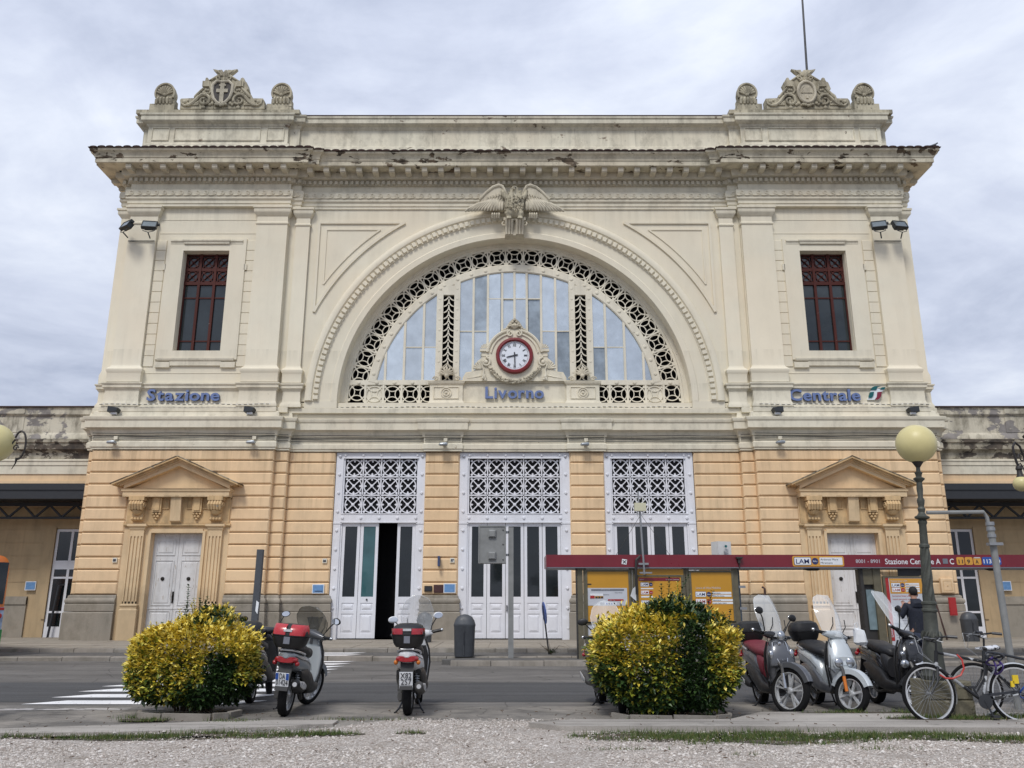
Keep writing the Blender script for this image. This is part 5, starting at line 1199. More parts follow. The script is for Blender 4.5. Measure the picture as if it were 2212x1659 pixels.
# gravel forecourt and concrete paths
random.seed(9)
ge = []
for k in range(61):
    x = -12 + k * .4
    yb = 10.02 if x < -3.2 else (10.0 + (x + 3.2) * .75 if x < -1.6 else (11.35 if x < 0.3 else (11.35 - (x - .3) * 1.4 if x < 1.0 else 10.2)))
    ge.append((x, min(yb, 11.4) + random.uniform(-.09, .09)))
flat('gravel', [(-40, -30), (40, -30), (40, 10.1)] + ge[::-1] + [(-40, 10.0)], .018, M['gravel'])
pr = [(-12, 10.12), (-6, 10.12), (-4.6, 10.2), (-3.0, 10.6), (-2.2, 10.9), (-2.2, 11.25), (-3.4, 11.2), (-4.7, 10.85), (-6, 10.5), (-12, 10.5)]
slab('path', pr, -.05, .035, M['path'])
slab('path', [(.6, 10.38), (2, 10.42), (6.0, 10.25), (12, 9.8), (12, 11.65), (6, 11.72), (3.3, 11.72), (2.7, 11.0), (.8, 11.0), (.2, 10.7)], -.05, .075, M['path'])
slab('path', [(6.55, 9.72), (7.6, 9.7), (7.6, 9.82), (6.6, 9.84)], -.05, .1, M['path'])
def bed(pts, nm): 
    slab('planting_bed', pts, -.05, .045, M['soil'])
    q = MB(); 
    for i in range(len(pts) - 1):
        (a, b), (c, d) = pts[i], pts[i + 1]; L_ = math.hypot(c - a, d - b); n = max(1, round(L_ / .6))
        for k in range(n): q.bar((a + (c - a) * k / n, b + (d - b) * k / n, .05), (a + (c - a) * (k + .96) / n, b + (d - b) * (k + .96) / n, .04), .09, .05)
    o = q.build('bed_edging', M['kerb'], None); o['kind'] = 'structure'; o['label'] = nm
bed([(-4.95, 11.75), (-4.85, 11.5), (-4.5, 11.4), (-3.85, 11.4), (-3.7, 11.55), (-3.65, 11.9)], 'low stone edging round the left bush')
bed([(1.3, 11.5), (1.5, 11.25), (2.6, 11.22), (2.8, 11.4), (2.85, 11.8)], 'low stone edging round the right bush')
# loose stones
from mathutils import noise as mn0
random.seed(21); q = MB()
oc = [(1, 0, 0), (-1, 0, 0), (0, 1, 0), (0, -1, 0), (0, 0, 1), (0, 0, -1)]; of = [(0, 2, 4), (2, 1, 4), (1, 3, 4), (3, 0, 4)]
def gy(x): 
    i = min(max(int((x + 12) / .4), 0), 60); return ge[i][1]
n_ = 0
while n_ < 30000:
    y = 7.9 + 3.6 * random.random() ** 1.25; x = random.uniform(-.56, .56) * (y + 1.2)
    if y > gy(x) + (.6 * random.random() ** 3): continue
    if mn0.noise(Vector((x * .9, y * 1.4, 5))) + .6 * mn0.noise(Vector((x * 3, y * 3.5, 1))) < -.22 and random.random() < .8: continue
    r_ = random.uniform(.006, .013) * (1.9 if random.random() < .07 else 1); a = random.random() * PI; ca, sa = math.cos(a), math.sin(a); sx, sy, sz = r_ * random.uniform(.8, 1.5), r_ * random.uniform(.7, 1.1), r_ * random.uniform(.5, .9)
    q.add([(x + px * sx * ca - py * sy * sa, y + px * sx * sa + py * sy * ca, .018 + pz * sz + r_ * .2) for px, py, pz in oc], of); n_ += 1
q.build('loose_stones', M['stones'], None, 0, origin=(0, 9, 0))['kind'] = 'stuff'
bpy.data.objects['loose_stones'].name = 'gravel_stones'
# grass and weeds
random.seed(33); q = MB(); sq = MB()
from mathutils import noise as mn_
patches = [(-4.4, 11.5, .75, .08, 1500), (-4.75, 11.25, .3, .07, 500), (2.2, 11.35, .7, .06, 900), (-4.25, 9.86, 1.0, .15, 2000), (-3.1, 10.05, 1.0, .20, 2600), (-2.2, 10.12, .5, .13, 900), (-5.5, 9.9, .9, .08, 600), (-1.15, 10.2, .18, .06, 120), (1.7, 9.95, 1.0, .30, 4200), (3.0, 9.86, 1.1, .38, 6000), (4.4, 9.98, 1.0, .22, 3200), (5.5, 9.74, .8, .18, 2000), (4.9, 11.62, 1.1, .07, 1300), (5.5, 11.05, .8, .14, 2200), (6.4, 11.2, .5, .1, 900), (-4.7, 11.35, .35, .12, 500), (-3.5, 11.15, .4, .1, 350), (-1.9, 11.32, .8, .035, 250), (2.0, 9.45, .35, .06, 110), (1.2, 9.1, .5, .06, 80), (3.8, 9.1, .5, .06, 80), (-6.6, 10.1, 1.6, .05, 260), (2.4, 8.8, .25, .06, 60), (6.6, 9.6, .4, .06, 120), (1.9, 11.15, .8, .06, 350)]
for cx_, cy_, rx, ry, n in patches:
    for k in range(n):
        u, v = random.gauss(0, .45), random.gauss(0, .45)
        if u * u + v * v > 1.3: continue
        x, y = cx_ + u * rx, cy_ + v * ry * 1.3
        if mn_.noise(Vector((x * 2.2, y * 6, 0))) + .5 * mn_.noise(Vector((x * 9, y * 16, 3))) < -.12: continue
        h = random.uniform(.02, .06) * (1.6 if random.random() < .1 else 1); a = random.random() * PI; w2 = .004; lx, ly = random.uniform(-.03, .03), random.uniform(-.03, .03); z = .075 if (cx_ > 4.6 and cy_ > 10.9) else .02
        q.add([(x - w2 * math.cos(a), y - w2 * math.sin(a), z), (x + w2 * math.cos(a), y + w2 * math.sin(a), z), (x + lx, y + ly, z + h)], [(0, 1, 2)])
o = q.build('grass', M['grass'], None, 0, origin=(0, 10, 0)); o['kind'] = 'stuff'
for cx_, cy_, rx, ry, n in patches[3:16]:
    k_ = [(cx_ + rx * 1.05 * math.cos(2 * PI * k / 18) * random.uniform(.75, 1.1), cy_ + ry * 1.25 * math.sin(2 * PI * k / 18) * random.uniform(.7, 1.15)) for k in range(18)]
    flat('grass_soil', k_, .0235 if not (cx_ > 4.6 and cy_ > 10.9) else .079, M['soil'], 'stuff')
q = MB()
for k in range(260):
    x, y = random.uniform(-6, 7), random.choice([random.uniform(8.2, 11.4), random.uniform(10.8, 12.5)]); a = random.random() * PI; l = random.uniform(.015, .05)
    q.bar((x, y, .03 if y < 10.3 else .085 if x > .5 and y < 11.7 else .03), (x + l * math.cos(a), y + l * math.sin(a), .036 if y < 10.3 else .09 if x > .5 and y < 11.7 else .035), .008)
q.build('leaf_litter', plain('dead_leaf', (.10, .065, .04), .9, var=.4), None, 0, origin=(0, 10, 0))['kind'] = 'stuff'

# ================================================================== SHRUBS
def leaf(q, p, d, up, l, w_, mi):
    d = d.normalized(); s_ = d.cross(up)
    if s_.length < .1: s_ = d.cross(Vector((1, 0, 0)))
    s_.normalize(); n_ = s_.cross(d); p = Vector(p)
    q.add([p, p + d * l * .5 + s_ * w_ * .5 + n_ * w_ * .22, p + d * l, p + d * l * .5 - s_ * w_ * .5 + n_ * w_ * .22, p + d * l * .5], [(0, 1, 4), (1, 2, 4), (4, 2, 3), (0, 4, 3)], mi)
def shrub(cx_, cy_, hw, hd, z0, z1, n, seed, yellowfn, topfn, sprouts, label, green_patch):
    random.seed(seed); S = empty('variegated_shrub', (cx_, cy_, 0), label, 'bush', 'clipped yellow and green bushes by the kerb')
    from mathutils import noise as mn
    q = MB()
    def surf(dirv, k=1.0):
        a, b, c = dirv; p = 4.2; m_ = (abs(a) ** p + abs(b) ** p + abs(c) ** p) ** (1 / p)
        f = (1 + .17 * mn.noise(Vector((a * 2.4 + seed, b * 2.4, c * 2.4))) + .13 * mn.noise(Vector((a * 6, b * 6 + seed, c * 6)))) * k / m_
        x, y, z = a * f * hw, b * f * hd, c * f
        zz = (z0 + z1) / 2 + z * (z1 - z0) / 2
        if z < 0: x *= 1 - .13 * min(1, z * z)
        return Vector((cx_ + x, cy_ + y, max(z0 - .02, zz + (topfn(x / hw, y / hd) if z > 0 else 0) * max(z, 0)))), Vector((a / hw, b / hd, c * .9)).normalized()
    for i in range(n):
        v = Vector((random.gauss(0, 1), random.gauss(0, 1), random.gauss(0, 1))).normalized()
        if v.y > .35 and random.random() < .6: v.y = -v.y
        depth = random.random(); k = 1 - .30 * depth ** 1.5
        p, nr = surf(v, k); 
        hrel = (p.z - z0) / (z1 - z0); yl = yellowfn((p.x - cx_) / hw, hrel, depth) + .25 * mn.noise(p * 3.5)
        if green_patch((p.x - cx_) / hw, hrel): yl -= .75
        rr = random.random(); mi = 0 if rr < yl else (1 if rr < yl + .33 else 2)
        if green_patch((p.x - cx_) / hw, hrel) and mi == 1: mi = 2
        for j in range(1 if depth > .5 else 2):
            d = (nr * .7 + Vector((random.uniform(-1, 1), random.uniform(-1, 1), random.uniform(-.45, .9)))).normalized()
            leaf(q, p + Vector((random.uniform(-.02, .02), random.uniform(-.02, .02), random.uniform(-.02, .02))), d, Vector((random.uniform(-.3, .3), random.uniform(-.6, .1), 1)), random.uniform(.06, .098), random.uniform(.034, .05), mi)
    q.build('foliage', [M['leaf_y'], M['leaf_m'], M['leaf_g']], S, 0, kind='stuff')
    q = MB(); 
    for i in range(26):
        a = random.uniform(-.75, .75); b = random.uniform(-.5, .5); q.tube([(cx_ + a * hw * .4, cy_ + b * hd * .4, .02), (cx_ + a * hw * .6, cy_ + b * hd * .6, z0 + .25), (cx_ + a * hw * .9, cy_ + b * hd * .8, z0 + random.uniform(.5, .8) * (z1 - z0))], [.018, .013, .006], 5)
    q.build('branches', M['stem'], S, kind='stuff')
    for i in range(90):                               # short unruly shoots all over the outline
        v = Vector((random.uniform(-1, 1), random.uniform(-1, .3), random.uniform(-.2, 1))).normalized(); p0, nr = surf(v, .97); l = random.uniform(.05, .15); q = q if i else MB(); d0 = (nr + Vector((random.uniform(-.4, .4), 0, .8))).normalized(); q.tube([p0, p0 + d0 * l], .004, 4, mi=2)
        for j in range(7): leaf(q, p0 + d0 * l * (.3 + .12 * j), (d0 + Vector((random.uniform(-1, 1), random.uniform(-1, 1), random.uniform(-.5, 1)))).normalized(), Vector((0, 0, 1)), random.uniform(.045, .07), .032, 0 if random.random() < yellowfn(0, (p0.z - z0) / (z1 - z0), 0) else 2)
    q.build('shoots', [M['leaf_y'], M['leaf_m'], M['leaf_g']], S, 0, kind='stuff')
    for sx, sz, h, lean, ye in sprouts:
        q = MB(); x = cx_ + sx * hw; y = cy_ + random.uniform(-.25, .2); pts = [(x + lean * h * t * t, y, sz + h * t) for t in (0, .3, .6, 1)]; q.tube(pts, [.007, .006, .005, .003], 5, mi=2 if not ye else 1)
        m_ = int(h / .034)
        for k in range(m_):
            t = .12 + .88 * k / m_; px_, pz_ = x + lean * h * t * t, sz + h * t
            for s_ in (0, PI):
                a = k * 1.57 + s_ + random.uniform(-.3, .3); leaf(q, (px_, y, pz_), Vector((math.cos(a), math.sin(a), random.uniform(.2, .7))), Vector((0, 0, 1)), random.uniform(.045, .075) * (1.15 - .4 * t), .034, (0 if ye and random.random() < .8 else 2))
        q.build('sprout', [M['leaf_y'], M['leaf_m'], M['leaf_g']], S, 0)
    return S
shrub(-4.44, 12.25, .80, .58, .14, 1.10, 13000, 5, lambda x, h, d: .08 + 1.0 * h - .25 * d, lambda x, y: .10 * math.exp(-((x + .1) / .5) ** 2) + .22 * math.exp(-((x - .35) / .3) ** 2) * (1 if y > -.4 else .3) - .05 * abs(x) ** 3,
      [(-.14, 1.05, .68, -.03, 0), (-.2, 1.1, .36, .1, 0), (-.05, 1.15, .40, -.06, 0), (.34, 1.2, .26, -.1, 0), (-.12, 1.1, .45, -.1, 1), (.12, 1.15, .42, .12, 0), (.28, 1.1, .32, .05, 0), (.42, 1.1, .26, .3, 0), (-.38, 1.02, .38, .05, 1), (-.72, .9, .22, -.1, 1), (.02, 1.15, .34, -.12, 0), (-.5, 1.0, .22, -.3, 0), (.2, 1.15, .3, -.1, 1)],
      'rounded bush with bright yellow leaves, beside the scooter with the red and black box', lambda x, h: (x > .38 and .12 < h < .68 and abs(x - .62) < .22) or (x > .0 and h > 1.05) or (x > .15 and h < .3))
shrub(2.08, 11.95, .90, .60, .10, 1.30, 17000, 8, lambda x, h, d: (-.22 + .95 * h - .2 * d) + (.25 if x < -.1 and h > .5 else 0) + (.3 if x > .7 and h > .35 else 0), lambda x, y: .16 * math.exp(-((x - .15) / .55) ** 2) - .04 * abs(x) ** 3,
      [(.02, 1.32, .42, .0, 0), (.12, 1.35, .48, .05, 0), (.28, 1.32, .55, .35, 0), (-.1, 1.3, .28, -.15, 0), (.72, 1.2, .45, .30, 0), (.95, 1.02, .38, .15, 0), (-.45, 1.22, .2, .0, 1), (.2, 1.35, .42, .06, 1), (.3, 1.3, .3, .0, 0), (-.75, 1.1, .16, -.2, 1), (.84, 1.12, .16, .1, 1), (.36, 1.3, .3, .3, 1)],
      'larger boxy bush of green and yellow leaves in front of the bus shelter', lambda x, h: (.12 < x < .52 and h < .95) or (h > 1.0 and abs(x) < .5 and x > -.3) or (x > .4 and h > .9))
# ================================================================== BUS SHELTER
M['beamred'] = plain('shelter_red_enamel', (.165, .008, .018), .35, var=.12, nscale=1.5, coat=.2)
M['shframe'] = plain('shelter_bronze_frame', (.13, .115, .075), .5, var=.15, metal=.2)
M['shdark'] = plain('shelter_dark', (.03, .028, .026), .6)
M['amber'] = plain('amber_panel', (.52, .26, .022), .4, var=.06, nscale=2)
M['amber2'] = plain('amber_print', (.60, .30, .045), .4)
M['paper'] = plain('grey_white_paper', (.50, .52, .56), .5, var=.06, nscale=3)
M['navy'] = plain('navy_print', (.02, .03, .12), .5)
M['royal'] = plain('royal_blue_print', (.02, .08, .34), .4)
M['redprint'] = plain('red_print', (.36, .02, .02), .5)
M['greyprint'] = plain('grey_print', (.16, .17, .20), .5)
M['bluegrey'] = plain('blue_grey_paint', (.13, .17, .21), .5, var=.12)
M['steel'] = plain('galvanised_steel', (.30, .31, .32), .45, metal=.6)
M['greypaint'] = plain('weathered_grey_paint', (.22, .225, .22), .55, var=.14, nscale=5)
M['slate'] = plain('dark_slate_paint', (.06, .066, .075), .5, var=.12)
M['ivory'] = plain('ivory_plastic', (.58, .56, .40), .5)
M['whiteplastic'] = plain('white_plastic', (.62, .62, .60), .45)
M['clear'] = plain('acrylic_panel', (.75, .8, .8), .08, alpha=.22, var=0)
SY = 22.0
SH = empty('bus_shelter', (7.5, SY, .12), 'long bus shelter with a dark red fascia and amber panels', 'bus shelter')
q = MB(); q.box(.89, 16.5, SY, SY + .06, 2.385, 2.70); q.box(.89, .95, SY + .06, SY + 1.3, 2.385, 2.70); q.build('fascia', M['beamred'], SH)
q = MB(); q.box(.92, 16.5, SY - .012, SY + 1.3, 2.36, 2.382); q.build('fascia_trim', M['greyprint'], SH)
q = MB(); q.box(.97, 16.5, SY + .07, SY + 1.32, 2.60, 2.66); q.build('roof', M['shdark'], SH)
yp = SY + .12
def shpost(x0, x1, mat='shframe', z1=2.36, y=yp, d=.12): q = MB(); q.box(x0, x1, y, y + d, .1, z1); q.build('post', M[mat], SH)
for a, b in ((1.70, 1.84), (1.86, 1.93), (3.05, 3.13), (3.15, 3.22), (4.44, 4.5), (4.52, 4.61), (5.75, 5.88)): shpost(a, b)
shpost(1.66, 1.69, 'shdark'); shpost(9.06, 9.14, 'shdark'); shpost(9.40, 9.60, 'shframe'); shpost(10.80, 10.92, 'shframe'); shpost(6.02, 6.13, 'bluegrey', 2.38, SY + .9); shpost(15.9, 16.0, 'shdark', y=SY + 1.0)
def panel(x0, x1, z0, z1, mat, name='advert_panel', y=yp - .01, d=.05, frame=True):
    q = MB(); q.box(x0, x1, y, y + d, z0, z1); o = q.build(name, mat, SH)
    if frame: q = MB(); q.strip([(x0, z0), (x1, z0), (x1, z1), (x0, z1)], .07, y - .02, y + d, True); q.build('panel_frame', M['shframe'], SH)
    return o
def rect(par, x0, x1, z0, z1, mat, y, name='print', th=.004): q = MB(); q.box(x0, x1, y - th, y, z0, z1); return q.build(name, M[mat] if isinstance(mat, str) else mat, par)
def disc(par, x, z, r_, mat, y, name='print'): q = MB(); q.poly([(x + r_ * math.cos(2 * PI * k / 20), z + r_ * math.sin(2 * PI * k / 20)) for k in range(20)], y - .004, y); return q.build(name, M[mat], par)
def txt(par, s, x, z, h, mat, y, w_=None, bold=.0, align='LEFT', name='lettering'):
    me = text_mesh(s, h * 1.37, .001, M[mat], bold=bold * h, align='LEFT'); a, b = bbox_x(me); k = (w_ / (b - a)) if w_ else .8
    for v in me.vertices: v.co.x = (v.co.x - a) * k
    return place(me, name, par, (x, y, z))
A = panel(1.93, 3.05, 1.0, 2.30, M['amber']); y = yp - .012
rect(A, 1.96, 2.98, 1.42, 1.86, 'paper', y, 'timetable'); rect(A, 2.05, 2.9, 1.79, 1.835, 'greyprint', y - .006); txt(A, 'Stazione Centrale', 2.3, 1.80, .03, 'paper', y - .014)
rect(A, 1.94, 2.06, 1.94, 1.97, 'ink', y)
rect(A, 2.02, 2.36, 1.66, 1.72, 'signwhite', y - .006); rect(A, 2.02, 2.13, 1.60, 1.67, 'redprint', y - .012); rect(A, 2.14, 2.36, 1.60, 1.655, 'amber', y - .006)
for k in range(3): rect(A, 2.16 + k * .07, 2.21 + k * .07, 1.605, 1.645, 'ink', y - .012)
txt(A, 'Stazione Centrale', 2.66, 1.73, .025, 'ink', y - .006); txt(A, 'Fermate bus', 2.36, 1.68, .028, 'ink', y - .006); rect(A, 2.48, 2.88, 1.535, 1.58, 'redprint', y - .006); txt(A, 'LINEA A - Piazza', 2.5, 1.545, .022, 'paper', y - .012)
rect(A, 2.28, 2.38, 1.44, 1.50, 'greyprint', y - .006); rect(A, 2.4, 2.7, 1.44, 1.50, 'signwhite', y - .006)
for k in range(4): rect(A, 2.42 + k * .065, 2.465 + k * .065, 1.45, 1.49, 'ink' if k % 2 else 'royal', y - .012)
panel(1.93, 3.05, .3, .98, M['paper'])
B = panel(3.24, 4.42, .7, 2.17, M['amber'])
rect(B, 3.29, 4.36, 2.04, 2.12, 'beamred', y); txt(B, 'Livorno', 3.32, 2.06, .03, 'paper', y - .006); txt(B, 'Stazione Centrale', 4.0, 2.06, .03, 'paper', y - .006, .34)
def lam(par, x, z, s, col, y, t1=None, t2=None, tx=.3, tag_='blu'):
    rect(par, x - .012 * s, x + .52 * s, z - .01 * s, z + .25 * s, 'navy' if col == 'navy' else 'redprint', y); rect(par, x, x + .508 * s, z, z + .238 * s, 'signwhite', y - .004); txt(par, 'LAM', x + .05 * s, z + .045 * s, .15 * s, 'navy' if col == 'navy' else 'redprint', y - .009, .41 * s, .01)
    disc(par, x + .66 * s, z + .12 * s, .115 * s, col, y); txt(par, tag_, x + .585 * s, z + .09 * s, .06 * s, 'signwhite', y - .006, .15 * s)
    if t1:
        rect(par, x + .82 * s, x + .82 * s + tx, z + .135 * s, z + .235 * s, 'signwhite', y); rect(par, x + .82 * s, x + .82 * s + tx, z + .0 * s, z + .10 * s, 'signwhite', y)
        txt(par, t1, x + .85 * s, z + .155 * s, .05 * s, 'ink', y - .006); txt(par, t2, x + .85 * s, z + .02 * s, .05 * s, 'ink', y - .006)
lam(B, 3.34, 1.90, .40, 'navy', y); rect(B, 3.34, 3.66, 1.83, 1.86, 'signwhite', y); lam(B, 3.34, 1.70, .40, 'redprint', y, tag_='rossa'); rect(B, 3.34, 3.64, 1.62, 1.66, 'signwhite', y); lam(B, 3.34, 1.45, .4, 'navy', y)
panel(3.2, 4.46, 2.19, 2.34, M['amber'], frame=False)
C_ = panel(4.63, 5.73, 1.02, 2.28, M['amber']); txt(C_, 'Linee ad Alta Mobilità', 4.77, 1.84, .055, 'paper', y, .64)
lam(C_, 4.75, 1.64, .52, 'navy', y, 'Stazione Centrale', 'Ardenza Mare - Miramare', .50); lam(C_, 4.75, 1.46, .52, 'redprint', y, 'Stazione Centrale', 'La Leccia - Scopaia - Moderna', .58, 'rossa'); panel(4.63, 5.73, .3, 1.0, M['greyprint'])
q = MB(); q.add([(3.12, yp - .06, 1.84), (3.2, yp - .02, 1.9), (3.22, yp - .02, 1.52), (3.05, yp - .1, 1.66)], [(0, 1, 2, 3)]); q.build('torn_paper', M['signwhite'], SH, 0)
for z in (1.86, 1.32): q = MB(); q.box(5.86, 6.06, yp, yp + .05, z, z + .06); q.build('bracket', M['steel'], SH)
# kiosk bay and poster
q = MB(); q.box(9.14, 9.42, yp + .02, yp + .5, 1.95, 2.34); q.build('kiosk_head', M['shframe'], SH)
q = MB(); q.box(9.14, 9.42, yp + .1, yp + .5, .1, 1.95); q.build('kiosk_body', M['shdark'], SH)
q = MB(); q.box(9.2, 9.40, yp + .06, yp + .09, .82, 1.82); q.build('kiosk_window', plain('kiosk_glass', (.16, .22, .24), .12, var=.3, nscale=3), SH)
D_ = panel(9.66, 10.76, .12, 2.14, M['paper']); rect(D_, 9.66, 9.78, .55, 2.14, 'redprint', y); rect(D_, 9.8, 10.66, 1.72, 2.10, 'amber2', y); txt(D_, 'Nuove linee LAM', 9.84, 2.02, .04, 'paper', y - .006, .42)
lam(D_, 9.84, 1.88, .44, 'navy', y - .004, 'Stazione', 'Ardenza Mare - Miramare', .36); lam(D_, 9.84, 1.76, .44, 'redprint', y - .004, 'Stazione', 'La Leccia - Scopaia', .36, 'rossa')
txt(D_, 'Le nuove linee LAM', 9.84, 1.64, .05, 'redprint', y, .48); txt(D_, 'nuovi percorsi, nuovi servizi', 9.84, 1.56, .045, 'redprint', y, .70); q = MB(); q.poly([(10.12, 1.5), (10.22, 1.47), (10.28, 1.42), (10.26, 1.34), (10.16, 1.36)], y - .004, y); q.build('print', M['redprint'], D_)
for k, s in enumerate(('una città che', 'si muove con', 'per tutta la')): txt(D_, s, 10.33, 1.47 - k * .06, .035, 'ink', y, .28)
for k in range(7): txt(D_, 'fermate linee orari servizio LAM', 9.82, 1.24 - k * .14, .028, 'greyprint', y, .8 if k % 2 else .5); rect(D_, 9.84, 10.6, 1.19 - k * .14, 1.195 - k * .14, 'greyprint', y)
rect(D_, 9.78, 10.76, .14, .34, 'amber2', y)
q = MB()
for k in range(4): q.box(9.8 + .02 * k, 10.75, yp + .3 + .1 * k, yp + .36 + .1 * k, 2.17 + .035 * k, 2.19 + .035 * k)
q.box(10.1, 10.78, yp + .1, yp + .12, 2.17, 2.35); q.build('louvre', M['ink'], SH)
me = text_mesh('Livorno', .09, .001, M['paper'], bold=.002); o = place(me, 'lettering', D_, (9.75, y - .006, .78), rot=(0, R(-90), 0))
# fascia writing
y = SY - .003
q = MB(); 
def rrect(x0, x1, z0, z1, r_): return [(cx0 + r_ * math.cos(R(a)), cz0 + r_ * math.sin(R(a))) for cx0, cz0, s in ((x1 - r_, z0 + r_, -90), (x1 - r_, z1 - r_, 0), (x0 + r_, z1 - r_, 90), (x0 + r_, z0 + r_, 180)) for a in range(s, s + 91, 30)]
def rr(x0, x1, z0, z1, mat, y, r_=.04): q = MB(); q.poly(rrect(x0, x1, z0, z1, r_), y - .004, y); return q.build('print', M[mat], SH)
rr(7.29, 8.63, 2.40, 2.67, 'amber2', y, .05); rr(7.33, 7.78, 2.43, 2.64, 'navy', y - .005); rr(7.342, 7.768, 2.442, 2.628, 'signwhite', y - .01, .03); txt(SH, 'LAM', 7.38, 2.475, .12, 'navy', y - .015, .34, .02); disc(SH, 7.88, 2.535, .085, 'navy', y - .005); txt(SH, 'blu', 7.83, 2.515, .045, 'signwhite', y - .012, .1)
rr(8.0, 8.59, 2.44, 2.63, 'signwhite', y - .005, .02); txt(SH, 'Ardenza Mare', 8.02, 2.555, .05, 'ink', y - .01, .46); txt(SH, 'Miramare', 8.02, 2.47, .05, 'ink', y - .01, .31)
txt(SH, '8001 - 8901', 8.94, 2.49, .095, 'paper', y, .62); txt(SH, 'Stazione Centrale A', 9.70, 2.46, .145, 'signwhite', y, 1.44, .01); txt(SH, 'C', 11.38, 2.46, .145, 'signwhite', y, .11, .02); rect(SH, 11.20, 11.33, 2.47, 2.60, 'greyprint', y)
for x, s, c, tc_ in ((11.56, '11', 'amber2', 'ink'), (11.78, '9', 'amber2', 'ink'), (12.0, 'A', 'amber2', 'ink')): rr(x, x + .20, 2.44, 2.64, c, y); txt(SH, s, x + .05, 2.48, .10, tc_, y - .008, .11 if len(s) > 1 else .075, .02)
rect(SH, 12.02, 12.18, 2.61, 2.635, 'paper', y - .006)
for x, w_, s in ((12.23, .26, '113'), (12.50, .22, '10')): rr(x, x + w_, 2.44, 2.64, 'royal', y); txt(SH, s, x + .03, 2.48, .11, 'signwhite', y - .008, w_ - .06, .02)
q = MB(); q.obox((2.92, SY - .004, 2.52), (math.cos(.15), 0, -math.sin(.15)), (0, 1, 0), (math.sin(.15), 0, math.cos(.15)), .065, .003, .065); q.build('sticker', M['signwhite'], SH)
q = MB(); q.bar((2.88, SY - .009, 2.56), (2.96, SY - .009, 2.48), .02, .003); q.bar((2.97, SY - .009, 2.56), (2.88, SY - .009, 2.48), .02, .003); q.build('sticker_mark', M['ink'], SH)
q = MB(); q.box(5.82, 5.98, SY - .12, SY + .02, 2.60, 2.64); q.box(5.86, 5.92, SY - .08, SY - .01, 2.48, 2.6); q.tube([(5.89, SY - .04, 2.48), (5.9, SY - .03, 2.36)], .012, 5); q.build('fascia_lamp', M['shdark'], SH)
for x in (7.85, 12.6): q = MB(); q.loft([(-.22, 0, 2.34, .02, .01), (-.1, .0, 2.33, .07, .03), (.15, 0, 2.33, .07, .03), (.2, 0, 2.34, .02, .01)], 10, 'x'); q.shift(x, SY + .2, 0).build('downlight', M['shdark'], SH)
# mast with antenna box, beacon box on the roof
AM = empty('antenna_mast', (3.37, SY - .08, 2.2), 'slim mast with an ivory antenna box clamped to the shelter fascia', 'antenna')
q = MB(); q.tube([(3.42, SY - .06, 2.2), (3.36, SY - .06, 4.0)], .028, 7); q.tube([(3.35, SY - .05, 3.85), (3.34, SY - .05, 4.35)], .022, 7); q.build('mast', M['steel'], AM)
q = MB(); q.box(3.22, 3.52, SY - .16, SY - .02, 3.82, 4.03); q.build('antenna_box', M['ivory'], AM)
q = MB(); q.tube([(3.28, SY - .08, 4.02), (3.28, SY - .08, 4.2)], .012, 5); q.tube([(3.45, SY - .08, 4.02), (3.45, SY - .08, 4.22)], .012, 5); q.tube([(3.3, SY - .08, 3.82), (3.3, SY - .08, 3.68)], .012, 5); q.tube([(3.44, SY - .08, 3.82), (3.44, SY - .08, 3.68)], .012, 5); q.build('aerial', M['whiteplastic'], AM)
q = MB(); q.tube([(3.38, SY - .05, 3.72), (2.75, SY + .4, 2.7)], .006, 4); q.tube([(3.4, SY - .05, 3.72), (4.2, SY + .4, 2.7)], .006, 4); q.build('guy_wire', M['cable'], AM)
q = MB(); q.box(3.28, 3.54, SY - .07, SY - .01, 2.44, 2.49); q.box(3.3, 3.62, SY - .07, SY - .02, 2.22, 2.26); q.build('clamp', M['steel'], AM)
q = MB(); q.tube([(3.33, SY - .04, 2.66), (3.22, SY - .08, 2.56), (3.2, SY - .08, 2.3), (3.22, SY + .02, 1.7)], .035, 7); q.build('cable_loom', M['shdark'], AM)
BX = empty('equipment_box', (5.55, SY + .5, 2.66), 'white ventilated equipment box standing on the shelter roof', 'equipment box')
q = MB(); q.obox((5.56, SY + .4, 2.86), (math.cos(.35), math.sin(.35), 0), (-math.sin(.35), math.cos(.35), 0), (0, 0, 1), .2, .16, .2); q.build('casing', M['whiteplastic'], BX)
q = MB()
for k in range(4): q.box(5.58, 5.70, SY + .2, SY + .215, 2.74 + .03 * k, 2.75 + .03 * k)
q.build('vent', M['greyprint'], BX); disc(BX, 5.64, 2.93, .035, 'logogreen', SY + .205, 'badge')

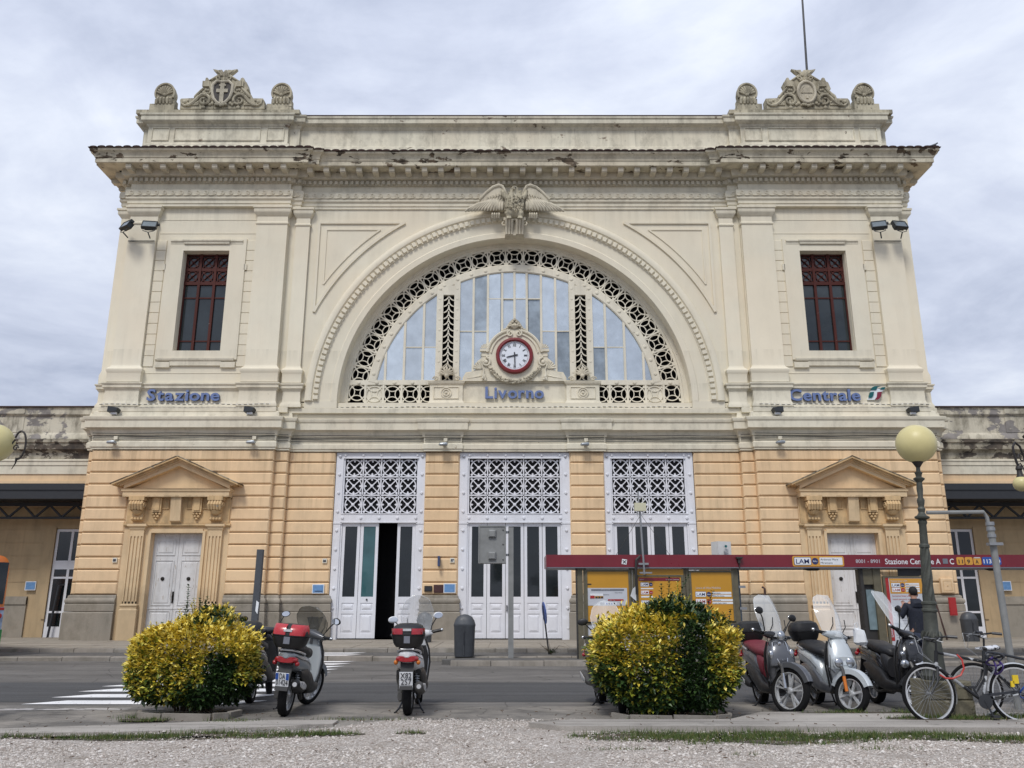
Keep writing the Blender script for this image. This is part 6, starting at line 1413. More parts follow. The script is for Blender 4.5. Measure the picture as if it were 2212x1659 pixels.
# ================================================================== LAMPS, POSTS, BINS
M['lampiron'] = plain('dull_green_lamp_iron', (.062, .066, .055), .55, var=.25, nscale=9, metal=.3, bmp=.3)
M['globe'] = plain('yellowed_globe', (.60, .53, .26), .35, var=.03, spec=.4)
M['blackiron'] = plain('black_wrought_iron', (.022, .018, .017), .55)
def globe_lamp(x, y, z0, label, lean=2.6, plinth=True):
    g = empty('street_lamp', (x, y, z0), label, 'street lamp', 'globe lamps on cast iron columns'); q = MB()
    q.lathe([(.24, 0), (.25, .05), (.20, .1), (.185, .14), (.17, .3), (.165, .42), (.15, .5)], n=16); q.v = [(a * .72 + x, b * .72 + y, c * .945 + z0) for a, b, c in q.v]; q.build('base', M['lampiron'], g)
    q = MB(); q.lathe([(.15, .5), (.155, .56), (.14, .6), (.125, .62), (.12, .82), (.115, .9), (.135, .91), (.135, .935), (.115, .95), (.115, 1.0), (.132, 1.01), (.132, 1.035), (.105, 1.05)], n=18)
    for k in range(12): a = 2 * PI * k / 12; q.tube([(.15 * math.cos(a), .15 * math.sin(a), .52), (.165 * math.cos(a), .165 * math.sin(a), .58), (.145 * math.cos(a + .2), .145 * math.sin(a + .2), .64)], [.02, .025, .01], 5)
    q.v = [(a * .72 + x, b * .72 + y, c * .945 + z0) for a, b, c in q.v]; q.build('lower_shaft', M['lampiron'], g)
    q = MB(); rings = []; n_ = 40
    for i in range(n_ + 1):
        z = 1.05 + .75 * i / n_; r0 = .068 - .014 * i / n_; rings.append([((r0 + .009 * math.sin(6 * a - i * .45)) * math.cos(a) + x, (r0 + .009 * math.sin(6 * a - i * .45)) * math.sin(a) + y, z * .945 + z0) for a in [2 * PI * k / 36 for k in range(36)]])
    q.rings(rings); q.build('twisted_shaft', M['lampiron'], g)
    q = MB(); q.lathe([(.078, 1.79), (.092, 1.8), (.092, 1.83), (.072, 1.85), (.066, 2.12), (.08, 2.14), (.085, 2.17), (.06, 2.19), (.13, 2.215), (.135, 2.235), (.08, 2.26), (.055, 2.3), (.07, 2.35), (.05, 2.38), (.065, 2.44), (.07, 2.48), (.045, 2.52), (.058, 2.64), (.05, 2.74), (.1, 2.78), (.105, 2.795), (.05, 2.82), (.06, 2.86), (.075, 2.88), (.04, 2.9), (.035, 2.97)], n=16)
    q.v = [(a * .72 + x, b * .72 + y, c * .945 + z0) for a, b, c in q.v]; q.build('upper_shaft', M['lampiron'], g)
    q = MB(); q.lathe([(.04, 2.96), (.07, 3.0), (.115, 3.05), (.125, 3.08), (.1, 3.09)], n=16); q.v = [(a * .72 + x, b * .72 + y, c * .945 + z0) for a, b, c in q.v]; q.build('globe_holder', M['blackiron'], g)
    q = MB(); q.ball((x, y, z0 + 3.13), .268, 32, 20); q.build('globe', M['globe'], g, 80); g.rotation_euler = (0, R(lean), 0); return g
LZ = .5
PLN = empty('lamp_plinth', (5.58, 11.45, 0), 'mossy stone block plinth under the street lamp by the bicycles', 'plinth')
M['moss'] = plaster('mossy_plinth_stone', (.20, .185, .13), .3, .3, peel=.42, pscale=6, peelcols=((.32, .29, .22), (.10, .10, .06)), grime=.6, bmp=.7)
PL2 = empty('lamp_plinth', (-7.25, 11.4, 0), 'stone block plinth under the left globe lamp, outside the picture', 'plinth')
q = MB(); q.cbox(-7.54, -6.96, 11.1, 11.7, 0, .5, .015); q.build('stone_block', M['moss'], PL2)
for x0, x1, z0, z1 in ((5.30, 5.60, .0, .27), (5.605, 5.88, .0, .27), (5.31, 5.66, .275, .50), (5.665, 5.87, .275, .50)):
    q = MB(); q.cbox(x0, x1, 11.2, 11.7, z0, z1, .015); q.build('stone_block', M['moss'], PLN)
globe_lamp(5.53, 11.45, LZ, 'tall street lamp with a yellow globe and twisted column standing by the bicycles')
gl = globe_lamp(-7.25, 11.4, LZ, 'street lamp with a yellow globe cut off by the left picture edge', 0)
q = MB(); q.tube([(-6.98 + .02 * math.cos(R(a)), 11.4, 3.62 + .2 * math.sin(R(a))) if False else (-6.88 + .085 * math.cos(R(a)), 11.4, 3.60 + .2 * math.sin(R(a))) for a in range(150, -100, -20)], .013, 6); q.tube([(-6.93 + .04 * (1 - k / 12) * math.cos(R(k * 45)), 11.4, 3.56 + .05 * (1 - k / 12) * math.sin(R(k * 45))) for k in range(10)], .01, 5); q.tube([(-6.89, 11.4, 3.42), (-6.90, 11.4, 3.34), (-6.94, 11.4, 3.26)], [.022, .010, .005], 6); q.tube([(-6.95, 11.4, 3.68), (-7.2, 11.4, 3.3)], .012, 6); q.build('scroll_bracket', M['blackiron'], gl)
def arm_lamp(x, y, z0, label, ang=0):
    g = empty('ornate_street_lamp', (x, y, z0), label, 'street lamp', 'ornate lamps with hanging globes'); q = MB()
    q.tube([(x, y, z0), (x, y, z0 + 5.1)], [.09, .055], 10); q.lathe([(.05, 4.95), (.11, 5.0), (.12, 5.03), (.05, 5.1), (.05, 5.16), (.07, 5.2), (.03, 5.24), (.045, 5.28), (.0, 5.55)], c=(x, y, z0), n=10); q.build('post', M['blackiron'], g)
    for s in (-1, 1):
        a = ang + (PI if s < 0 else 0); ca, sa = math.cos(a), math.sin(a); q = MB()
        def T(pts): return [(x + u * ca, y + u * sa, z0 + v) for u, v in pts]
        q.tube(T([(.04, 3.6), (.12, 4.1), (.2, 4.5), (.3, 4.78), (.42, 4.86), (.5, 4.76), (.5, 4.6), (.46, 4.42), (.42, 4.32)]), .026, 6)
        q.tube(T([(.3 + .1 * math.cos(R(40 * k)) * (1 - k / 14), 4.52 + .12 * math.sin(R(40 * k)) * (1 - k / 14)) for k in range(11)]), .016, 5)
        q.tube(T([(.06, 4.7), (.14, 4.62), (.2, 4.68), (.14, 4.76), (.1, 4.72)]), .014, 5); q.tube(T([(.08, 4.9), (.13, 4.84), (.08, 4.8)]), .014, 5); q.tube(T([(.25, 4.15), (.3, 4.32), (.36, 4.4), (.42, 4.36)]), .014, 5)
        q.build('arm', M['blackiron'], g)
        q = MB(); c = T([(.42, 0)])[0]; q.lathe([(.05, 4.34), (.065, 4.3), (.07, 4.27), (.05, 4.24), (.06, 4.14), (.09, 4.08)], c=(c[0], c[1], z0), n=10); q.build('globe_holder', M['blackiron'], g)
        q = MB(); q.ball((c[0], c[1], z0 + 3.95), .165, 20, 14); q.build('globe', M['globe'], g, 80)
    return g
arm_lamp(11.42, 18.0, 0.02, 'ornate black iron lamp with hanging yellow globes at the right picture edge', R(18))
q = MB()
PP = empty('sign_gantry', (7.25, 12.6, 0), 'grey steel post with a bent arm pointing left, behind the bicycles', 'post')
q.tube([(7.22, 12.6, 0), (7.2, 12.6, 2.62)], .048, 12); q.build('post', M['greypaint'], PP)
q = MB(); q.tube([(7.18, 12.6, 2.3), (7.17, 12.6, 2.72), (7.13, 12.6, 2.80), (6.27, 12.6, 2.79)], .028, 8); q.build('arm', M['greypaint'], PP)
q = MB()
for z in (2.42, 2.52, 2.6): q.lathe([(.06, z), (.06, z + .05)], c=(7.2, 12.6, 0), n=12)
q.box(7.1, 7.3, 12.5, 12.6, 2.3, 2.34); q.build('clamp', M['steel'], PP)
RP = empty('bike_stand', (7.42, 12.0, 0), 'short red and grey bollard tube beside the rear bicycle', 'post'); q = MB(); q.tube([(7.34, 12.0, 0), (7.30, 12.0, .95)], .035, 8); q.build('tube', plain('faded_red_post', (.32, .04, .03), .5), RP); q = MB(); q.tube([(7.2, 12.0, 0), (7.18, 12.0, .98)], .04, 8); q.build('sleeve', M['greypaint'], RP)
IP = empty('information_board', (-.1, 22.7, .1), 'back of a grey information display box on a tall square pole', 'display board')
q = MB(); q.box(-.10, .04, 22.6, 22.74, .1, 3.46); q.build('pole', M['greypaint'], IP)
q = MB(); q.box(-.90, -.16, 22.5, 22.72, 2.5, 3.50); q.strip([(-.88, 2.52), (-.18, 2.52), (-.18, 3.48), (-.88, 3.48)], .04, 22.48, 22.52, True); q.build('display_box', M['greypaint'], IP)
for z in (3.18, 2.60): q = MB(); q.cbox(-.63, -.43, 22.42, 22.5, z, z + .2, .03); q.build('vent_cowl', M['greypaint'], IP)
for z in (3.38, 3.0, 2.6): q = MB(); q.ball((-.24, 22.49, z), .018, 6, 4); q.build('bolt', M['ink'], IP)
for z in (2.7, 3.3): q = MB(); q.box(-.17, -.08, 22.6, 22.7, z, z + .06); q.build('bracket', M['steel'], IP)
LP = empty('square_post', (-6.95, 23.1, .1), 'dark square post without a sign behind the left bush', 'post')
q = MB(); q.add([(a + dx, b, z) for z, dx in ((.1, .04), (2.9, .06)) for a, b in ((-7.02, 23.0), (-6.86, 23.0), (-6.86, 23.16), (-7.02, 23.16))], [(0, 1, 5, 4), (1, 2, 6, 5), (2, 3, 7, 6), (3, 0, 4, 7), (4, 5, 6, 7)]); q.build('post', M['slate'], LP)
q = MB(); q.add([(-6.86, 22.98, 1.55), (-6.78, 22.95, 1.5), (-6.80, 22.95, 1.2), (-6.87, 22.98, 1.28)], [(0, 1, 2, 3)]); q.build('paper_notice', M['signwhite'], LP, 0)
def bin_(x, y, z, label, s=1.0, big=True):
    g = empty('litter_bin', (x, y, z), label, 'litter bin', 'dark domed litter bins'); q = MB(); p = 3.2
    q.loft([(z, x, y, .235 * s, .2 * s), (z + .03, x, y, .25 * s, .21 * s), (z + .72 * s, x, y, .27 * s, .22 * s), (z + .75 * s, x, y, .28 * s, .235 * s), (z + .79 * s, x, y, .28 * s, .235 * s)], 24, 'z', 3.4); q.build('body', M['slate'], g)
    q = MB(); q.loft([(z + .79 * s, x, y, .275 * s, .23 * s), (z + .88 * s, x, y, .25 * s, .21 * s), (z + .97 * s, x, y, .19 * s, .17 * s), (z + 1.02 * s, x, y, .09 * s, .12 * s), (z + 1.035 * s, x, y, .02, .05)], 24, 'z', 2.6); q.box(x - .008, x + .008, y - .24 * s, y - .2 * s, z + .05, z + .8 * s); q.build('hood', M['slate'], g)
    q = MB(); q.box(x - .012, x + .012, y - .245 * s, y - .2 * s, z + .3, z + .62); q.ball((x + .03, y - .23 * s, z + .62 * s), .014, 6, 4); q.build('latch', M['ink'], g)
    q = MB(); q.loft([(z + .8 * s, x, y, .16 * s, .245 * s), (z + .92 * s, x, y, .12 * s, .235 * s)], 16, 'z', 4); return g
bin_(-1.26, 22.95, .12, 'dark domed litter bin on the kerb left of the display pole', 1.04); bin_(-2.93, 28.9, PZ, 'dark domed litter bin in front of the pier between two portals', .95); bin_(15.65, 29.5, PZ, 'dark domed litter bin by the right corner of the station', .95)
rp = wallsign(15.62, 30.4, 1.38, .26, .62, 'red plate hanging over the litter bin at the right corner', M['redprint'], 'plate', frame=M['redprint'], name='red_plate')
AB = empty('ashtray_stand', (-6.93, 30.3, PZ), 'grey hourglass shaped ashtray stand by the base stones', 'ashtray')
q = MB(); q.loft([(1.02, -6.93, 30.3, .26, .2), (.98, -6.93, 30.3, .25, .2), (.5, -6.93, 30.3, .11, .1)], 20, 'z', 5); q.build('bowl', M['slate'], AB); q = MB(); q.loft([(.5, -6.93, 30.3, .1, .1), (.3, -6.93, 30.3, .17, .15), (PZ, -6.93, 30.3, .2, .18)], 20, 'z', 5); q.build('foot', M['greypaint'], AB)
SG = empty('leaning_sign', (1.1, 24.2, .11), 'thin leaning sign post with a blue disc seen edge-on', 'sign')
q = MB(); q.tube([(1.03, 24.2, .1), (.87, 24.2, 1.42)], .022, 8); q.build('post', M['canopy'], SG); q = MB(); q.lathe([(0, -.012), (.3, -.012), (.3, .012), (0, .012)], n=24, axis='x'); q.xf(Matrix.Translation((.91, 24.17, 1.22)) @ Matrix.Rotation(R(-7), 4, 'Y') @ Matrix.Rotation(R(7), 4, 'Z')); q.build('disc', M['royal'], SG)
WD = empty('weed_tuft', (1.1, 24.0, .11), 'scraggly weed growing at the foot of the leaning sign', 'plant'); q = MB(); random.seed(2)
for k in range(14): a = random.random() * 2 * PI; l = random.uniform(.1, .4); q.tube([(1.08, 24.1, .11), (1.08 + l * .6 * math.cos(a), 24.1 + .1 * math.sin(a), .11 + l * .6), (1.08 + l * 1.1 * math.cos(a), 24.1, .11 + l * (1 if k % 2 else .5))], [.008, .006, .003], 4)
for k in range(60): a = random.random() * 2 * PI; leaf(q, (1.08 + .15 * math.cos(a) * random.random(), 24.0, .13 + .1 * random.random()), Vector((math.cos(a), -.5, .5)), Vector((0, 0, 1)), .07, .03, 1)
q.build('stems', [M['stem'], M['leaf_g']], WD, 0)
# ================================================================== BUS at the left edge
M['orange'] = plain('bus_orange', (.62, .16, .02), .35, var=.08, coat=.3); M['busgreen'] = plain('bus_green', (.02, .22, .05), .35, coat=.3); M['busad'] = plain('bus_advert', (.28, .36, .48), .4, var=.4, nscale=3)
BS = empty('city_bus', (-14.27, 24.0, 0), 'orange and green city bus, only its rear corner showing at the left edge', 'bus')
bx = -14.27; by = 24.0
q = MB(); q.loft([(by, bx - 1.2, 1.55, 1.14, 1.12, 8), (by + .05, bx - 1.2, 1.55, 1.2, 1.2, 8), (by + 8.4, bx - 1.2, 1.55, 1.2, 1.2, 8), (by + 8.5, bx - 1.2, 1.55, 1.1, 1.1, 8)], 32, 'y', 8); q.build('body', M['orange'], BS)
q = MB(); q.box(bx - 2.41, bx + .012, by - .012, by + 8.3, .36, .80); q.build('skirt', M['busgreen'], BS); q = MB(); q.box(bx - 2.38, bx - .02, by - .02, by + .0, .80, 1.38); q.build('advert_panel', M['busad'], BS)
q = MB(); q.box(bx - 2.38, bx - .02, by - .026, by - .02, 1.30, 1.37); q.build('advert_strip', M['redprint'], BS)
q = MB(); q.box(bx - 2.25, bx - .07, by - .02, by, 1.46, 2.55); q.build('rear_window', M['door_glass'], BS)
for k in range(4): q = MB(); q.box(bx + .004, bx + .016, by + .8 + k * 1.9, by + 2.4 + k * 1.9, 1.45, 2.4); q.build('side_window', M['door_glass'], BS)
for z, r_, m_ in ((1.15, .075, 'redprint'), (.99, .05, 'amber'), (.86, .07, 'redprint')): q = MB(); q.lathe([(0, -.03), (r_ * .8, -.028), (r_, -.01), (r_, 0)], c=(bx - .13, by - .02, z), n=14, axis='y'); q.build('tail_light', M[m_], BS)
for yy in (by + 2.6, by + 6.6): q = MB(); q.lathe([(.2, -.3), (.46, -.28), (.48, -.15), (.46, 0), (.25, .0), (.2, -.05)], c=(bx, yy, .48), n=24, axis='x'); q.build('wheel', M['ink'], BS)
for k in range(4): q = MB(); q.box(bx - 2.416, bx - 2.404, by + .8 + k * 1.9, by + 2.4 + k * 1.9, 1.45, 2.4); q.build('side_window', M['door_glass'], BS)
for yy in (by + 2.2, by + 6.6): q = MB(); q.lathe([(.2, .3), (.46, .28), (.48, .15), (.46, 0), (.25, .0), (.2, .05)], c=(bx - 2.43, yy, .48), n=24, axis='x'); q.build('wheel', M['ink'], BS)
q = MB(); q.box(bx - 2.35, bx - .05, by + .1, by + 8.2, .2, .36); q.build('chassis', M['ink'], BS)
BS.rotation_euler = (0, 0, R(57)); BS.location = (-13.66, 23.1, 0)
# ================================================================== SCOOTERS
M['tyre'] = plain('tyre_rubber', (.0085, .0085, .009), .8, spec=.2)
M['blackplastic'] = plain('black_plastic', (.011, .011, .012), .45, var=.1)
M['seatblack'] = plain('black_vinyl', (.016, .016, .018), .5)
M['seatred'] = plain('wine_red_vinyl', (.17, .022, .034), .5)
M['alloy'] = plain('alloy_wheel', (.60, .61, .62), .3, metal=.45, var=.03)
M['chrome'] = plain('chrome', (.62, .63, .64), .15, metal=1, var=0)
M['engine'] = plain('engine_castings', (.09, .088, .085), .55, metal=.5, var=.25)
M['gunmetal'] = plain('gunmetal_paint', (.095, .10, .112), .3, metal=.3, coat=.5, var=0)
M['silverpaint'] = plain('silver_paint', (.52, .56, .58), .3, metal=.25, coat=.5, var=0)
M['blackpaint'] = plain('black_paint', (.013, .013, .015), .18, coat=.5, var=0)
M['midsilver'] = plain('grey_silver_paint', (.27, .295, .315), .28, metal=.3, coat=.5, var=0)
M['whitepaint'] = plain('white_paint', (.66, .67, .68), .3, coat=.4, var=0)
M['lens'] = plain('headlamp_lens', (.42, .44, .47), .06, metal=.8, var=.25, nscale=30)
M['redlens'] = plain('red_lens', (.30, .008, .015), .15, coat=.5, var=.2, nscale=30)
M['orangelens'] = plain('orange_lens', (.55, .16, .02), .2)
M['mirror'] = plain('mirror_glass', (.80, .82, .84), .05, metal=1, var=0)
M['screen'] = plain('clear_windscreen', (.86, .89, .90), .08, alpha=.36, var=0, spec=1.0)
M['smoke'] = plain('smoked_windscreen', (.16, .15, .12), .1, alpha=.72, var=0)
def wheel(par, c, r, w_, S, style, name):
    q = MB(); n = 12; q.lathe([(r - .075, -w_ * .35), (r - .05, -w_ * .5), (r - .015, -w_ * .42), (r, -w_ * .15), (r, w_ * .15), (r - .015, w_ * .42), (r - .05, w_ * .5), (r - .075, w_ * .35)], c=c, n=36, axis='y', caps=False); q.xf(S); ty = q.build(name, M['tyre'], par)
    q = MB(); ri = r - .07; q.lathe([(ri + .004, -w_ * .38), (ri + .006, -w_ * .36), (ri - .018, -w_ * .32), (ri - .004, -w_ * .1), (ri - .004, w_ * .1), (ri - .018, w_ * .32), (ri + .006, w_ * .36), (ri + .004, w_ * .38)], c=c, n=32, axis='y', caps=False)
    q.lathe([(.0, -.05), (.035, -.05), (.045, -.03), (.045, .03), (.035, .05), (0, .05)], c=c, n=12, axis='y')
    ns = style
    for k in range(ns):
        a = 2 * PI * k / ns + .3; d = .10 if ns == 5 else 0
        for s in ((-1, 1) if ns == 5 else (0,)):
            q.bar((c[0] + .03 * math.cos(a), c[1], c[2] + .03 * math.sin(a)), (c[0] + ri * math.cos(a + s * .17), c[1], c[2] + ri * math.sin(a + s * .17)), .022 if ns == 5 else .03, .03)
    q.xf(S); q.build('rim', M['alloy'], ty)
    q = MB(); q.lathe([(.03, .0), (.085, .0), (.085, .006), (.03, .006)], c=(c[0], c[1] + w_ * .2, c[2]), n=20, axis='y'); q.xf(S); q.build('brake_disc', M['engine'], ty)
def fender(par, c, r, w_, a0, a1, mat, S, name='front_fender', flat_=False):
    q = MB(); rings = []
    for i in range(13):
        a = R(a0 + (a1 - a0) * i / 12); k = 1 - .25 * (abs(i - 6) / 6) ** 2; ring = []
        for j in range(9):
            t = PI * j / 8; y = -w_ * math.cos(t) * k; rr_ = r + .035 * math.sin(t) - (0 if 0 < j < 8 else .05); ring.append((c[0] + rr_ * math.cos(a), c[1] + y, c[2] + rr_ * math.sin(a)))
        rings.append(ring)
    q.rings(rings, False, False, None, False); back = [[(x, y, z - .004) for x, y, z in r_] for r_ in rings]; q.rings(back, False, False, None, False); q.xf(S); q.build(name, mat, par)
def scooter(label, loc, yaw, lean, P, tname='motor_scooter'):
    g = empty(tname, (0, 0, 0), label, 'scooter', 'scooters parked along the kerb')
    I = Matrix.Identity(4); body, pan, seat = M[P['body']], M[P['panel']], M[P['seat']]; fr, rr_ = P.get('fr', .27), P.get('rr', .25); ax = .70
    piv = Vector((.42, 0, .9)); axis = Vector((-.42, 0, 1)).normalized(); S = Matrix.Translation(piv) @ Matrix.Rotation(R(P.get('steer', 0)), 4, axis) @ Matrix.Translation(-piv)
    wheel(g, (-.62, 0, rr_), rr_, .12, I, P.get('sp', 5), 'rear_wheel'); wheel(g, (ax, 0, fr), fr, .10, S, P.get('sp', 5), 'front_wheel')
    def B(q, name, mat, st=False, sm=40, **k):
        if st: q.xf(S)
        return q.build(name, mat, g, sm, **k)
    fender(g, (ax, 0, fr), fr + .035, .075, 25, 165, pan if P.get('fp') else body, S)
    q = MB()
    for s in (-1, 1): q.tube([(ax, s * .085, fr), (ax - .10, s * .085, fr + .30), (.50, s * .07, .68)], [.022, .022, .03], 8)
    B(q, 'fork', M['engine'], True)
    q = MB(); q.tube([(ax - .01, -.09, fr + .02), (ax - .07, -.09, fr + .21)], .024, 8); B(q, 'fork_sleeve', M['chrome'] if not P.get('orangefork') else M['orangelens'], True)
    # rear body, seat, floor, shields
    q = MB(); q.loft([(-1.0, 0, .80, .03, .03), (-.93, 0, .78, .11, .07), (-.75, 0, .71, .165, .12), (-.5, 0, .68, .18, .13), (-.25, 0, .62, .175, .15), (-.08, 0, .50, .15, .18), (.0, 0, .40, .12, .12)], 24, 'x', 2.8); B(q, 'rear_body', body)
    q = MB(); 
    for s in (-1, 1): q.loft([(-.66, s * .13, .56, .04, .03), (-.4, s * .145, .49, .055, .13), (-.12, s * .15, .40, .055, .14), (.1, s * .155, .32, .045, .08), (.34, s * .15, .31, .04, .06), (.44, s * .12, .33, .03, .05)], 16, 'x', 2.5)
    B(q, 'side_panel', pan)
    q = MB(); q.loft([(-.86, 0, .86, .07, .03), (-.75, 0, .87, .14, .055), (-.5, 0, .855, .165, .075), (-.3, 0, .815, .16, .075), (-.1, 0, .79, .15, .08), (.02, 0, .77, .10, .06), (.05, 0, .75, .05, .03)], 22, 'x', 2.8); B(q, 'seat', seat)
    if P.get('drape'): q = MB(); q.loft([(-.12, 0, .68, .15, .12), (-.04, 0, .60, .15, .17), (.03, 0, .56, .12, .14)], 20, 'x', 3); B(q, 'seat_front', seat)
    q = MB(); q.loft([(-.12, 0, .30, .15, .06), (.1, 0, .28, .17, .05), (.38, 0, .29, .17, .05), (.46, 0, .34, .15, .06)], 16, 'x', 4); B(q, 'floorboard', M['blackplastic'])
    q = MB()
    if P.get('nose'): q.loft([(.22, .38, 0, .03, .10), (.34, .43, 0, .04, .12), (.50, .47, 0, .05, .155), (.57, .50, 0, .07, .185), (.64, .52, 0, .09, .19), (.74, .49, 0, .10, .175), (.86, .45, 0, .09, .15), (.96, .41, 0, .07, .12), (1.0, .39, 0, .05, .08)], 28, 'z', 2.3)
    else: q.loft([(.22, .38, 0, .03, .10), (.34, .43, 0, .04, .135), (.50, .47, 0, .05, .17), (.60, .48, 0, .055, .195), (.64, .51, 0, .085, .195), (.76, .50, 0, .10, .19), (.88, .46, 0, .09, .155), (.96, .42, 0, .07, .10), (1.0, .40, 0, .04, .06)], 28, 'z', 2.4)
    B(q, 'front_shield', body)
    for s in (-1, 1): q = MB(); q.tube([(.40, s * .13, .95), (.41, s * .185, .80), (.41, s * .20, .62), (.40, s * .175, .42), (.36, s * .15, .27)], .014, 7); B(q, 'shield_edge', M['blackplastic'])
    q = MB(); q.tube([(.40, -.1, 1.05), (.50, -.15, .98), (.50, -.1, .80), (.53, -.08, .55)], .006, 5); q.tube([(.40, .1, 1.05), (.48, .14, 1.0), (.48, .1, .9)], .006, 5); B(q, 'control_cable', M['ink'], kind='stuff')
    q = MB(); q.loft([(.30, .37, 0, .03, .12), (.5, .40, 0, .035, .165), (.72, .385, 0, .035, .18), (.86, .37, 0, .03, .14)], 18, 'z', 3); B(q, 'inner_shield', M[P.get('inner', 'blackplastic')])
    q = MB()                                          # panel joints
    for s in (-1, 1): q.tube([(-.93, s * .118, .795), (-.75, s * .168, .745), (-.5, s * .184, .715), (-.25, s * .18, .655), (-.08, s * .155, .56)], .004, 4); q.tube([(.47, s * .158, .40), (.51, s * .185, .55), (.56, s * .185, .64), (.56, s * .175, .78)], .004, 4)
    B(q, 'panel_joint', M['ink'], kind='stuff')
    # grille / horn cover
    gr = P.get('front')
    if gr == 'grille':
        q = MB(); q.poly([(-.085, .94), (.085, .94), (.10, .84), (.045, .66), (0, .64), (-.045, .66), (-.10, .84)], -.012, .0); q.xf(Matrix.Translation((.575, 0, 0)) @ Matrix.Rotation(R(90), 4, 'Z') @ Matrix.Rotation(R(0), 4, 'X')); q.v = [(x + .03 - (z - .65) * .36, y, z) for x, y, z in q.v]; B(q, 'front_grille', M['ink'])
        q = MB(); q.tube([(.615 - (z_ - .65) * .36, y_, z_) for y_, z_ in ((-.09, .94), (-.105, .84), (-.05, .66), (0, .635), (.05, .66), (.105, .84), (.09, .94))], .009, 6); B(q, 'chrome_surround', M['chrome'])
        q = MB()
        for k in range(7): q.bar((.62 - (.05 + abs(k - 3) * .02) * .36, -.066 + .0215 * k, .70 + abs(k - 3) * .02), (.616 - .28 * .36, -.066 + .0215 * k, .93), .008)
        B(q, 'grille_bar', M['greyprint'], kind='stuff')
    if gr == 'slats':
        q = MB()
        for k in range(7): q.tube([(.50 + .011 * k, -.10 + .011 * k, .90 - k * .033), (.532 + .012 * k, 0, .885 - k * .033), (.50 + .011 * k, .10 - .011 * k, .90 - k * .033)], .005, 5)
        B(q, 'slats', M['chrome'], kind='stuff')
    if gr: q = MB(); q.lathe([(0, .02), (.022, .016), (.026, 0)], c=(.525, 0, .925), n=12, axis='x'); B(q, 'badge', M['chrome'])
    hl = P.get('lights')
    if hl == 'twin':
        for s in (-1, 1): q = MB(); q.ball((.60, s * .08, .67), (.03, .062, .066), 16, 10); B(q, 'headlight', M['lens'])
        q = MB(); q.loft([(.56, 0, .665, .165, .10), (.60, 0, .668, .15, .08)], 20, 'x', 3); B(q, 'headlight_panel', body)
        for s in (-1, 1): q = MB(); q.tube([(.56, s * .12, .55), (.51, s * .195, .62)], [.024, .014], 7); B(q, 'indicator', M['lens'])
    elif hl == 'eyes':
        for s in (-1, 1):
            q = MB(); q.ball((.565, s * .125, .64), (.045, .065, .062), 14, 10); B(q, 'headlight', M['lens']); q = MB(); q.ball((.55, s * .15, .77), (.035, .035, .04), 12, 8); B(q, 'indicator', M['lens'])
    elif hl == 'bar':
        q = MB(); q.ball((.485, 0, 1.02), (.05, .07, .08), 16, 10); B(q, 'headlight', M['lens'], True)
        for s in (-1, 1): q = MB(); q.ball((.555, s * .14, .78), (.035, .04, .065), 12, 8); B(q, 'indicator', M['lens'])
    # handlebar
    q = MB(); q.loft([(-.24, .37, 1.02, .03, .03), (-.14, .38, 1.02, .055, .05), (0, .40, 1.03, .085, .07), (.14, .38, 1.02, .055, .05), (.24, .37, 1.02, .03, .03)], 18, 'y', 2.5); q.tube([(.42, 0, .9), (.40, 0, 1.0)], .06, 12); B(q, 'handlebar_cowl', M[P.get('cowl', P['body'])], True)
    for s in (-1, 1):
        q = MB(); q.tube([(.36, s * .2, 1.03), (.31, s * .36, 1.045)], .018, 8); q.tube([(.35, s * .24, 1.03), (.31, s * .365, 1.045)], .024, 9); q.tube([(.40, s * .2, 1.04), (.39, s * .33, 1.04)], .009, 5); q.ball((.308, s * .37, 1.045), .026, 8, 6, 1); B(q, 'grip', [M['blackplastic'], M['chrome']], True)
        if P.get('mirror', True) and not (P.get('onemirror') and s > 0):
            mh = P.get('mh', 1.24); q = MB(); q.tube([(.36, s * .19, 1.06), (.37, s * .26, mh - .08), (.37, s * .32, mh)], .009, 6); B(q, 'mirror_stem', M['blackplastic'], True)
            q = MB(); q.ball((.375, s * .34, mh + .02), (.022, .075, .05), 16, 10); mr = B(q, 'mirror', M[P.get('mirrorback', 'blackplastic')], True)
            q = MB(); q.lathe([(0, -.004), (.95, -.004), (.9, 0)], n=18, axis='x'); q.v = [(x + .35, y * .066 + s * .34, z * .042 + mh + .02) for x, y, z in q.v]; q.xf(S); q.build('mirror_glass', M['mirror'], mr)
    sc_ = P.get('screen')
    if sc_:
        h, wd, mt, bk = {'tall': (.58, .21, 'screen', .22), 'short': (.42, .24, 'smoke', .12), 'mid': (.5, .19, 'screen', .25), 'raked': (.60, .19, 'screen', .50)}[sc_]; q = MB(); rings = []
        for i in range(11):
            t = i / 10; z = 1.0 + h * t; x = .50 - bk * t - .06 * t * t; ww = wd * (1.12 - .1 * t) * math.sqrt(max(0, 1 - max(0, (t - .62) / .385) ** 2.4)) if t > .62 else wd * (.85 + .3 * min(1, t * 2.2)); rings.append([(x - .16 * (y_ ** 2), y_ * ww, z) for y_ in [-1 + 2 * k / 10 for k in range(11)]])
        q.rings(rings, False, False, None, False); B(q, 'windscreen', M[mt], True, 60)
        q = MB(); q.tube([rings[i][0] for i in range(11)] + [rings[10 - i][10] for i in range(11)], .005, 5); B(q, 'windscreen_edge', M['screen'] if mt == 'screen' else M['smoke'], True)
        q = MB()
        for s in (-1, 1): q.tube([(.38, s * .12, 1.04), (.44, s * .13, 1.16), (.42, s * .12, 1.26)], .007, 5)
        B(q, 'windscreen_bracket', M['blackplastic'], True)
    # tail
    q = MB(); q.loft([(-.99, 0, .745, .11, .035), (-.955, 0, .745, .15, .045), (-.9, 0, .745, .155, .045)], 18, 'x', 2.6); B(q, 'tail_light', M['redlens'])
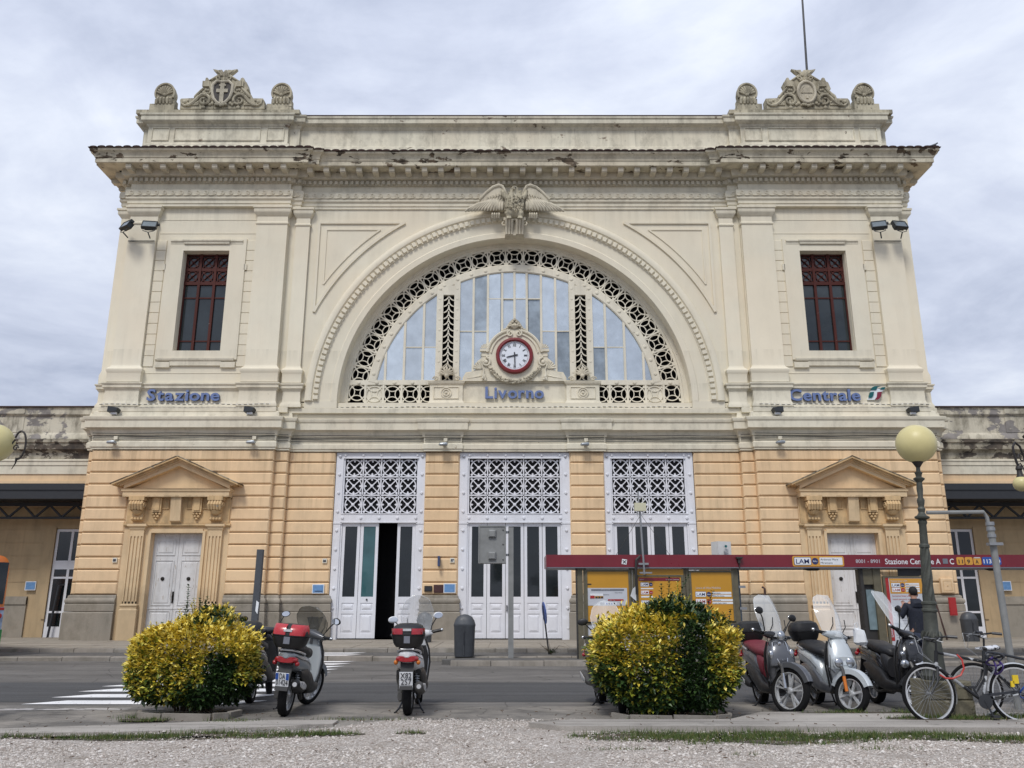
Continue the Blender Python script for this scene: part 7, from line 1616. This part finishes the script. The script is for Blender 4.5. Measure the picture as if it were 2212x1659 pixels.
    for s in (-1, 1): q = MB(); q.ball((-.92, s * .15, .70), (.045, .03, .032), 10, 8); B(q, 'rear_indicator', M['orangelens'] if P.get('ind') else M['redlens'])
    q = MB(); q.add([(-.90, -.09, .70), (-.90, .09, .70), (-1.0, .085, .36), (-1.0, -.085, .36), (-.88, -.09, .70), (-.88, .09, .70), (-.98, .085, .36), (-.98, -.085, .36)], [(0, 1, 2, 3), (7, 6, 5, 4), (0, 4, 5, 1), (1, 5, 6, 2), (2, 6, 7, 3), (3, 7, 4, 0)]); B(q, 'rear_mudguard', M['blackplastic'])
    if P.get('plate'):
        T = Matrix.Translation((-1.0, 0, .50)) @ Matrix.Rotation(R(-16), 4, 'Y') @ Matrix.Rotation(R(-90), 4, 'Z')
        q = MB(); q.box(-.088, .088, -.01, 0, -.088, .088); q.xf(T); pl = q.build('number_plate', M['signwhite'], g)
        q = MB(); 
        if P.get('eu'):
            q.box(-.086, -.05, -.013, -.01, 0, .085); q.box(.05, .086, -.013, -.01, 0, .085); q.xf(T); q.build('blue_band', M['royal'], pl)
        else: q.box(-.09, .09, -.014, -.008, -.125, -.095); q.xf(T); q.build('plate_strip', M['signwhite'], pl)
        for s, z, w_ in P['plate']:
            me = text_mesh(s, .105, .0015, M['ink'], bold=.0); a, b = bbox_x(me); k = w_ / (b - a)
            for v in me.vertices: v.co.x *= k; v.co = T @ Vector((v.co.x - 0, v.co.y - .015, v.co.z + z))
            place(me, 'plate_lettering', pl, (0, 0, 0))
    # engine, exhaust, shock, stand
    q = MB(); q.loft([(-.80, .10, rr_ + .0, .03, .05), (-.62, .10, rr_, .045, .09), (-.3, .09, rr_ + .02, .06, .10), (-.1, .05, rr_ + .06, .05, .08)], 14, 'x', 3); q.loft([(-.45, 0, .36, .10, .08), (-.2, 0, .34, .11, .1)], 14, 'x', 4); q.box(-.72, -.45, .08, .14, rr_ + .06, rr_ + .2); B(q, 'engine', M['engine'])
    q = MB(); ex = P.get('exz', .0); q.loft([(-.98, -.17, .40 + ex, .04, .045), (-.95, -.17, .395 + ex, .062, .068), (-.6, -.165, .33 + ex, .066, .072), (-.48, -.15, .30 + ex, .045, .045)], 16, 'x', 2.1); q.tube([(-.5, -.14, .3), (-.3, -.12, .2), (-.1, -.06, .24)], .02, 7); B(q, 'exhaust', M['engine'] if not P.get('dkex') else M['blackplastic'])
    q = MB(); q.loft([(-.93, -.225, .41 + ex, .008, .03), (-.75, -.235, .37 + ex, .01, .05), (-.6, -.232, .34 + ex, .008, .03)], 12, 'x', 2.5); q.lathe([(.03, -.0), (.03, .012)], c=(-.99, -.17, .40 + ex), n=10, axis='x'); B(q, 'heat_shield', M['alloy'])
    q = MB(); q.tube([(-.66, -.11, rr_ + .08), (-.60, -.11, .66)], .014, 6)
    for k in range(9): z = rr_ + .14 + .032 * k; q.lathe([(.034, z), (.038, z + .008), (.034, z + .016)], c=(-.645 + .005 * k, -.11, 0), n=10)
    B(q, 'shock_absorber', M['steel'])
    q = MB()
    if P.get('stand', 'centre') == 'centre':
        for s in (-1, 1): q.tube([(-.25, s * .08, .22), (-.33, s * .15, .06), (-.36, s * .19, .015), (-.44, s * .2, .01)], .013, 6)
        q.tube([(-.33, -.15, .06), (-.33, .15, .06)], .01, 5)
    else: q.tube([(-.1, .12, .22), (-.05, .26, .015), (-.12, .28, .01)], .013, 6)
    B(q, 'stand', M['ink'])
    q = MB(); q.tube([(-.55, .15, .80), (-.8, .15, .84), (-.97, .08, .87), (-.97, -.08, .87), (-.8, -.15, .84), (-.55, -.15, .80)], .014, 7); B(q, 'grab_rail', M['alloy'])
    tcs = P.get('case')
    if tcs:
        q = MB(); q.box(-.95, -.7, -.08, .08, .87, .90); cx_, hw_, hx, ht = -.86, .225, .19, .30
        if tcs == 'wide': hw_, hx = .24, .21
        q.loft([(.895, cx_, 0, hx * .72, hw_ * .72), (.94, cx_, 0, hx * .88, hw_ * .86), (1.04, cx_, 0, hx, hw_)], 28, 'z', 3); q.v = [(x, y, z) for x, y, z in q.v]; B(q, 'top_case', M['blackplastic'])
        q = MB(); q.loft([(1.045, cx_, 0, hx * 1.01, hw_ * 1.01), (1.06, cx_, 0, hx * 1.02, hw_ * 1.02), (1.12, cx_, 0, hx * .97, hw_ * .97), (1.17, cx_ + .02, 0, hx * .82, hw_ * .84), (1.20, cx_ + .03, 0, hx * .5, hw_ * .55), (1.205, cx_ + .03, 0, hx * .1, hw_ * .1)], 28, 'z', 2.8); lid = B(q, 'case_lid', M['blackplastic'])
        q = MB(); q.box(cx_ - hx - .012, cx_ - hx + .02, -.04, .04, .95, 1.04); B(q, 'case_latch', M['greyprint'])
        if tcs in ('redband', 'wide'):
            for s in (-1, 1):
                q = MB(); rings = []
                lo, hi = (.06, .225) if tcs == 'redband' else (.03, .24)
                for k in range(7):
                    y_ = s * (lo + (hi - lo) * k / 6); xx = lambda sc__: cx_ - hx * sc__ * (1 - abs(y_ / (hw_ * 1.03)) ** 3.0) ** (1 / 3.0) if abs(y_) < hw_ * 1.0 else cx_ - .02
                    rings.append([(xx(1.05), y_, 1.06), (xx(1.03), y_, 1.10), (xx(.99) + .006, y_, 1.135)] + ([(xx(.86) - .0, y_ * .95, 1.175), (xx(.6), y_ * .92, 1.197)] if tcs == 'wide' else []))
                q.rings(rings, False, False, None, False); q.xf(Matrix.Translation((-.003, 0, .002))); B(q, 'red_reflector', M['redlens'] if tcs == 'redband' else M['redcase'])
            q = MB(); q.box(cx_ - hx * 1.05 - .004, cx_ - hx * .9, -.055, .055, 1.105, 1.135); B(q, 'case_badge', M['alloy'])
    g.rotation_euler = (R(lean), 0, R(yaw)); g.location = loc; return g
M['redcase'] = plain('glossy_red_case_lid', (.42, .02, .025), .25, coat=.4)
scooter('silver scooter with a big red and black top case, next to the yellow bush', (-3.06, 12.5, 0), 90, 5, dict(body='midsilver', panel='blackplastic', seat='seatblack', inner='silverpaint', cowl='gunmetal', screen='short', case='wide', steer=-22, stand='side', plate=[('DA', .012, .075), ('01424', -.07, .155)], eu=1, fr=.29, rr=.29, mirrorback='brass', onemirror=1, dkex=1, exz=.05, mh=1.27))
scooter('dark scooter with a rounded black top case, mostly hidden behind the yellow bush', (-4.02, 14.0, 0), 94, -3, dict(body='blackpaint', panel='blackplastic', seat='seatblack', case='round', steer=10, stand='side'))
scooter('white scooter seen from behind, with tall clear windscreen, standing alone between the bushes', (-1.42, 12.6, 0), 91, 0, dict(body='whitepaint', panel='blackplastic', seat='seatblack', cowl='whitepaint', screen='tall', case='redband', steer=14, plate=[('X82', .008, .145), ('2S7', -.075, .14)], ind=1, mirrorback='whitepaint', mh=1.24, fr=.27, rr=.26))
scooter('dark scooter mostly hidden behind the left side of the larger bush', (1.42, 12.75, 0), -84, 4, dict(body='blackpaint', panel='blackplastic', seat='seatblack', inner='silverpaint', steer=-12, screen='mid', mh=1.24, exz=.02))
scooter('dark grey scooter with wine red seat, just right of the larger bush', (3.77, 12.64, 0), -89, 3, dict(body='gunmetal', panel='blackplastic', seat='seatred', drape=1, front='grille', lights='bar', cowl='blackpaint', screen='tall', case='round', steer=33, stand='centre', mh=1.30, dkex=1, fr=.315, rr=.28))
scooter('silver scooter with twin round headlights between the dark grey and black scooters', (4.62, 12.68, 0), -89, 2, dict(body='silverpaint', nose=1, panel='gunmetal', seat='seatblack', lights='twin', screen='tall', case='round', steer=31, orangefork=1, mirror=False, fr=.27, rr=.26, sp=6))
scooter('black scooter without a top case, its windscreen tilted, beside the street lamp', (5.55, 12.75, 0), -88, -4, dict(body='blackpaint', panel='blackplastic', seat='seatblack', drape=1, front='slats', lights='eyes', screen='raked', steer=42, stand='side', onemirror=1, mh=1.28, fr=.25, rr=.25, fp=1))
PB = empty('plastic_bag', (5.22, 13.1, .95), 'white plastic bag lying on the seat of the black scooter', 'bag'); q = MB(); q.loft([(.86, 5.26, 13.05, .06, .06), (.90, 5.25, 13.05, .10, .08), (1.0, 5.25, 13.05, .09, .07), (1.07, 5.24, 13.05, .07, .05), (1.1, 5.20, 13.05, .03, .02)], 14, 'z', 2.2); random.seed(8); q.v = [(x + random.uniform(-.014, .014), y + random.uniform(-.014, .014), z + random.uniform(-.01, .01)) for x, y, z in q.v]; q.build('bag', M['signwhite'], PB, 20)
q = MB(); q.tube([(5.2, 13.05, 1.07), (5.18, 13.05, 1.16), (5.22, 13.05, 1.19), (5.25, 13.05, 1.08)], .008, 5); q.build('bag_handle', M['signwhite'], PB)

# ================================================================== BICYCLES
def bicycle(label, hub_f, r, wb, d, matf, steer, mud, saddle, hb, chainc=True, hz=0.0):
    """side-on bicycle whose front points to -x (d=-1)"""
    x0, y0 = hub_f; z0 = r + .02; g = empty('bicycle', (x0 - d * wb / 2, y0, 0), label, 'bicycle', 'bicycles chained by the lamp')
    xr = x0 - d * wb; hx = x0 - d * .16
    piv = Vector((hx, y0, z0)); S = Matrix.Translation(piv) @ Matrix.Rotation(R(steer), 4, 'Z') @ Matrix.Translation(-piv); I = Matrix.Identity(4)
    for nm, x, T in (('front_wheel', x0, S), ('rear_wheel', xr, I)):
        c = (x, y0, z0); q = MB(); q.tube([(x + (r - .018) * math.cos(2 * PI * k / 48), y0, z0 + (r - .018) * math.sin(2 * PI * k / 48)) for k in range(48)], 0.0215, 8, closed=True); q.xf(T); ty = q.build(nm, M['tyre'], g)
        q = MB(); q.lathe([(r - .052, -.012), (r - .034, -.014), (r - .034, .014), (r - .052, .012), (r - .052, -.012)], c=c, n=48, axis='y', caps=False); q.xf(T); q.build('rim', M['alloy'], ty)
        q = MB()
        for k in range(32): a = 2 * PI * k / 32; b_ = a + (.5 if k % 2 else -.5); q.bar((x + .02 * math.cos(b_), y0 + (.03 if k % 4 < 2 else -.03), z0 + .02 * math.sin(b_)), (x + (r - .045) * math.cos(a), y0, z0 + (r - .045) * math.sin(a)), .0028)
        q.xf(T); q.build('spokes', M['steel'], ty, kind='stuff')
        q = MB(); q.lathe([(.012, -.05), (.02, -.03), (.014, 0), (.02, .03), (.012, .05)], c=c, n=10, axis='y'); q.xf(T); q.build('hub', M['steel'], ty)
        if mud:
            q = MB(); a0, a1 = ((R(20), R(175)) if d < 0 else (R(5), R(160))) if nm == 'rear_wheel' else ((R(-20), R(110)) if d < 0 else (R(70), R(200)))
            q.rings([[(x + (r + .018 + h) * math.cos(a), y0 + yy, z0 + (r + .018 + h) * math.sin(a)) for yy, h in ((-.026, -.01), (0, .004), (.026, -.01), (0, .0))] for a in [a0 + (a1 - a0) * k / 24 for k in range(25)]]); q.xf(T); q.build('mudguard', M[mud], g)
    bb = Vector((x0 - d * wb * .60, y0, .28)); st_ = Vector((x0 - d * wb * .72, y0, .74)); ht, hb_ = Vector((hx - d * .015, y0, .86)), Vector((hx + d * .015, y0, .70)); rh = Vector((xr, y0, z0))
    q = MB()
    for a, b, rd in ((hb_, bb, .020), (ht, st_, .018), (bb, st_, .017)): q.tube([a, b], rd, 10)
    for s in (-1, 1): o = Vector((0, s * .05, 0)); q.tube([st_ + o * .3, rh + o], .009, 7); q.tube([bb + o * .5, rh + o], .011, 7)
    q.tube([hb_ - Vector((0, 0, .02)), ht + Vector((0, 0, .02))], .024, 10); q.build('frame', M[matf], g)
    q = MB()
    for s in (-1, 1): q.tube([hb_ + Vector((0, s * .03, -.02)), Vector((hx + d * .05, y0 + s * .05, .52)), Vector((x0, y0 + s * .05, z0))], [.016, .014, .010], 8)
    q.tube([hb_ + Vector((0, -.04, -.02)), hb_ + Vector((0, .04, -.02))], .016, 7); q.xf(S); q.build('fork', M['canopy'], g)
    q = MB(); t_ = Vector((hx - d * .03, y0, .98 + hz)); q.tube([ht, t_, t_ + Vector((d * .06, 0, .02))], .014, 8); c = t_ + Vector((d * .06, 0, .02))
    for s in (-1, 1): q.tube([c, c + Vector((d * .02, s * .12, .03)), c + Vector((-d * .06, s * .24, .05)), c + Vector((-d * .16, s * .29, .04))], .012, 8)
    q.xf(S); q.build('handlebar', M['blackplastic'], g)
    for s in (-1, 1):
        q = MB(); q.tube([c + Vector((-d * .07, s * .245, .05)), c + Vector((-d * .17, s * .295, .04))], .018, 8); q.xf(S); q.build('grip', M['ink'], g)
        q = MB(); q.tube([c + Vector((0, s * .2, .03)), c + Vector((d * .06, s * .22, .0)), c + Vector((d * .01, s * .27, -.02))], .007, 5); q.tube([c + Vector((d * .02, s * .15, .02)), c + Vector((d * .16, s * .1, .04)), c + Vector((d * .17, s * .03, -.14)), c + Vector((0, 0, -.28))], .0035, 4); q.xf(S); q.build('brake_lever', M['steel'], g)
    if saddle:
        q = MB(); q.tube([st_, st_ + Vector((-d * .03, 0, .14))], .013, 8); q.build('seat_post', M['steel'], g)
        sx, sz = st_.x - d * .04, st_.z + .17; q = MB(); q.loft([(sx + d * .16, y0, sz, .015, .012), (sx + d * .08, y0, sz, .035, .022), (sx - d * .02, y0, sz, .07, .035), (sx - d * .09, y0, sz + .01, .085, .035), (sx - d * .13, y0, sz + .01, .05, .02)], 16, 'x', 2.3)
        q.build('saddle', M[saddle], g)
    q = MB(); q.lathe([(.03, -.012), (.085, -.01), (.085, .0), (.03, .0)], c=(bb.x, y0 - .06, bb.z), n=20, axis='y'); q.bar(bb + Vector((0, -.07, 0)), bb + Vector((.06, -.07, -.16)), .022, .012); q.tube([bb + Vector((0, -.08, 0)), bb + Vector((0, .08, 0))], .016, 8); q.bar(bb + Vector((0, .07, 0)), bb + Vector((-.06, .07, .16)), .022, .012); q.box(bb.x + .02, bb.x + .11, y0 - .16, y0 - .07, bb.z - .18, bb.z - .155); q.box(bb.x - .11, bb.x - .02, y0 + .07, y0 + .16, bb.z + .15, bb.z + .175); q.build('crankset', M['canopy'], g)
    q = MB(); q.rings([[(bb.x + (.09 if i == 0 else 0), y0 - .065 + dy, bb.z + dz), ] * 1 + [(xr, y0 - .065 + dy, rh.z + dz * .5)] for i, (dy, dz) in enumerate(((0, .09), (0, .05), (.01, .05), (.01, .09)))], True, False, None, False) if chainc else q.tube([bb + Vector((0, -.06, .08)), rh + Vector((0, -.05, .03))], .004, 4); q.build('chain_guard', M['ink'], g)
    return g, bb, st_
M['purple'] = plain('purple_cable_lock', (.045, .025, .13), .4, var=0); M['redlock'] = plain('red_cable_lock', (.42, .03, .02), .35, var=0)
M['worn_saddle'] = plaster('worn_black_saddle', (.03, .03, .03), .2, 0, peel=.55, pscale=14, peelcols=((.6, .62, .66), (.4, .42, .46)), stretch=(1, 1, 1), rough=.4)
M['worn_frame'] = plaster('worn_dark_frame_paint', (.022, .023, .025), .2, 0, peel=.47, pscale=5, peelcols=((.5, .52, .54), (.30, .31, .32)), stretch=(1, 1, 1), rough=.35)
g1, bb1, st1 = bicycle('dark bicycle with silver worn frame and red cable lock, leaning by the lamp plinth', (5.22, 11.0), .35, 1.10, -1, 'worn_frame', 8, 'alloy', 'worn_saddle', 0); g1.rotation_euler = (R(-3), 0, R(-2))
g2, bb2, st2 = bicycle('black bicycle behind the worn one, its handlebar raised near the grey post', (6.03, 11.42), .345, 1.06, -1, 'canopy', -6, None, None, 0, hz=.04)
def lock(pts, mat, label, r_=.011): q = MB(); q.tube(pts, r_, 7); o = q.build('cable_lock', M[mat]); tag(o, label, 'bicycle lock', 'cable locks on the bicycles')
def loop(c, rx, rz, n=16, w_=.06, ph=0): return [(c[0] + rx * math.cos(2 * PI * k / n + ph), c[1] + w_ * math.sin(4 * PI * k / n), c[2] + rz * math.sin(2 * PI * k / n + ph)) for k in range(n + 1)]
lock([(5.60, 10.95, .84), (5.63, 10.9, .78), (5.63, 10.88, .68), (5.58, 10.88, .60), (5.48, 10.88, .56), (5.40, 10.9, .56), (5.34, 10.92, .60)], 'redlock', 'red cable lock hanging from the top tube of the worn bicycle')
lock(loop((6.03, 10.93, .76), .07, .05) + loop((6.06, 10.91, .70), .045, .10, ph=.8), 'purple', 'purple cable lock wound round the seat tube under the worn saddle'); lock(loop((6.02, 10.9, .83), .10, .035, ph=1) + loop((6.08, 10.93, .80), .11, .03, ph=2), 'ink', 'black cable lock coiled just under the worn saddle'); lock(loop((6.45, 10.95, .40), .12, .10), 'royal', 'blue cable lock by the rear wheel at the right edge')
q = MB(); q.box(6.22, 6.29, 10.88, 10.9, .50, .60); q.box(6.19, 6.23, 10.88, 10.9, .46, .53); o = q.build('yellow_tag', plain('yellow_tag', (.7, .5, .02), .5)); tag(o, 'yellow tag hanging inside the rear wheel of the worn bicycle', 'tag')

# ================================================================== PERSON
def skin_mesh(joints, edges, mats, name, sub=2):
    me = bpy.data.meshes.new(name + '_k'); me.from_pydata([j[:3] for j in joints], edges, []); o = bpy.data.objects.new('k', me)
    o.modifiers.new('skin', 'SKIN'); 
    if not me.skin_vertices: 
        bm = bmesh.new(); bm.from_mesh(me); bm.verts.layers.skin.verify(); bm.to_mesh(me); bm.free()
    for i, j in enumerate(joints): sv = me.skin_vertices[0].data[i]; sv.radius = (j[3], j[4] if len(j) > 4 else j[3]); sv.use_root = (i == 0)
    s = o.modifiers.new('sub', 'SUBSURF'); s.levels = sub; s.render_levels = sub; m2 = evalmesh(o); m2.name = name; bpy.data.meshes.remove(me); m2.materials.clear(); m2.materials.append(mats)
    m2.polygons.foreach_set('use_smooth', [True] * len(m2.polygons)); return m2
PX, PY = 8.0, 17.0
PS = empty('person', (PX, PY, 0), 'person in a navy hooded jacket seen from behind, partly hidden by the lamp', 'person')
sk = plain('skin', (.42, .23, .16), .55, var=.05); nav = plain('navy_jacket', (.010, .013, .024), .8, var=.25, nscale=20, bmp=.3); jean = plain('dark_jeans', (.018, .024, .045), .85, var=.2, nscale=25); hair = plain('black_hair', (.008, .007, .007), .7, var=.3, nscale=60, bmp=.5)
J = [(0, 0, .92, .15, .11), (0, 0, 1.1, .15, .11), (0, .01, 1.3, .18, .12), (0, .01, 1.44, .13, .09), (0, .02, 1.52, .055, .055), (0, .04, 1.60, .06, .065), (0, .045, 1.68, .07, .085), (0, .04, 1.75, .05, .06),
     (-.17, .01, 1.42, .065, .06), (-.30, .05, 1.20, .05, .05), (-.19, .26, 1.30, .042, .042), (-.10, .33, 1.42, .03, .035), (.17, .01, 1.42, .065, .06), (.29, .05, 1.19, .05, .05), (.17, .26, 1.30, .042, .042), (.08, .33, 1.42, .03, .035),
     (-.09, 0, .85, .095, .10), (-.10, .01, .48, .062, .07), (-.11, -.01, .10, .04, .045), (-.12, .12, .04, .038, .03), (.09, 0, .85, .095, .10), (.10, .01, .48, .062, .07), (.11, -.01, .10, .04, .045), (.12, .12, .04, .038, .03)]
E_ = [(0, 1), (1, 2), (2, 3), (3, 4), (4, 5), (5, 6), (6, 7), (3, 8), (8, 9), (9, 10), (10, 11), (3, 12), (12, 13), (13, 14), (14, 15), (0, 16), (16, 17), (17, 18), (18, 19), (0, 20), (20, 21), (21, 22), (22, 23)]
place(skin_mesh(J, E_, sk, 'body'), 'body', PS, (PX, PY, 0))
def fat(idx, f, g_=0): return [tuple(J[i][:3]) + (J[i][3] * f + g_, (J[i][4]) * f + g_) for i in idx]
def sub_e(idx): m_ = {v: k for k, v in enumerate(idx)}; return [(m_[a], m_[b]) for a, b in E_ if a in m_ and b in m_]
ji = [0, 1, 2, 3, 8, 9, 10, 12, 13, 14]; Jc = fat(ji, 1.12, .012); Jc.append((0, 0, .72, .19, .15)); place(skin_mesh(Jc, sub_e(ji) + [(0, 10)], nav, 'jacket'), 'jacket', PS, (PX, PY, 0))
ti = [0, 16, 17, 18, 20, 21, 22]; place(skin_mesh(fat(ti, 1.1, .01), sub_e(ti), jean, 'trousers'), 'trousers', PS, (PX, PY, 0))
q = MB(); q.ball((PX, PY + .03, 1.70), (.082, .098, .098), 18, 12); q.v = [(x, y, z) if z > 1.62 else (x, y, z + (1.62 - z) * .6) for x, y, z in q.v]; q.build('hair', hair, PS)
q = MB(); q.loft([(1.40, PX, PY - .06, .14, .07), (1.47, PX, PY - .07, .12, .08), (1.53, PX, PY - .04, .10, .08), (1.56, PX, PY + .0, .085, .075)], 18, 'z', 2.2); q.build('hood', nav, PS)
for s in (-1, 1):
    q = MB(); q.loft([(1.60, PX + s * .074, PY + .03, .010, .016), (1.66, PX + s * .08, PY + .03, .012, .022)], 8, 'z', 2); q.build('ear', sk, PS)
    q = MB(); q.loft([(PY - .08, PX + s * .115, .04, .042, .04), (PY + .05, PX + s * .12, .05, .045, .05), (PY + .18, PX + s * .125, .035, .04, .032)], 12, 'y', 2.6); q.build('shoe', M['ink'], PS)
    q = MB(); hx_, hy_, hz_ = PX + s * .08, PY + .34, 1.44
    q.ball((hx_, hy_, hz_), (.035, .022, .045), 10, 8)
    for k in range(4): q.tube([(hx_ + (k - 1.5) * .017, hy_ + .01, hz_ + .03), (hx_ + (k - 1.5) * .018, hy_ + .03, hz_ + .065 - abs(k - 1.5) * .006), (hx_ + (k - 1.5) * .017 - s * .01, hy_ + .02, hz_ + .09 - abs(k - 1.5) * .008)], [.009, .008, .006], 6)
    q.tube([(hx_ - s * .025, hy_, hz_ - .005), (hx_ - s * .05, hy_ + .01, hz_ + .03), (hx_ - s * .055, hy_ + .02, hz_ + .055)], [.011, .009, .007], 6)
    q.build('hand', sk, PS)
bpy.data.scenes.remove(TS)
